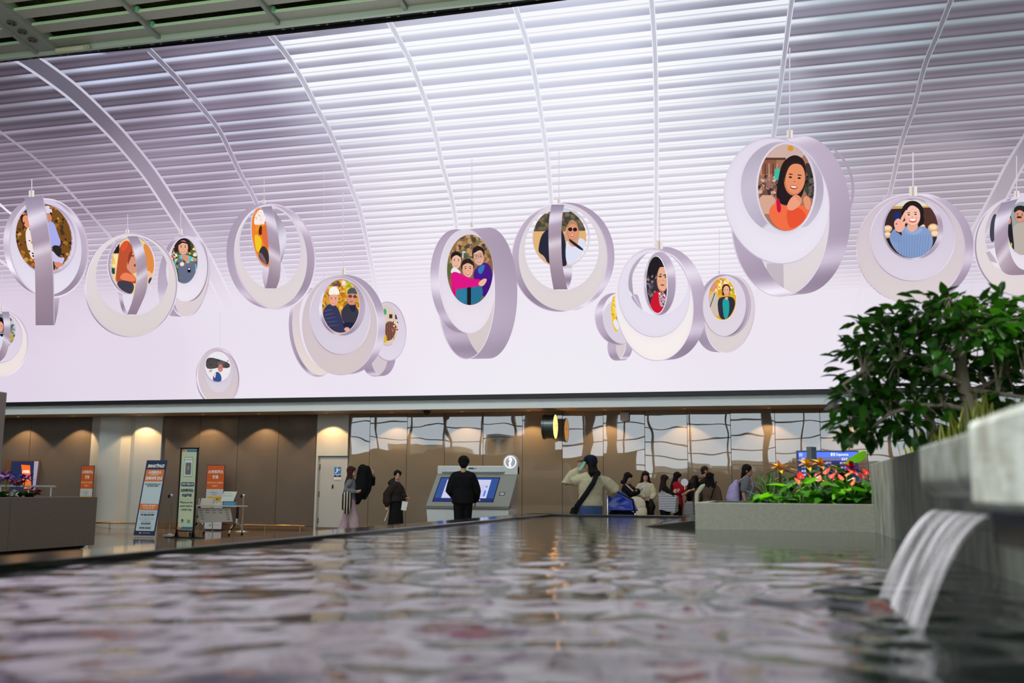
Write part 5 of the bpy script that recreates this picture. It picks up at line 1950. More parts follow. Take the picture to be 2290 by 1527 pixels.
pts = [(x1 - .34, 1.485), (x1 - .0, 1.485)] + [(x1 - .17 + .17 * math.cos(t), 1.765 + .17 * math.sin(t)) for t in [math.pi * i / 16 for i in range(17)]]
hd_.slab([(x, KY - .03, z) for x, z in pts], (0, .16, 0)).build('icon_housing', kw, ks, world=True, bevel=.01)
em = mat('kiosk_light', (236, 226, 246), .3, emit=.95)
rg = MB()
for i in range(40):
    a0, a1 = 2 * math.pi * i / 40, 2 * math.pi * (i + 1) / 40
    rg.add([(x1 - .17 + r * math.cos(a), KY - .034, 1.765 + r * math.sin(a)) for r, a in ((.118, a0), (.138, a0), (.138, a1), (.118, a1))], [(0, 1, 2, 3)])
rg.build('lit_ring', em, ks, world=True)
me = text_mesh('?', .27, None, .012)
me.materials.append(em)
obj_of('lit_question_mark', me, ks, (x1 - .17 + 6.41, KY - .034 - 21.6, 1.765))
P = lambda u, v: (x0 + (x1 - x0) * u, KY - .03 - .74 * v, 1.485 - .695 * v)
nrm = Vector((0, -.695, .74)).normalized()
dk_ = MB().slab([P(0, 0), P(1, 0), P(1, 1), P(0, 1)], tuple(-nrm * .06)).build('desk_panel', kg, ks, world=True, bevel=.008)


def onk(name, u0, u1, v0, v1, color, k, emit=0):
    q = [Vector(P(u, v)) + nrm * (.001 + .0012 * k) for u, v in ((u0, v0), (u1, v0), (u1, v1), (u0, v1))]
    return MB().add([tuple(p) for p in q], [(3, 2, 1, 0)]).build(name, mat('kiosk_%02x%02x%02x_%g' % (*color, emit), color, .25, emit=emit), ks, world=True)


onk('touch_screen', .06, .80, .09, .88, (12, 18, 34), 1)
onk('screen_picture', .07, .79, .115, .87, (36, 66, 128), 2, .75)
onk('screen_picture', .155, .70, .17, .76, (172, 170, 196), 3, .9)
onk('screen_picture', .07, .79, .76, .87, (22, 40, 92), 3, .7)
for k in range(5):
    onk('screen_picture', .2 + .02 * k, .66, .36 + .07 * k, .368 + .07 * k, (126, 138, 186), 4, .8)
for k in range(7):
    onk('screen_button', .42 + .033 * k, .44 + .033 * k, .80, .835, (176, 186, 210), 4, .8)
onk('screen_picture', .655, .675, .52, .70, (40, 104, 200), 4, .8)
onk('screen_picture', .655, .68, .37, .42, (70, 130, 210), 4, .8)
onk('card_reader', .845, .91, .56, .67, (40, 42, 40), 1)
onk('card_reader', .853, .902, .575, .655, (186, 196, 186), 2)
MB().lo_hi((x0, 21.1, .725), (x1, 21.2, .795)).build('desk_edge', mat('kiosk_edge', (118, 116, 108), .35), ks, world=True, bevel=.01)
MB().slab([(x0 + .01, 21.13, .725), (x1 - .01, 21.13, .725), (x1 - .01, 21.13, .60), (-6.5, 21.13, .50), (-6.75, 21.13, .0), (x0 + .09, 21.13, .0)], (0, .75, 0)).build('pedestal', kw, ks, world=True, bevel=.012)
MB().slab([(x1 - .05, 21.15, .72), (x1 - .05, KY + .1, 1.48), (x1 - .05, KY + .1, .9)], (.03, 0, 0)).build('side_cheek', kg, ks, world=True)

# double-faced clock on the wall
ck = empty('wall_clock', (-5.25, 24.3, 2.72), 'round double-faced drum clock hung edge-on from the wall', 'clock')
gun = mat('gunmetal', (88, 96, 96), .3, .85)
MB().lathe([(.0, -.12), (.298, -.12), (.30, -.15), (.315, -.15), (.315, -.11), (.295, -.105), (.295, .105), (.315, .11), (.315, .15), (.30, .15), (.298, .12), (0, .12)], n=40, axis='x').build('drum', gun, ck, smooth=False)
face = mat('clock_face', (255, 226, 168), .4, emit=.48)  # glow added to a dial lit from the front, no lamp inside
for sx in (-1, 1):
    fc = MB().lathe([(.297, .146 * sx), (0, .146 * sx)], n=40, axis='x').build('clock_face', face, ck)
    for k in range(12):
        a = math.pi * k / 6
        MB().box((.149 * sx, .25 * math.sin(a), .25 * math.cos(a)), (.002, .012, .03)).build('hour_mark', black_mat, fc)
    for L, a, w in ((.15, 1.1, .016), (.22, .35, .012)):
        MB().slab([(.152 * sx, -w * math.cos(a), w * math.sin(a)), (.152 * sx, w * math.cos(a), -w * math.sin(a)), (.152 * sx, L * math.sin(a), L * math.cos(a))], (.002 * sx, 0, 0)).build('hand', black_mat, fc)
MB().tube([(0, .29, 0), (0, .7, 0)], .035, 12).build('wall_bracket', gun, ck)

# dome camera under the soffit and square wall device
dc = empty('dome_camera', (-8.45, 24.2, SOFFIT_Z), 'black dome camera under the soffit', 'camera')
MB().lathe([(.1, 0), (.1, -.035), (.085, -.045)], n=24).build('mount', black_mat, dc)
MB().lathe([(.08, -.04), (.076, -.075), (.055, -.11), (.02, -.125), (0, -.126)], n=24).build('dome', mat('smoked_dome', (10, 10, 12), .08), dc, smooth=True)
wd = empty('wall_speaker', (-3.46, 24.9, 3.0), 'white rounded square speaker high on the gloss panels', 'speaker')
MB().lo_hi((-.11, -.06, -.11), (.11, .09, .11)).build('shell', mat('device_white', (206, 202, 198), .4), wd, bevel=.035)
MB().lo_hi((-.075, -.064, -.075), (.075, -.058, .075)).build('grille', mat('device_grille', (188, 184, 180), .6), wd, bevel=.003)

# departures board and totem by the flower bed
db = empty('departures_board', (1.15, 21.0, 0), 'blue departures board on a stand behind the flower planter', 'screen')
MB().lo_hi((-.6, 0, 1.36), (.6, .08, 1.98)).build('screen_frame', mat('board_frame', (118, 112, 96), .3, .5), db)
for sx in (-.4, .4):
    MB().lo_hi((sx - .03, .03, 0), (sx + .03, .09, 1.4)).build('leg', black_mat, db)
MB().lo_hi((-.55, -.15, 0), (.55, .25, .02)).build('base', black_mat, db)
b = Board(db, 1.16, 1.38, 1.965, -.002)
b.rect('screen_picture', 0, 1, 0, 1, (18, 36, 104), emit=.8)
b.rect('screen_header', .02, 1, .03, .2, (74, 108, 246), emit=1.0)
b.rect('screen_row', .02, 1, .2, .32, (104, 108, 150), emit=.7)
b.text('출발 Departures', .7, .115, .07, (236, 236, 255), .34, .001, emit=1)
b.rect('screen_icon', .03, .09, .06, .18, (150, 170, 250), emit=.9)
for j in range(5):
    b.text(('시간', '10:05', '10:20', '10:35', '10:50')[j], .1, .27 + .135 * j, .06, (226, 226, 250), .085, .001, emit=.9)
    if j:
        b.text(('', 'Bangkok', 'Osaka', 'Hanoi', 'Taipei')[j], .48, .27 + .135 * j, .06, (196, 204, 240), .2, .001, emit=.8)
    b.text(('목적지', 'KE 07', 'OZ 12', 'LJ 23', 'TW 10')[j], .25 if j == 0 else .75, .27 + .135 * j, .06, (226, 226, 250), .11, .001, emit=.9)
b.text('탑승구', .78, .27, .06, (226, 226, 250), .11, .001, emit=.9)
tt = empty('sign_totem', (.82, 20.3, 0), 'slim grey sign totem in front of the departures board', 'sign', rz=-.5)
MB().lo_hi((-.05, -.11, 0), (.05, .11, 2.02)).build('body', mat('totem_grey', (126, 138, 134), .35, .3), tt, bevel=.004)
MB().lo_hi((-.053, -.1, .3), (-.05, .1, 1.86)).build('panel', mat('totem_brown', (120, 108, 88), .35), tt)
MB().lo_hi((-.053, -.1, 1.86), (-.05, .1, 2.0)).build('panel', mat('totem_dark', (44, 40, 36), .35), tt)

# teal plastic bag on the floor at the planter's end
tp = MB().ell((0, 0, .05), (.2, .12, .06), 20, 10)
r_ = random.Random(4)
tp.v = [(x * (1 + r_.uniform(-.2, .2)), y * (1 + r_.uniform(-.25, .25)), max(0, z * (1 + r_.uniform(-.4, .35)))) for x, y, z in tp.v]
p = on_z(165, 1224, .02)
tp.build('plastic_bag', mat('teal_plastic', (34, 110, 96), .25, spec=.7), loc=(p.x, p.y, 0), smooth=True, label='crumpled teal plastic bag on the floor by the dark planter', category='bag')
# ------------------------------------------------------------------ people
from mathutils import noise as mnoise


def remesh(mb, voxel, smooth=2, wrinkle=0, wscale=8, stretch=(1, 1, 1), seed=0):
    """union of closed pieces grown into one continuous surface"""
    me = mb.mesh('tmp', [])
    o = bpy.data.objects.new('tmp', me)
    m = o.modifiers.new('r', 'REMESH')
    m.mode = 'VOXEL'
    m.voxel_size = voxel
    if smooth:
        s = o.modifiers.new('s', 'SMOOTH')
        s.factor = .5
        s.iterations = smooth
    out = evaluated(o)
    bpy.data.meshes.remove(me)
    out.polygons.foreach_set('use_smooth', [True] * len(out.polygons))
    if wrinkle:
        n = len(out.vertices)
        co = np.empty(n * 3)
        out.vertices.foreach_get('co', co)
        co = co.reshape(n, 3)
        no = np.array([v.normal[:] for v in out.vertices])
        q = co * np.array(stretch) * wscale + seed * 7.3
        h = (np.sin(q[:, 0] * 2.1 + 1.7 * np.sin(q[:, 2] * 1.3)) + np.sin(q[:, 1] * 2.3 + 1.1 * np.sin(q[:, 0] * 1.7 + seed)) + np.sin(q[:, 2] * 1.9 + 1.5 * np.sin(q[:, 1] * 1.1))) / 3
        co = co + no * (wrinkle * h)[:, None]
        out.vertices.foreach_set('co', co.ravel())
    out.update()
    return out


def rotz(p, deg):
    a = math.radians(deg)
    return Vector((p[0] * math.cos(a) - p[1] * math.sin(a), p[0] * math.sin(a) + p[1] * math.cos(a), p[2]))


def hand(mb, w, d, nrm, side, k, curl=.5):
    """palm, four unequal bent fingers and a thumb off the side near the wrist"""
    d = Vector(d).normalized()
    nrm = Vector(nrm)
    nrm = (nrm - d * nrm.dot(d)).normalized()
    s = d.cross(nrm).normalized() * side
    w = Vector(w)
    kn = w + d * .085 * k
    mb.tube([w, w + d * .04 * k, kn], [.024 * k, .034 * k, .036 * k], 10, flat=.5, up=tuple(nrm))
    for i, (off, L) in enumerate(((-.028, .062), (-.010, .075), (.010, .070), (.027, .055))):
        b = w + d * .075 * k + s * off * k
        p1 = b + (d * .45 + nrm * .10 * curl) * L * k
        d2 = (d * math.cos(curl) + nrm * math.sin(curl)).normalized()
        p2 = p1 + d2 * L * .36 * k
        d3 = (d * math.cos(curl * 2) + nrm * math.sin(curl * 2)).normalized()
        p3 = p2 + d3 * L * .30 * k
        mb.tube([b, p1, p2, p3], [.0105 * k, .0095 * k, .009 * k, .008 * k], 8)
    b = w + d * .022 * k - s * .026 * k
    p1 = b + (d * .6 - s * .6 + nrm * .25).normalized() * .034 * k
    p2 = p1 + (d * .9 - s * .15 + nrm * .4).normalized() * .030 * k
    mb.tube([b, p1, p2], [.013 * k, .011 * k, .009 * k], 8)


SKIN = mat('skin', (206, 158, 130), .5, var=.06, vscale=30)
SKIN2 = mat('skin_tanned', (176, 126, 98), .5, var=.06, vscale=30)


def cloth(name, rgb, rough=.85, bump=.3, bs=160, var=.12):
    return mat(name, rgb, rough, spec=.2, var=var, vscale=18, bump=bump, bscale=bs)


def person(px, py_top, Y, turn, label, head=0, tilt=0, arms=None, hair='long', hair_rgb=(34, 26, 24), hair_len=.35, top=(90, 90, 90), top_name='sweater', sleeve='long', top_bulk=.02, sleeve_bulk=None, hem=.93,
           legs='trousers', leg_rgb=(30, 30, 32), leg_bulk=.015, stride=0, hands=((0, 0, 0), (0, 0, 0)), skin=SKIN, lean=0, group=None, sleeve_rgb=None, female=True, collar=False, flare=0, hem_z=.05):
    """px, py_top: where the crown is seen; Y: distance row; turn: 0 faces the camera, 90 faces right"""
    P = on_y(px, py_top, Y)
    H = P.z
    k = H / 1.70
    bearing = math.atan2(-P.x, P.y)
    base = (P.x, P.y, 0)
    B = lambda x, y, z: rotz((x * k, y * k, z * k), turn) + Vector((0, 0, 0))
    sh = .155 if female else .178
    hip = .095 if female else .09
    # joints
    lean_v = rotz((0, -lean, 0), turn)
    neck = B(0, .012, 1.425) + lean_v
    hc = B(0, -.012, 1.578) + lean_v * 1.1
    S = [B(-sh, 0, 1.375) + lean_v * .9, B(sh, 0, 1.375) + lean_v * .9]
    arms = arms or [None, None]
    E_, W_ = [], []
    for i in (0, 1):
        sg = -1 if i == 0 else 1
        if arms[i] is None:
            E_.append(B(sg * (sh + .05), .02, 1.10))
            W_.append(B(sg * (sh + .05), -.05, .86))
        else:
            E_.append(Vector(arms[i][0]))
            W_.append(Vector(arms[i][1]))
    hips = [B(-hip * .9, 0, .90), B(hip * .9, 0, .90)]
    st = [stride, -stride]
    knees = [B(-hip * .9, -.02 - st[0] * .45, .49), B(hip * .9, -.02 - st[1] * .45, .49)]
    ank = [B(-hip * .9, .03 - st[0], .085), B(hip * .9, .03 - st[1], .085)]
    HR = Matrix.Rotation(math.radians(turn + head), 3, 'Z') @ Matrix.Rotation(math.radians(tilt), 3, 'X')
    h = lambda x, y, z: hc + HR @ Vector((x * k, y * k, z * k))
    # body: one continuous surface
    mb = MB()
    uv_ = tuple(rotz((0, 1, 0), turn))
    mb.tube([B(0, 0, .86), B(0, 0, .94), B(0, .0, 1.06), B(0, 0, 1.2) + lean_v * .5, B(0, .01, 1.32) + lean_v * .9, B(0, .012, 1.39) + lean_v],
            [.135 * k, .16 * k, .125 * k, .145 * k, .125 * k, .06 * k], 16, flat=.66, up=uv_)
    mb.tube([neck - Vector((0, 0, .04 * k)), h(0, .02, -.06)], [.056 * k, .05 * k], 12)
    for i in (0, 1):
        sg = -1 if i == 0 else 1
        sb_ = S[i] * .9 + neck * .1 - Vector((0, 0, .035 * k))
        mb.tube([B(sg * .06, 0, 1.345) + lean_v * .9, sb_], [.042 * k, .040 * k], 12)
        mb.tube([sb_, E_[i], W_[i]], [.040 * k, .036 * k, .026 * k], 12)
        d = (W_[i] - E_[i]).normalized()
        hd, nr, cu = (hands[i] if len(hands[i]) == 3 and hasattr(hands[i][0], '__len__') else (d, rotz((0, -1, 0), turn), .5))
        hand(mb, W_[i], hd, nr, 1 if i == 0 else -1, k, cu)
        mb.tube([hips[i], knees[i], ank[i]], [.088 * k, .056 * k, .038 * k], 12)
        toe = rotz((0, -.15 * k, 0), turn)
        mb.tube([ank[i] - Vector((0, 0, .035 * k)) - toe * .25, ank[i] + toe - Vector((0, 0, .055 * k))], [.042 * k, .034 * k], 10, flat=.8)
    er = (math.radians(tilt), 0, math.radians(turn + head))
    mb.ell(h(0, .008, .022), (.074 * k, .093 * k, .100 * k), 18, 12, rot=er)
    mb.ell(h(0, -.026, -.048), (.056 * k, .062 * k, .068 * k), 16, 10, rot=er)
    mb.tube([h(0, -.083, .012), h(0, -.098, -.016)], [.009 * k, .014 * k], 8)
    mb.ell(h(0, -.082, -.056), (.024 * k, .014 * k, .014 * k), 10, 6, rot=er)
    for sx in (-1, 1):
        mb.ell(h(sx * .075, .012, -.008), (.011 * k, .022 * k, .03 * k), 10, 6, rot=er)
    body = obj_of('person', remesh(mb, .0095, 2), None, base, (0, 0, bearing), label=label, category='person', group=group)
    body.data.materials.append(skin)
    # face
    dk = mat('eye_dark', (30, 22, 20), .3)
    bw = mat('brow_dark', (56, 42, 36), .7)
    lp = mat('lips', (170, 84, 78), .5)
    for sx in (-1, 1):
        MB().ell(h(sx * .031, -.0825, .004), (.014 * k, .006 * k, .0065 * k), 10, 6, rot=er).build('eye', dk, body, smooth=True)
        MB().ell(h(sx * .032, -.083, .030), (.018 * k, .006 * k, .004 * k), 10, 6, rot=er).build('eyebrow', bw, body, smooth=True)
    MB().ell(h(0, -.091, -.058), (.021 * k, .007 * k, .008 * k), 12, 6, rot=er).build('mouth', lp, body, smooth=True)
    # hair
    hm = mat('hair_%02x%02x%02x' % hair_rgb, hair_rgb, .6, spec=.15, var=.35, vscale=40, bump=.7, bscale=70, stretch=(5, 5, .6))
    b = MB()
    if hair in ('long', 'bangs', 'braid', 'bun'):
        b.ell(h(0, .022, .036), (.092 * k, .099 * k, .102 * k), 18, 12, rot=er)
        for sx in (-1, 1):
            b.ell(h(sx * .060, -.035, .065), (.032 * k, .05 * k, .045 * k), 12, 8, rot=er)
        b.ell(h(0, .05, -.03), (.074 * k, .062 * k, .09 * k), 14, 10, rot=er)
    if hair == 'bangs':
        b.ell(h(0, -.068, .062), (.058 * k, .026 * k, .034 * k), 12, 8, rot=er)
    if hair in ('long', 'bangs'):
        L = hair_len * k
        for sx, yy, f in ((-.066, .0, .9), (.066, .0, .9), (-.05, .05, 1), (.05, .05, 1), (0, .07, 1.05), (-.074, .03, .85), (.074, .03, .85)):
            p0, p1 = h(sx, yy, .0), h(sx * 1.12, yy + .006, -.11)
            out = (p1 - hc)
            out.z = 0
            out = out.normalized() if out.length > 1e-4 else Vector((0, 0, 0))
            p2 = p1 + out * .05 * k + Vector((0, 0, -L * f * .45))
            p3 = p1 + out * .06 * k + Vector((0, 0, -L * f))
            b.tube([p0, p1, p2, p3], [.034 * k, .040 * k, .040 * k, .016 * k], 9)
    if hair == 'bun':
        b.ell(h(0, .10, -.02), (.038 * k, .035 * k, .038 * k), 12, 8)
    if hair == 'braid':
        for q in range(5):
            b.ell(h(.0, .092 + .004 * q, -.03 - .036 * q), ((.034 - .003 * q) * k, (.03 - .002 * q) * k, .026 * k), 10, 8)
    if hair == 'short':
        b.ell(h(0, .016, .045), (.112 * k, .120 * k, .112 * k), 18, 12, rot=er)
        b.ell(h(0, .062, -.025), (.088 * k, .058 * k, .09 * k), 14, 10, rot=er)
        for sx in (-1, 1):
            b.ell(h(sx * .068, .018, .012), (.02 * k, .04 * k, .05 * k), 10, 8, rot=er)
        b.ell(h(0, -.06, .085), (.056 * k, .035 * k, .03 * k), 12, 8, rot=er)
    if hair == 'crop':
        b.ell(h(0, .016, .032), (.079 * k, .096 * k, .096 * k), 18, 12, rot=er)
        b.ell(h(0, .05, -.025), (.064 * k, .05 * k, .055 * k), 14, 10, rot=er)
    if b.v:
        obj_of('hair', remesh(b, .008, 1, .004, 60, (1, 1, .25), int(px)), body).data.materials.append(hm)
    # top
    tm = cloth('%s_%02x%02x%02x' % (top_name, *top), top)
    b = MB()
    e = top_bulk
    hz = hem
    b.tube([B(0, 0, hz), B(0, 0, hz + .05), B(0, 0, 1.08), B(0, 0, 1.2) + lean_v * .5, B(0, .01, 1.33) + lean_v * .9, B(0, .012, 1.405) + lean_v],
           [(.160 * k + e) * (1 + flare), .162 * k + e, .142 * k + e, .158 * k + e, .15 * k + e, .085 * k + e * .4], 20, flat=.74, up=uv_, cap=False)
    e = top_bulk if sleeve_bulk is None else sleeve_bulk
    for i in (0, 1):
        sg = -1 if i == 0 else 1
        sl = S[i] * .93 + neck * .07 - Vector((0, 0, .022 * k + e * .55))
        b.tube([B(sg * .05, 0, 1.365) + lean_v * .9, sl], [.066 * k + e * .4, .056 * k + e * .6], 12)
        if sleeve == 'long':
            wr = W_[i] - (W_[i] - E_[i]) * .04
            mid = E_[i] + (W_[i] - E_[i]) * .75
            b.tube([sl, (S[i] + E_[i]) / 2, E_[i], mid, wr], [.056 * k + e * .6, .052 * k + e, .048 * k + e * 1.1, .043 * k + e * 1.1, .036 * k + e * .45], 12)
        else:
            q = S[i] + (E_[i] - S[i]) * .62
            b.tube([S[i], q], [.060 * k + e, .058 * k + e], 12)
    if collar:
        b.tube([B(0, .06, 1.37) + lean_v, B(0, .085, 1.44) + lean_v], [.10 * k, .085 * k], 14, flat=.8)
        b.ell(B(0, .10, 1.40) + lean_v, (.13 * k, .09 * k, .085 * k), 14, 10)
    obj_of(top_name, remesh(b, .0105, 3, .0055, 11, (1, 1, 1.3), int(px) % 17), body).data.materials.append(tm)
    # legs
    lm = cloth('%s_%02x%02x%02x' % (legs, *leg_rgb), leg_rgb)
    b = MB()
    e = leg_bulk
    if legs in ('trousers', 'jeans', 'wide_trousers'):
        wide = .055 if legs == 'wide_trousers' else 0
        b.tube([B(0, 0, .84), B(0, 0, .93), B(0, 0, 1.03)], [.155 * k + e, .168 * k + e, .145 * k + e], 18, flat=.74, up=uv_)
        for i in (0, 1):
            b.tube([hips[i], knees[i], ank[i] - Vector((0, 0, .03 * k))], [.100 * k + e + wide * .2, .068 * k + e + wide * .75, .052 * k + e + wide * 1.3], 14)
    else:
        b.tube([B(0, 0, hem_z), B(0, 0, .6), B(0, 0, .93), B(0, 0, 1.03)], [.235 * k + e, .20 * k + e, .168 * k + e, .14 * k + e], 22, flat=.8, up=uv_, cap=False)
    obj_of(legs, remesh(b, .0115, 3, .006, 9, (1, 1, .5), int(px) % 13), body).data.materials.append(lm)
    # shoes
    shm = mat('shoe_dark', (36, 34, 34), .5)
    for i in (0, 1):
        toe = rotz((0, -.15 * k, 0), turn)
        MB().tube([ank[i] - Vector((0, 0, .038 * k)) - toe * .28, ank[i] + toe * .5 - Vector((0, 0, .04 * k)), ank[i] + toe * 1.05 - Vector((0, 0, .052 * k))], [.050 * k, .046 * k, .032 * k], 12, flat=.85).build('shoe', shm, body, smooth=True)
    body['k'] = k
    return body, dict(k=k, base=Vector(base), bearing=bearing, B=B, h=h, neck=neck, S=S, E=E_, W=W_, H=H, er=er)


def V(info, x, y, z):
    """place in the person's viewer frame -> world"""
    return info['base'] + Matrix.Rotation(info['bearing'], 3, 'Z') @ Vector((x, y, z))


def held(mb, name, m, info, label, category, smooth=True, group=None):
    o = mb if isinstance(mb, bpy.types.Mesh) else mb.mesh(name, m, smooth)
    if isinstance(mb, bpy.types.Mesh):
        o.materials.append(m)
    return obj_of(name, o, None, info['base'], (0, 0, info['bearing']), label=label, category=category, group=group)


def bag_mat(name, c0, c1, scale, axis='z', width=.5):
    if name in MATS:
        return MATS[name]
    m = mat(name, c0, .6)
    nt = m.node_tree
    tc = nt.nodes.new('ShaderNodeTexCoord')
    sx = nt.nodes.new('ShaderNodeSeparateXYZ')
    nt.links.new(tc.outputs['Object'], sx.inputs[0])
    a = nt.nodes.new('ShaderNodeMath')
    a.operation = 'MULTIPLY'
    a.inputs[1].default_value = scale
    nt.links.new(sx.outputs['XYZ'.index(axis.upper())], a.inputs[0])
    f = nt.nodes.new('ShaderNodeMath')
    f.operation = 'FRACT'
    nt.links.new(a.outputs[0], f.inputs[0])
    g = nt.nodes.new('ShaderNodeMath')
    g.operation = 'GREATER_THAN'
    g.inputs[1].default_value = width
    nt.links.new(f.outputs[0], g.inputs[0])
    mx = nt.nodes.new('ShaderNodeMix')
    mx.data_type = 'RGBA'
    mx.inputs[6].default_value = (*lin(c0), 1)
    mx.inputs[7].default_value = (*lin(c1), 1)
    nt.links.new(g.outputs[0], mx.inputs[0])
    nt.links.new(mx.outputs[2], nt.nodes['Principled BSDF'].inputs['Base Color'])
    return m


down = (0, 0, -1)
# 1 woman with the coat, walking right
p1, i1 = person(786, 1043, 20.3, 80, 'woman with long brown hair in a grey sweater and pink trousers, walking right', arms=[((-.11, -.20, 1.10), (.09, -.24, 1.08)), ((.46, .22, 1.30), (.47, .12, 1.43))],
                hair='long', hair_rgb=(62, 34, 26), hair_len=.34, top=(112, 114, 116), legs='wide_trousers', leg_rgb=(178, 152, 156), stride=.20, hands=(((1, 0, .1), (0, 1, .6), .6), ((.1, -.2, 1), (-1, 0, .1), .9)))
b = MB()
b.tube([(.25, .02, 1.58), (.24, .0, 1.42), (.22, -.02, 1.2), (.18, -.03, 1.02), (.14, -.03, .87)], [.10, .135, .15, .13, .075], 14, flat=.55, up=(0, 1, 0))
b.tube([(.34, .04, 1.58), (.37, .06, 1.4), (.35, .05, 1.15), (.30, .0, .95)], [.07, .1, .09, .055], 12, flat=.6, up=(0, 1, 0))
b.tube([(.28, .1, 1.22), (.47, .21, 1.29), (.475, .14, 1.38)], [.075, .085, .06], 12)
b.lo_hi((.15, -.06, 1.48), (.33, .06, 1.62))
held(remesh(b, .011, 2, .012, 14, (1, 1, .6), 3), 'coat', cloth('coat_black', (13, 13, 15)), i1, 'black winter coat held up in front of the woman in pink trousers', 'coat')
b = MB()
b.tube([(-.085, -.27, .99), (-.085, -.27, .88), (-.08, -.27, .74), (-.07, -.27, .66)], [.105, .115, .11, .06], 20, flat=.6, up=(0, 1, 0))
t = held(remesh(b, .009, 2, .004, 10, (1, 1, 1), 2), 'tote_bag', bag_mat('tote_stripes', (16, 16, 18), (206, 196, 166), 17, 'x', .62), i1, 'black and cream striped tote on the arm of the woman in pink trousers', 'bag')
MB().tube([(-.16, -.27, .98), (-.14, -.25, 1.08), (-.07, -.23, 1.12), (.0, -.25, 1.07), (.0, -.27, .98)], .016, 8).build('strap', cloth('strap_black', (18, 18, 18)), t, smooth=True)

# 2 woman in the dark fluffy jacket
p2, i2 = person(888, 1052, 20.8, 72, 'woman in a dark fluffy hooded jacket and long black skirt, looking back', head=-62, tilt=6, arms=[((-.20, -.13, 1.02), (-.20, -.17, .79)), ((.12, .05, 1.0), (.17, -.02, .93))],
                hair='bun', hair_rgb=(22, 18, 18), top=(44, 37, 33), top_name='jacket', top_bulk=.05, hem=.96, legs='skirt', leg_rgb=(20, 17, 18), collar=True, hem_z=.27,
                hands=(((0, 0, -1), (.4, 1, 0), .7), ((1, -.1, .3), (0, -.4, -1), .6)))
held(MB().slab([(.13, -.1, .885), (.255, -.1, .865), (.215, -.13, .68), (.105, -.13, .695)], (0, .004, 0)), 'paper_sheet', mat('paper_white', (220, 220, 214), .5), i2, 'white paper held by the woman in the fluffy jacket', 'paper', False)
held(MB().slab([(-.17, -.2, .69), (-.155, -.2, .70), (-.235, -.2, .45), (-.25, -.2, .47)], (0, .004, 0)), 'card_strip', mat('paper_cream', (214, 206, 180), .5), i2, 'cream paper strip in the lowered hand of the woman in the fluffy jacket', 'paper', False)

# 3 man at the kiosk, from behind
p3, i3 = person(1037, 1022, 20.1, 172, 'man in black seen from behind at the information kiosk', head=8, tilt=14, arms=[((.285, .04, 1.10), (.25, .20, .90)), ((-.285, .04, 1.12), (-.16, .26, .98))],
                hair='short', hair_rgb=(18, 16, 16), top=(15, 15, 17), top_bulk=.062, sleeve_bulk=.035, hem=.80, legs='trousers', leg_rgb=(15, 15, 17), leg_bulk=.022, stride=.10, female=False, hands=(((.1, .4, -.9), (-1, 0, 0), .6), ((.3, .9, 0), (0, 0, -1), .6)))

# 4 woman in the cap, telephoning
p4, i4 = person(1320, 1019, 15.2, 205, 'woman in a navy cap and cream sweater telephoning beside the luggage cart', head=62, tilt=4, arms=[((.36, .10, 1.17), (.31, .30, 1.10)), ((-.37, .02, 1.22), (-.20, -.02, 1.44))],
                hair='long', hair_rgb=(30, 22, 20), hair_len=.10, top=(204, 194, 158), top_bulk=.042, hem=.92, legs='jeans', leg_rgb=(74, 94, 138), leg_bulk=.02, hands=(((-.3, 1, -.2), (0, 0, -1), .9), ((.35, -.1, 1), (1, 0, -.2), .6)))
b = MB()
h = i4['h']
k = i4['k']
b.ell(h(0, .01, .058), (.098 * k, .112 * k, .082 * k), 20, 12, rot=i4['er'])
b.ell(h(0, .02, .02), (.098 * k, .108 * k, .05 * k), 20, 10, rot=i4['er'])
c4 = held(remesh(b, .007, 2), 'baseball_cap', cloth('cap_navy', (22, 30, 52)), i4, 'navy baseball cap on the telephoning woman', 'cap')
b = MB()
n = 10
vs = []
for t_ in (0, 1):
    for i in range(n + 1):
        a = math.pi * i / n
        for rr in (.095, .095 + .085 * math.sin(a)):
            vs.append(h(-rr * math.cos(a), -.01 - rr * math.sin(a) * 1.05 if rr > .095 or True else 0, .042 + .006 * t_ - .10 * max(0, rr - .095) + .012 * math.sin(a)))
fs = []
o2 = 2 * (n + 1)
for i in range(n):
    a = 2 * i
    fs += [(a, a + 1, a + 3, a + 2), (o2 + a + 2, o2 + a + 3, o2 + a + 1, o2 + a), (a + 1, o2 + a + 1, o2 + a + 3, a + 3), (a, a + 2, o2 + a + 2, o2 + a)]
MB().add(vs, fs).build('peak', cloth('cap_navy', (22, 30, 52)), c4, smooth=True)
wv = i4['W'][1]
held(MB().slab([(wv.x + .0, wv.y - .05, wv.z + .015), (wv.x + .05, wv.y - .05, wv.z - .01), (wv.x + .14, wv.y - .06, wv.z + .12), (wv.x + .10, wv.y - .06, wv.z + .14)], (.0, .012, 0)), 'mobile_phone', mat('phone_mint', (160, 222, 190), .3), i4, 'mint green mobile phone at the ear of the woman in the navy cap', 'phone', False)
b = MB()
b.tube([(.085, -.04, 1.43), (.10, -.13, 1.38), (.04, -.19, 1.24), (-.08, -.20, 1.06), (-.2, -.16, .90), (-.245, -.1, .78)], [.038, .04, .042, .044, .046, .05], 10, flat=.3, up=(0, 1, 0))
sb = held(remesh(b, .008, 2), 'shoulder_bag', cloth('webbing_black', (24, 24, 26)), i4, 'black shoulder bag on a wide strap across the cream sweater', 'bag')
b = MB().tube([(-.25, -.1, .84), (-.26, -.08, .7), (-.25, -.06, .58)], [.05, .085, .06], 12, flat=.6, up=(0, 1, 0))
obj_of('pouch', remesh(b, .01, 2), sb).data.materials.append(cloth('webbing_black', (24, 24, 26)))

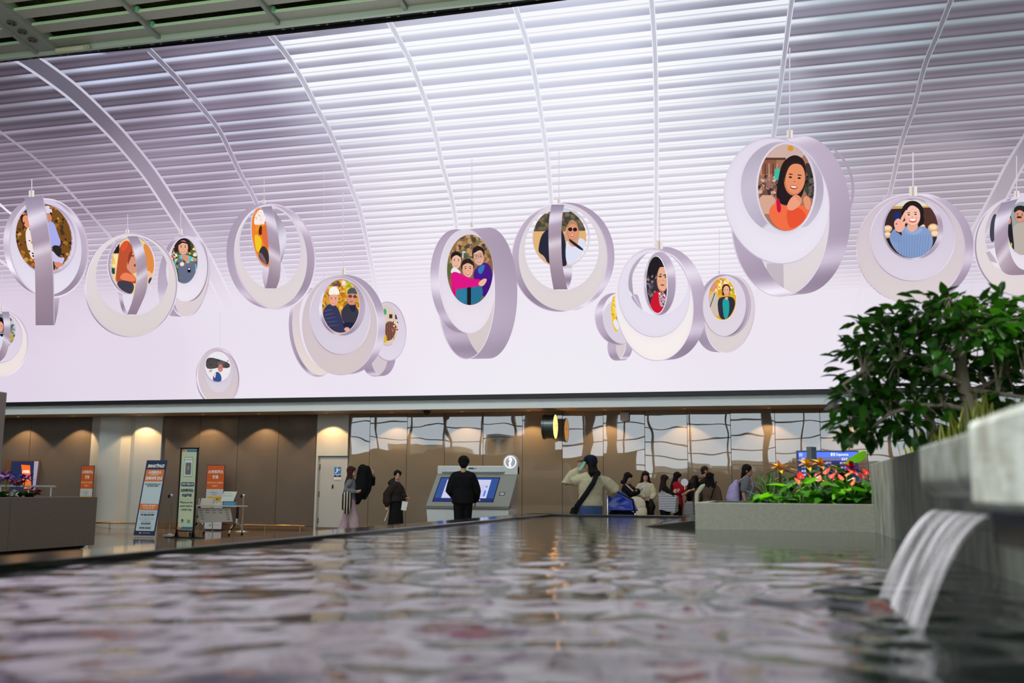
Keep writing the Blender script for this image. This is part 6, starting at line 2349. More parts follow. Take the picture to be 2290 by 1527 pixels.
# luggage cart with the blue bag
ct = empty('luggage_cart', on_y(1385, 1240, 15.9) * 1.0, 'chrome and black luggage cart beside the woman in the navy cap', 'cart')
ct.location.z = 0
ct.rotation_euler[2] = i4['bearing']
MB().tube([(-.19, -.28, .06), (-.185, -.28, 1.14)], .017, 10).build('upright', chrome, ct, smooth=True)
MB().tube([(.24, -.28, .06), (.24, -.28, .8)], .014, 10).build('upright', chrome, ct, smooth=True)
MB().tube([(-.185, -.28, 1.14), (-.12, -.36, 1.16), (.2, -.36, 1.0), (.24, -.28, .8)], .016, 10).build('handle', black_mat, ct, smooth=True)
MB().lo_hi((-.2, -.28, .2), (.26, .5, .25)).build('tray', black_mat, ct, bevel=.01)
for x, y in ((-.17, -.2), (.22, -.2), (.02, .45)):
    MB().lathe([(.01, -.018), (.07, -.016), (.075, 0), (.07, .016), (.01, .018)], (x, y, .078), 18, axis='x').build('wheel', black_mat, ct)
b = MB().lo_hi((-.16, -.2, .25), (.24, .35, .82))
c_ = b.build('suitcase', cloth('case_black', (20, 20, 22)), bevel=.05, loc=ct.location, rz=i4['bearing'], label='black suitcase lying on the luggage cart', category='suitcase')
b = MB()
b.add([(-.20, -.26, .83), (.29, -.24, .83), (.27, .2, .83), (-.18, .2, .83), (-.2, -.24, 1.03), (.22, -.2, 1.0), (.18, .12, 1.0), (-.16, .14, 1.05), (-.12, -.16, 1.10), (.02, -.2, 1.13), (.02, .04, 1.13), (-.1, .04, 1.1)],
      [(3, 2, 1, 0), (0, 1, 5, 4), (1, 2, 6, 5), (2, 3, 7, 6), (3, 0, 4, 7), (4, 5, 9, 8), (5, 6, 10, 9), (6, 7, 11, 10), (7, 4, 8, 11), (8, 9, 10, 11)])
obj_of('blue_bag', remesh(b, .012, 1, .012, 14, (1, 1, 1), 5), None, ct.location, (0, 0, i4['bearing']), label='shiny blue bag on top of the luggage cart', category='bag').data.materials.append(mat('blue_tarpaulin', (18, 54, 176), .28, spec=.7))

# 5 girl in the black track top
p5, i5 = person(1403, 1057, 23.0, 65, 'girl in a black track top with cream stripes reading a phone', head=5, tilt=22, arms=[((.10, -.16, 1.10), (.24, -.20, 1.16)), ((.16, .12, 1.1), (.26, .0, 1.16))],
                hair='bangs', hair_rgb=(26, 20, 18), hair_len=.06, top=(18, 18, 20), top_name='track_top', top_bulk=.03, hem=.88, legs='trousers', leg_rgb=(24, 24, 26), hands=(((1, .1, .4), (0, .3, 1), .8), ((1, -.2, .3), (0, 0, 1), .8)))
for q in range(2):
    a0, a1, a2 = i5['S'][0], i5['E'][0], i5['W'][0]
    off = Vector((0.02 + .03 * q, -.075, .035 - .012 * q))
    MB().tube([a0 + off, (a0 + a1) / 2 + off * 1.05, a1 + off * .95 + Vector((.01, 0, 0)), a1 + (a2 - a1) * .75 + Vector((.0, -.055, .03 - .03 * q))], .009, 6).build('sleeve_stripe', cloth('stripe_cream', (206, 190, 156)), p5, smooth=True)
wv = i5['W'][0]
held(MB().box((wv.x + .1, wv.y + .05, wv.z + .045), (.08, .012, .14), .4), 'mobile_phone', mat('phone_white', (222, 222, 222), .3), i5, 'white phone held by the girl in the track top', 'phone', False)
b = MB()
b.ell((.22, -.25, .86), (.20, .12, .16), 16, 10, rot=(0, .5, 0))
b.ell((.26, -.25, .70), (.19, .11, .17), 16, 10, rot=(0, .6, 0))
b.ell((.16, -.3, .90), (.12, .09, .10), 12, 8, rot=(0, .4, 0))
cb = held(remesh(b, .009, 3, .006, 14, (1, 1, 1), 4), 'backpack', cloth('canvas_cream', (216, 204, 172)), i5, 'cream backpack carried in front of the girl in the track top', 'backpack')
for q in range(2):
    MB().tube([(.03 + .12 * q, -.37, .94 - .1 * q), (.08 + .12 * q, -.38, .86 - .12 * q)], .012, 8).build('leather_tab', mat('leather_tan', (176, 126, 96), .5), cb, smooth=True)

# 6 girl in the cream sweater facing us
p6, i6 = person(1443, 1054, 23.5, 12, 'girl with a fringe in a cream sweater facing the camera', head=-8, tilt=6, arms=[((-.2, -.1, 1.07), (-.03, -.22, 1.02)), ((.2, -.06, 1.06), (.14, -.2, .98))],
                hair='bangs', hair_rgb=(28, 20, 18), hair_len=.22, top=(204, 200, 172), top_bulk=.024, sleeve_bulk=.02, hem=.90, legs='skirt', leg_rgb=(20, 20, 22), hem_z=.3, hands=(((.9, -.3, .1), (0, -1, 0), .8), ((-.5, -.5, -.4), (0, -1, 0), .7)))
b = MB().tube([(.12, -.3, .93), (.13, -.3, .8), (.12, -.3, .68)], [.05, .1, .07], 12, flat=.6, up=(0, 1, 0))
hb = held(remesh(b, .009, 2), 'handbag', cloth('leather_black', (20, 20, 20), .5), i6, 'small black handbag hanging before the cream sweater girl', 'bag')
MB().lo_hi((-.04, -.31, .52), (.03, -.30, .66)).build('luggage_tag', mat('tag_white', (206, 208, 210), .4), hb, bevel=.004)

# 7 brown haired woman with the striped bag
p7, i7 = person(1486, 1062, 23.2, 108, 'woman in black with waist-long dark brown hair carrying a striped bag', head=-14, tilt=8, arms=[((.06, -.2, 1.06), (.2, -.22, 1.10)), ((.2, .1, 1.1), (.25, .02, 1.15))],
                hair='long', hair_rgb=(46, 28, 24), hair_len=.56, top=(20, 20, 22), top_bulk=.025, sleeve_bulk=.015, hem=.86, legs='trousers', leg_rgb=(22, 22, 24), hands=(((.5, 0, 1), (.2, 1, 0), .9), ((.8, -.3, .4), (0, -1, 0), .8)))
b = MB().add([(-.14, -.36, .74), (.22, -.42, .66), (.30, -.22, .70), (-.06, -.18, .76), (-.15, -.36, 1.13), (.26, -.42, 1.02), (.32, -.22, 1.04), (-.07, -.18, 1.17)],
             [(3, 2, 1, 0), (4, 5, 6, 7), (0, 1, 5, 4), (1, 2, 6, 5), (2, 3, 7, 6), (3, 0, 4, 7)])
sbag = held(remesh(b, .010, 1, .006, 12, (1, 1, 1), 1), 'shopping_bag', bag_mat('bag_stripes', (206, 208, 212), (34, 34, 38), 27, 'z', .62), i7, 'large black and white striped shopping bag hanging from an arm', 'bag', group='striped shopping bags')
MB().tube([(-.13, -.36, 1.12), (-.02, -.34, 1.24), (.1, -.3, 1.14), (.2, -.4, 1.04)], .012, 8).build('bag_handle', cloth('strap_black', (18, 18, 18)), sbag, smooth=True)

# 8 woman in red and black
p8, i8 = person(1514, 1056, 23.8, 82, 'woman with long black hair in a red and black top holding a phone', head=0, tilt=16, arms=[((.12, -.17, 1.07), (.27, -.18, 1.17)), ((.2, .1, 1.08), (.3, .0, 1.16))],
                hair='long', hair_rgb=(18, 15, 16), hair_len=.32, top=(176, 24, 44), sleeve='short', top_bulk=.03, hem=.84, legs='trousers', leg_rgb=(26, 24, 28), hands=(((1, .1, .2), (0, .5, 1), .8), ((1, -.2, .2), (0, 0, 1), .8)))
wv = i8['W'][0]
fan = held(MB().lathe([(.085, -.004), (.085, .004)], (0, 0, 0), 24, axis='y'), 'hand_fan', mat('fan_white', (226, 226, 232), .4), i8, 'round white hand fan before the face of the woman in red', 'fan', False)
fan.location = V(i8, .17, -.16, 1.36)
MB().lo_hi((-.008, -.003, -.17), (.008, .003, -.08)).build('fan_handle', mat('fan_white', (226, 226, 232), .4), fan)
s2 = held(remesh(MB().add([(.14, -.3, .62), (.36, -.34, .56), (.40, -.2, .60), (.18, -.18, .64), (.16, -.3, .90), (.34, -.34, .94), (.38, -.2, .94), (.2, -.18, .92)],
                          [(3, 2, 1, 0), (4, 5, 6, 7), (0, 1, 5, 4), (1, 2, 6, 5), (2, 3, 7, 6), (3, 0, 4, 7)]), .010, 1, .006, 12, (1, 1, 1), 2), 'shopping_bag', bag_mat('bag_stripes_fine', (196, 198, 202), (34, 34, 38), 30, 'z', .58), i8,
          'striped shopping bag half hidden by the end of the flower planter', 'bag', group='striped shopping bags')
MB().tube([(.18, -.3, .9), (.24, -.3, 1.06), (.3, -.26, 1.06), (.34, -.34, .93)], .01, 8).build('bag_handle', cloth('strap_black', (18, 18, 18)), s2, smooth=True)

# 9 man with the black backpack
p9, i9 = person(1576, 1041.5, 24.0, 100, 'man with cropped hair and a black backpack in the queue', head=4, arms=[((.02, -.24, 1.14), (.16, -.2, 1.05)), ((.05, .22, 1.14), (.2, .2, 1.1))],
                hair='crop', hair_rgb=(44, 38, 34), top=(26, 26, 28), top_bulk=.03, legs='trousers', leg_rgb=(26, 26, 30), female=False, skin=SKIN2)
b = MB()
b.tube([(-.24, 0, 1.46), (-.27, 0, 1.34), (-.29, 0, 1.1), (-.27, 0, .94), (-.24, 0, .88)], [.08, .14, .165, .155, .10], 16, flat=1.15, up=(0, 1, 0))
bpk = held(remesh(b, .010, 3, .006, 10, (1, 1, 1), 6), 'backpack', cloth('nylon_black', (16, 16, 18), .6), i9, 'large black backpack on the man with cropped hair', 'backpack')
MB().tube([(-.2, 0, 1.48), (-.17, 0, 1.52), (-.14, 0, 1.48)], .01, 8).build('haul_loop', cloth('nylon_black', (16, 16, 18), .6), bpk)
for sy in (-.12, .12):
    MB().tube([(-.17, sy, 1.44), (-.02, sy, 1.49), (.11, sy, 1.38), (.12, sy, 1.2), (-.08, sy * 1.2, 1.02)], .02, 8, flat=.5).build('strap', cloth('nylon_black', (16, 16, 18), .6), bpk, smooth=True)

# 10 long haired woman from behind
p10, i10 = person(1587, 1057, 22.6, 168, 'woman with long black hair from behind in a brown and cream top', head=-6, arms=[None, ((-.27, -.02, 1.1), (-.30, -.06, .86))],
                  hair='long', hair_rgb=(16, 14, 15), hair_len=.36, top=(92, 74, 58), top_bulk=.04, hem=.84, legs='trousers', leg_rgb=(60, 56, 54))
b = MB()
a0, a1, a2 = i10['S'][1], i10['E'][1], i10['W'][1]
b.tube([a0 + Vector((.03, -.05, .03)), a0 + Vector((-.02, -.055, .0)), a1 + Vector((-.01, -.06, 0)), a2 + Vector((0, -.045, 0))], [.035, .055, .055, .045], 10)
obj_of('cream_sleeve', remesh(b, .010, 2, .004, 12), p10, label='cream sleeve panel').data.materials.append(cloth('sleeve_cream', (206, 202, 176)))
held(MB().tube([(.14, -.13, 1.36), (.08, -.2, 1.2), (.03, -.21, 1.05), (-.03, -.2, .9)], .014, 8), 'bag_strap', cloth('strap_black', (18, 18, 18)), i10, 'thin black bag strap across the brown top', 'strap')

# 11 woman with the lavender backpack
p11, i11 = person(1670, 1039, 20.6, 84, 'woman with a dark braid in a grey t-shirt wearing a lavender backpack', head=4, tilt=4, arms=[((-.08, -.19, 1.10), (-.02, -.20, .86)), ((.13, .06, 1.1), (.09, -.12, 1.27))],
                  hair='braid', hair_rgb=(30, 22, 22), top=(112, 113, 116), top_name='t_shirt', sleeve='short', top_bulk=.03, hem=.84, legs='trousers', leg_rgb=(40, 42, 50), skin=SKIN2, hands=(((0, -.1, -1), (0, 1, 0), .5), ((-.3, -.2, .8), (-1, .5, 0), 1.0)))
b = MB()
b.tube([(-.21, 0, 1.33), (-.25, 0, 1.22), (-.28, 0, 1.02), (-.25, 0, .90), (-.22, 0, .86)], [.06, .115, .145, .13, .08], 16, flat=1.1, up=(0, 1, 0))
lav = cloth('nylon_lavender', (176, 162, 206), .6)
lb = held(remesh(b, .010, 3, .004, 10, (1, 1, 1), 8), 'backpack', lav, i11, 'lavender backpack on the woman in the grey t-shirt', 'backpack')
MB().lo_hi((-.15, -.11, .9), (-.115, .11, 1.33)).build('back_panel', cloth('nylon_black', (16, 16, 18), .6), lb, bevel=.02)
for sy in (-.12, .12):
    MB().tube([(-.15, sy, 1.36), (-.03, sy, 1.455), (.08, sy * .95, 1.40), (.115, sy, 1.26), (.06, sy * 1.2, 1.1), (-.12, sy, .95)], .024, 8, flat=.45).build('strap', lav, lb, smooth=True)
# ------------------------------------------------------------------ plants
def leaf_mat(name, rgb, rough=.35, trans=.35, tint=None):
    m = bpy.data.materials.new(name)
    MATS[name] = m
    m.use_nodes = True
    nt = m.node_tree
    b = nt.nodes['Principled BSDF']
    c = lin(rgb)
    b.inputs['Roughness'].default_value = rough
    b.inputs['Specular IOR Level'].default_value = .45
    oi = nt.nodes.new('ShaderNodeObjectInfo')
    geo = nt.nodes.new('ShaderNodeNewGeometry')
    ad = nt.nodes.new('ShaderNodeMath')
    ad.operation = 'ADD'
    nt.links.new(oi.outputs['Random'], ad.inputs[0])
    nt.links.new(geo.outputs['Random Per Island'], ad.inputs[1])
    fr = nt.nodes.new('ShaderNodeMath')
    fr.operation = 'FRACT'
    nt.links.new(ad.outputs[0], fr.inputs[0])
    rp = nt.nodes.new('ShaderNodeValToRGB')
    rp.color_ramp.elements[0].color = (*[v * .55 for v in c], 1)
    rp.color_ramp.elements[1].color = (*(lin(tint) if tint else [min(1, v * 1.6) for v in c]), 1)
    nt.links.new(fr.outputs[0], rp.inputs[0])
    nt.links.new(rp.outputs[0], b.inputs['Base Color'])
    t = nt.nodes.new('ShaderNodeBsdfTranslucent')
    mx_ = nt.nodes.new('ShaderNodeMix')
    mx_.data_type = 'RGBA'
    mx_.blend_type = 'MULTIPLY'
    mx_.inputs[0].default_value = 1
    mx_.inputs[7].default_value = (1.6, 1.9, .5, 1)
    nt.links.new(rp.outputs[0], mx_.inputs[6])
    nt.links.new(mx_.outputs[2], t.inputs['Color'])
    ms = nt.nodes.new('ShaderNodeMixShader')
    ms.inputs[0].default_value = trans
    nt.links.new(b.outputs[0], ms.inputs[1])
    nt.links.new(t.outputs[0], ms.inputs[2])
    nt.links.new(ms.outputs[0], nt.nodes['Material Output'].inputs['Surface'])
    return m


def leaf_shape(L, wid, fold=.25, droop=.25, prof=((0, .0), (.12, .55), (.35, 1), (.62, .85), (.86, .4), (1, 0))):
    """pointed leaf growing along +y from its stalk, folded on the midrib, drooping; returns verts, faces"""
    vs, fs = [], []
    for t, w in prof:
        y = L * t
        z = -droop * L * t * t
        x = wid * .5 * w
        vs += [(-x, y, z + fold * x), (0, y, z), (x, y, z + fold * x)]
    n = len(prof)
    for i in range(n - 1):
        a = i * 3
        fs += [(a, a + 1, a + 4, a + 3), (a + 1, a + 2, a + 5, a + 4)]
    return vs, fs


def dirmat(d, roll=0):
    """rotation that turns +y to d with the leaf's face up"""
    d = Vector(d).normalized()
    x = d.cross(Vector((0, 0, 1)))
    if x.length < 1e-3:
        x = Vector((1, 0, 0))
    x.normalize()
    z = x.cross(d).normalized()
    M = Matrix((x, d, z)).transposed()
    return M @ Matrix.Rotation(roll, 3, 'Y')


R_ = random.Random(21)
bark = mat('pale_bark', (176, 160, 136), .8, var=.3, vscale=14, bump=.8, bscale=40, stretch=(1, 1, .3))
fig = leaf_mat('fig_leaf', (40, 82, 26), .3, .30, tint=(64, 124, 34))

# the tree
TB = on_x(2166, 950, 1.24)
TY = TB.y
tree = empty('weeping_fig', (TB.x, TY, 1.27), 'small bushy fig tree with glossy green leaves in the tall planter', 'tree')
tp_ = lambda x, y, dy=0: on_y(x, y, TY + dy)
soilp = Vector((TB.x, TY, 1.22))
tr_pts = [soilp, tp_(2166, 930), tp_(2163, 890), tp_(2152, 850), tp_(2148, 806), tp_(2150, 770)]
MB().tube(tr_pts, [.062, .05, .046, .042, .036, .028], 12).build('trunk', bark, tree, smooth=True, world=True)
BR = [[tp_(2165, 888), tp_(2205, 860, .1), tp_(2252, 832, .1), tp_(2310, 800, .2)], [tp_(2160, 915), tp_(2110, 905, -.1), tp_(2046, 906, -.2), tp_(1990, 925, -.2), tp_(1950, 955, -.2)],
      [tp_(2150, 820), tp_(2120, 780, .1), tp_(2060, 745, .1), tp_(1990, 740, 0)], [tp_(2149, 790), tp_(2156, 750, -.1), tp_(2150, 710, -.1), tp_(2130, 680, -.1)],
      [tp_(2150, 775), tp_(2190, 740, .2), tp_(2240, 700, .2)], [tp_(2155, 860), tp_(2090, 830, -.25), tp_(2010, 815, -.3), tp_(1930, 830, -.3), tp_(1885, 860, -.3)],
      [tp_(2160, 870), tp_(2230, 880, -.2), tp_(2300, 890, -.3)], [tp_(2152, 845), tp_(2080, 860, .3), tp_(2000, 860, .3), tp_(1930, 900, .3)]]
for q in BR:
    n = len(q)
    MB().tube(q, [.019 * (1 - .7 * i / n) for i in range(n)], 8).build('branch', bark, tree, smooth=True, world=True)
ELL = [(2120, 775, 215, 112, .55), (1965, 840, 105, 110, .5), (1925, 915, 66, 70, .4), (2035, 905, 115, 80, .45), (2225, 765, 130, 95, .55), (2300, 850, 130, 110, .5), (2400, 790, 130, 120, .5), (2110, 700, 140, 45, .35), (2250, 690, 90, 36, .3), (2000, 755, 110, 60, .45), (1905, 970, 40, 34, .3), (2190, 860, 90, 70, -.5)]
TOT = sum(a * b for _, _, a, b, _ in ELL)
leaves = []
for (cx, cy2, a, b, dep) in ELL:
    for _ in range(int(2150 * a * b / TOT)):
        while True:
            u, v, w = (R_.uniform(-1, 1) for _ in range(3))
            r2 = u * u + v * v + w * w
            if r2 <= 1 and (r2 > .25 or R_.random() < .5):
                break
        x, y = cx + u * a, cy2 + v * b
        p = on_y(x, y, TY + (w * dep if dep > 0 else .35 + w * .3))
        if p.x < .70 and p.z < 1.30:
            continue
        if 2128 < x < 2222 and y > 785 and p.y < TY + .12:
            continue
        if x > 2170 and 800 < y < 960 and p.y < TY + .15 and R_.random() < .75:
            continue
        c = tp_(cx, cy2 + b * .3)
        d = (p - c)
        d.z *= .6
        d = d.normalized() + Vector((R_.uniform(-.6, .6), R_.uniform(-.6, .6), R_.uniform(-.75, .25)))
        leaves.append((p, d, R_.uniform(-.7, .7), R_.uniform(.088, .138)))
leaves.sort(key=lambda q: q[0].y)
fl_me = []
for k in range(3):
    v, f = leaf_shape(1, .52 + .06 * k, .22, .12 + .12 * k)
    fl_me.append(MB().add(v, f).mesh('leaf', fig, True))
for i, (p, d, ro, L) in enumerate(leaves[:300]):
    o = obj_of('leaf', fl_me[i % 3], tree, p - tree.location)
    o.rotation_euler = dirmat(d, ro).to_euler()
    o.scale = (L, L, L)
mb = MB()
v0, f0 = leaf_shape(1, .56, .22, .22)
for (p, d, ro, L) in leaves[300:]:
    M = dirmat(d, ro)
    mb.add([p + M @ (Vector(q) * L) for q in v0], f0)
mb.build('leaf_mass', fig, tree, smooth=True, world=True, kind='stuff')
tw = MB()
for (p, d, ro, L) in leaves[:300:2] + leaves[300::6]:
    n_ = min((q[k] for q in BR for k in range(1, len(q))), key=lambda b_: (b_ - p).length)
    if (n_ - p).length < .55:
        m_ = (n_ + p) / 2 + Vector((0, 0, .03))
        tw.tube([n_, m_, p], [.006, .004, .002], 4, cap=False)
tw.build('twigs', bark, tree, world=True, kind='stuff')

# snake plants round its foot
sn_m = leaf_mat('snake_leaf', (52, 88, 48), .35, .1, tint=(84, 120, 66))
sn_y = mat('snake_margin', (214, 206, 66), .4)


def blade(L, w, bend, tw_):
    b = MB()
    n = 7
    P = []
    for i in range(n + 1):
        t = i / n
        ww = w * (.55 + .9 * t - 1.42 * t ** 3) if t < 1 else .002
        ww = max(.002, ww)
        a = tw_ * t
        cx = bend * t * t
        P.append([(cx + s * ww * math.cos(a), s * ww * math.sin(a) + (.18 * ww if abs(s) > .5 else 0), L * t) for s in (-1, -.62, 0, .62, 1)])
    for i in range(n):
        for j in range(4):
            b.add([P[i][j], P[i][j + 1], P[i + 1][j + 1], P[i + 1][j]], [(0, 1, 2, 3)], 1 if j in (0, 3) else 0)
    return b.mesh('blade', [sn_m, sn_y], True)


BL = [blade(.20 + .03 * k, .016 + .002 * (k % 3), R_.uniform(-.06, .06), R_.uniform(-1, 1)) for k in range(6)]
for k, (x, y, D) in enumerate(((1968, 1032, 8.2), (1985, 1026, 7.7), (2005, 1020, 7.3), (2028, 1014, 6.9), (2052, 1010, 6.5), (2078, 1004, 6.2), (2104, 1000, 5.9), (2132, 996, 5.7), (2158, 990, 5.5))):
    p = at(x, y, D)
    p.x = max(p.x, 1.05)
    s = empty('snake_plant', (p.x, p.y, 1.265), 'yellow edged snake plant, %s from the left under the fig tree' % ('first', 'second', 'third', 'fourth', 'fifth', 'sixth', 'seventh', 'eighth', 'ninth')[k], 'plant', 'snake plants under the fig tree')
    for j in range(12):
        a = R_.uniform(0, 6.28)
        o = obj_of('blade', R_.choice(BL), s, (.07 * math.cos(a) * R_.random(), .14 * math.sin(a), 0))
        o.rotation_euler = (R_.uniform(-.25, .25), R_.uniform(-.3, .3), R_.uniform(0, 6.28))
        o.scale = (1.1, 1, R_.uniform(.65, 1.1))

# anthuriums and others in the low planter
an_l = leaf_mat('anthurium_leaf', (58, 132, 30), .3, .35, tint=(120, 190, 40))
an_d = leaf_mat('dark_leaf', (28, 66, 26), .35, .2, tint=(44, 92, 30))
petal_r = mat('spathe_red', (226, 52, 46), .25, spec=.6, var=.15, vscale=20)
petal_o = mat('spathe_coral', (240, 116, 84), .25, spec=.6, var=.15, vscale=20)
petal_d = mat('spathe_crimson', (150, 34, 52), .3, spec=.5, var=.2, vscale=20)
petal_w = mat('spathe_white', (240, 244, 226), .3, spec=.5)
spx = mat('spadix_yellow', (236, 214, 140), .5)
stem_m = mat('plant_stem', (74, 110, 44), .6)
HEART = ((0, .5), (.05, .86), (.2, 1), (.45, .86), (.7, .52), (.9, .18), (1, 0))
hv, hf = leaf_shape(1, .74, .12, .22, HEART)
heart_l = MB().add(hv, hf).mesh('leaf', an_l, True)
heart_d = MB().add(hv, hf).mesh('leaf', an_d, True)
sv, sf = leaf_shape(1, .95, .30, -.05, HEART)
SP = {k: MB().add(sv, sf).mesh('spathe', m, True) for k, m in (('r', petal_r), ('o', petal_o), ('d', petal_d), ('w', petal_w))}
spad = MB().tube([(0, .05, .02), (0, .3, .22)], [.045, .03], 8).mesh('spadix', spx, True)
SOILZ = .94
FL = [(1790, 1071, 'r'), (1788, 1083, 'o'), (1823, 1066, 'd'), (1846, 1061, 'r'), (1830, 1076, 'o'), (1843, 1080, 'o'), (1870, 1058, 'd'), (1881, 1075, 'o'), (1905, 1059, 'r'), (1918, 1064, 'r'), (1931, 1071, 'd'),
      (1946, 1073, 'o'), (1960, 1069, 'o'), (1972, 1060, 'r'), (1974, 1078, 'o'), (1907, 1085, 'o'), (1869, 1087, 'o'), (1826, 1106, 'w'), (1836, 1111, 'w'), (1899, 1084, 'w'), (1953, 1090, 'w'), (1812, 1070, 'r'), (1858, 1070, 'r'), (1893, 1066, 'o'), (1938, 1062, 'r')]
PL = [(1712, 9.3), (1738, 9.2), (1765, 9.35), (1793, 9.2), (1822, 9.4), (1848, 9.2), (1872, 9.4), (1897, 9.2), (1922, 9.35), (1946, 9.2), (1968, 9.35)]
for i, (x, Yp) in enumerate(PL):
    b0 = on_y(x, 1140, Yp)
    fl = [f for f in FL if min(range(len(PL)), key=lambda q: abs(PL[q][0] - f[0])) == i]
    kinds = ''.join(f[2] for f in fl)
    if not fl:
        lab = 'bright green leafy plant without flowers'
    elif 'w' in kinds:
        lab = 'white and coral anthurium with bright leaves in the low planter'
    else:
        lab = 'red and coral anthurium with bright leaves in the low planter'
    lab = lab.replace('in the low planter', '').replace('of the flower planter', '').rstrip() + ', %s from the left in the low planter' % ('first', 'second', 'third', 'fourth', 'fifth', 'sixth', 'seventh', 'eighth', 'ninth', 'tenth', 'eleventh')[i]
    a = empty('anthurium', (b0.x, Yp, SOILZ), lab, 'plant', 'anthuriums in the low planter')
    st = MB()
    for j in range(22):
        an = R_.uniform(0, 6.28)
        rr = R_.uniform(.03, .17 if i > 2 else .08)
        zt = R_.uniform(.06, .29 if i > 2 else .16)
        tip = Vector((rr * math.cos(an), rr * math.sin(an) * .8, zt))
        st.tube([(0, 0, -.02), tip * .6 + Vector((0, 0, .03)), tip], .004, 5, cap=False)
        o = obj_of('leaf', heart_l if j % 4 else heart_d, a, tip)
        o.rotation_euler = dirmat((math.cos(an), math.sin(an), R_.uniform(-.5, .35)), R_.uniform(-.5, .5)).to_euler()
        L = R_.uniform(.11, .19 if i > 2 else .14)
        o.scale = (L, L, L)
    for (fx, fy, kd) in fl:
        w = on_y(fx, fy, Yp - .02 + R_.uniform(-.1, .1)) - a.location
        st.tube([(0, 0, -.02), w * .6 + Vector((0, 0, .04)), w], .0035, 5, cap=False)
        f_ = obj_of('flower', SP[kd], a, w)
        an = R_.uniform(-.9, .9)
        f_.rotation_euler = dirmat((math.sin(an), .25, R_.uniform(.35, .7)), R_.uniform(-.3, .3)).to_euler()
        L = R_.uniform(.062, .082)
        f_.scale = (L, L, L)
        obj_of('spadix', spad, f_)
    st.build('stems', stem_m, a, smooth=True)
# bromeliads with yellow bracts
br_y = mat('bract_yellow', (238, 186, 34), .35, spec=.5, var=.2, vscale=12)
br_r = mat('bract_red', (176, 26, 34), .35, spec=.5)
bv, bf = leaf_shape(1, .2, .3, .35)
for x, y, Yp, lab in ((1744, 1046, 9.9, 'bromeliad with spiky yellow bracts round a red heart, nearest the queue'), (1806, 1040, 10.1, 'bromeliad with yellow bracts before the sign totem'), (1836, 1038, 10.3, 'red and yellow bromeliad before the departures board'), (1905, 1046, 10.2, 'dark red bromeliad under the big bright leaf')):
    c = on_y(x, y, Yp)
    br = empty('bromeliad', (c.x, Yp, SOILZ), lab, 'plant')
    top = c.z - SOILZ
    MB().tube([(0, 0, -.02), (0, 0, top - .02)], .012, 6).build('stem', stem_m, br)
    for j in range(16):
        an = j * 2.4
        el = .05 + .75 * (j / 16)
        b = MB().add(bv, bf)
        o = b.build('bract', br_y if (j % 4 and 'dark' not in lab) else br_r, br, loc=(0, 0, top - .03 + .002 * j))
        o.rotation_euler = dirmat((math.cos(an), math.sin(an), el)).to_euler()
        L = R_.uniform(.14, .20)
        o.scale = (L * 1.3, L, L)
    o = MB().add(*leaf_shape(1, .7, .4, -.2, HEART)).build('bract', br_r, br, loc=(0, -.02, top))
    o.rotation_euler = (1.0, 0, .6)
    o.scale = (.08, .08, .08)
    for j in range(9):
        an = j * .7
        o = obj_of('leaf', MB().add(*leaf_shape(1, .16, .3, .5)).mesh('leaf', an_d, True), br, (0, 0, .02))
        o.rotation_euler = dirmat((math.cos(an), math.sin(an), .9)).to_euler()
        o.scale = (.26, .26, .26)
# big leaved plants behind
for x, ytop, Yp, n, L, lab in ((1760, 1062, 10.6, 14, .17, 'dark leafy plant behind the yellow bromeliad'), (1815, 1058, 10.8, 16, .18, 'dark leafy plant below the departures board'), (1865, 1050, 10.8, 16, .19, 'dark leafy plant in the middle of the low planter'), (1915, 1045, 10.8, 16, .20, 'dark leafy plant beside the tall planter corner'), (1955, 1040, 11.0, 14, .20, 'dark leafy plant against the tall planter wall')):
    c = on_y(x, ytop, Yp)
    if c.x > .62:
        c.x = .62
    g_ = empty('leafy_plant', (c.x, Yp, SOILZ), lab, 'plant')
    st = MB()
    for j in range(int(n * 1.7)):
        an = R_.uniform(0, 6.28)
        zt = (c.z - SOILZ) * R_.uniform(.35, 1.0)
        rr = R_.uniform(.02, .2) * (1.2 - zt / (c.z - SOILZ) * .6)
        tip = Vector((rr * math.cos(an), rr * math.sin(an), zt))
        st.tube([(0, 0, -.02), tip * .55 + Vector((0, 0, .05)), tip], .005, 5, cap=False)
        o = obj_of('leaf', heart_d, g_, tip)
        o.rotation_euler = dirmat((math.cos(an), math.sin(an), R_.uniform(-.5, .4)), R_.uniform(-.4, .4)).to_euler()
        o.scale = (L * R_.uniform(.8, 1.2),) * 3
    st.build('stems', stem_m, g_, smooth=True)
    if x == 1915:
        t = on_y(1935, 1022, Yp) - g_.location
        o = obj_of('leaf', heart_l, g_, t)
        o.rotation_euler = dirmat((-.95, -.3, -.12), .5).to_euler()
        o.scale = (.32, .26, .26)
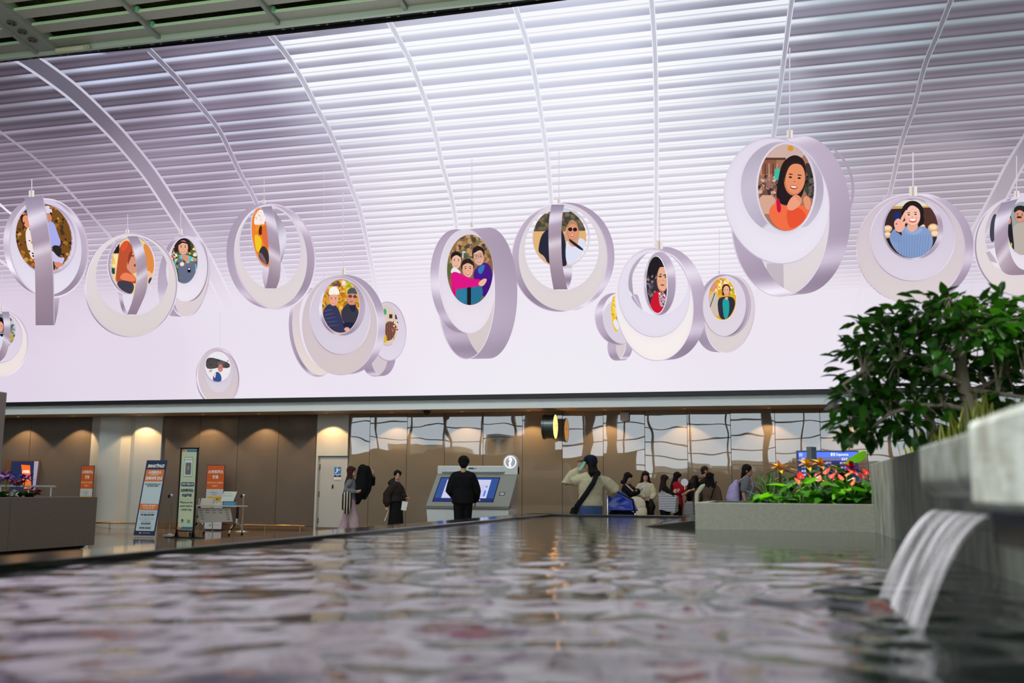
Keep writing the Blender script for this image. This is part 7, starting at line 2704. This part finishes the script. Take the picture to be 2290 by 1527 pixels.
# palm at the planter's left end
pm = empty('parlour_palm', (on_y(1722, 1140, 9.6).x, 9.6, SOILZ), 'dark feathery palm at the left end of the low planter', 'plant')
plv, plf = leaf_shape(1, .15, .2, .15)
for (x, y, dy) in ((1665, 1120, 0), (1672, 1100, .1), (1690, 1076, .1), (1700, 1066, .2), (1724, 1066, .1), (1745, 1075, .0), (1690, 1095, -.1), (1712, 1085, -.15)):
    t = on_y(x, y, 9.6 + dy) - pm.location
    fr_ = MB()
    pts = [Vector((0, 0, 0)), t * .5 + Vector((0, 0, t.z * .35)), t]
    fr_.tube(pts, [.006, .004, .002], 5, cap=False)
    rach = fr_.build('frond', stem_m, pm)
    for j in range(9):
        u = .25 + .72 * j / 8
        c0 = pts[0] * (1 - u) ** 2 + pts[1] * 2 * u * (1 - u) + pts[2] * u * u
        dv = (pts[2] - pts[0]).normalized()
        for sg in (-1, 1):
            o = obj_of('leaflet', MB().add(plv, plf).mesh('leaflet', an_d, True) if not bpy.data.meshes.get('leaflet') else bpy.data.meshes['leaflet'], rach, c0)
            sd = dv.cross(Vector((0, 0, 1))) * sg
            o.rotation_euler = dirmat(dv * .7 + sd * .6 + Vector((0, 0, -.15))).to_euler()
            o.scale = (.11 * (1.15 - .5 * u),) * 3
# flowers in the far left planter
pur = mat('petal_purple', (140, 70, 180), .5, var=.3, vscale=30)
pv, pf = leaf_shape(1, .8, .1, .1, HEART)
pet = MB().add(pv, pf).mesh('petal', pur, True)
for x, y, lab, m_ in ((18, 1066, 'purple orchid before the orange wall screen', pur), (57, 1071, 'purple orchid leaning right over the dark planter', pur), (2, 1072, 'pale purple orchid at the left edge of the picture', mat('petal_mauve', (170, 130, 180), .5)), (38, 1083, 'red flowered plant in the dark planter', petal_d), (80, 1100, 'low crimson flowered plant at the right of the orchids', petal_d), (24, 1104, 'small white flowered plant at the front of the dark planter', petal_w)):
    c = on_x(x, y, -12.75)
    g_ = empty('orchid' if m_ in (pur,) else 'flowering_plant', (c.x - .1, c.y, .82), lab, 'plant')
    t = c - g_.location
    st = MB().tube([(0, 0, -.03), t * .6 + Vector((.02, 0, .05)), t], .008, 6, cap=False)
    for j in range(9):
        an = R_.uniform(0, 6.28)
        o = obj_of('leaf', heart_d, g_, (0, 0, .03 + .015 * j))
        o.rotation_euler = dirmat((math.cos(an), math.sin(an), R_.uniform(.1, .8))).to_euler()
        o.scale = (R_.uniform(.18, .3),) * 3
    st.build('stem', stem_m, g_)
    me_ = pet if m_ is pur else MB().add(pv, pf).mesh('petal', m_, True)
    hd2 = MB().ell((0, 0, 0), (.02, .02, .02), 8, 6).build('flower_head', m_, g_, loc=t)
    for j in range(26):
        an, el = R_.uniform(0, 6.28), R_.uniform(-.4, 1.2)
        o = obj_of('petal', me_, hd2, (R_.uniform(-.09, .09), R_.uniform(-.09, .09), R_.uniform(-.05, .06)))
        o.rotation_euler = dirmat((math.cos(an), math.sin(an), el)).to_euler()
        o.scale = (R_.uniform(.07, .11),) * 3

bpy.data.scenes.remove(WORKSHOP)
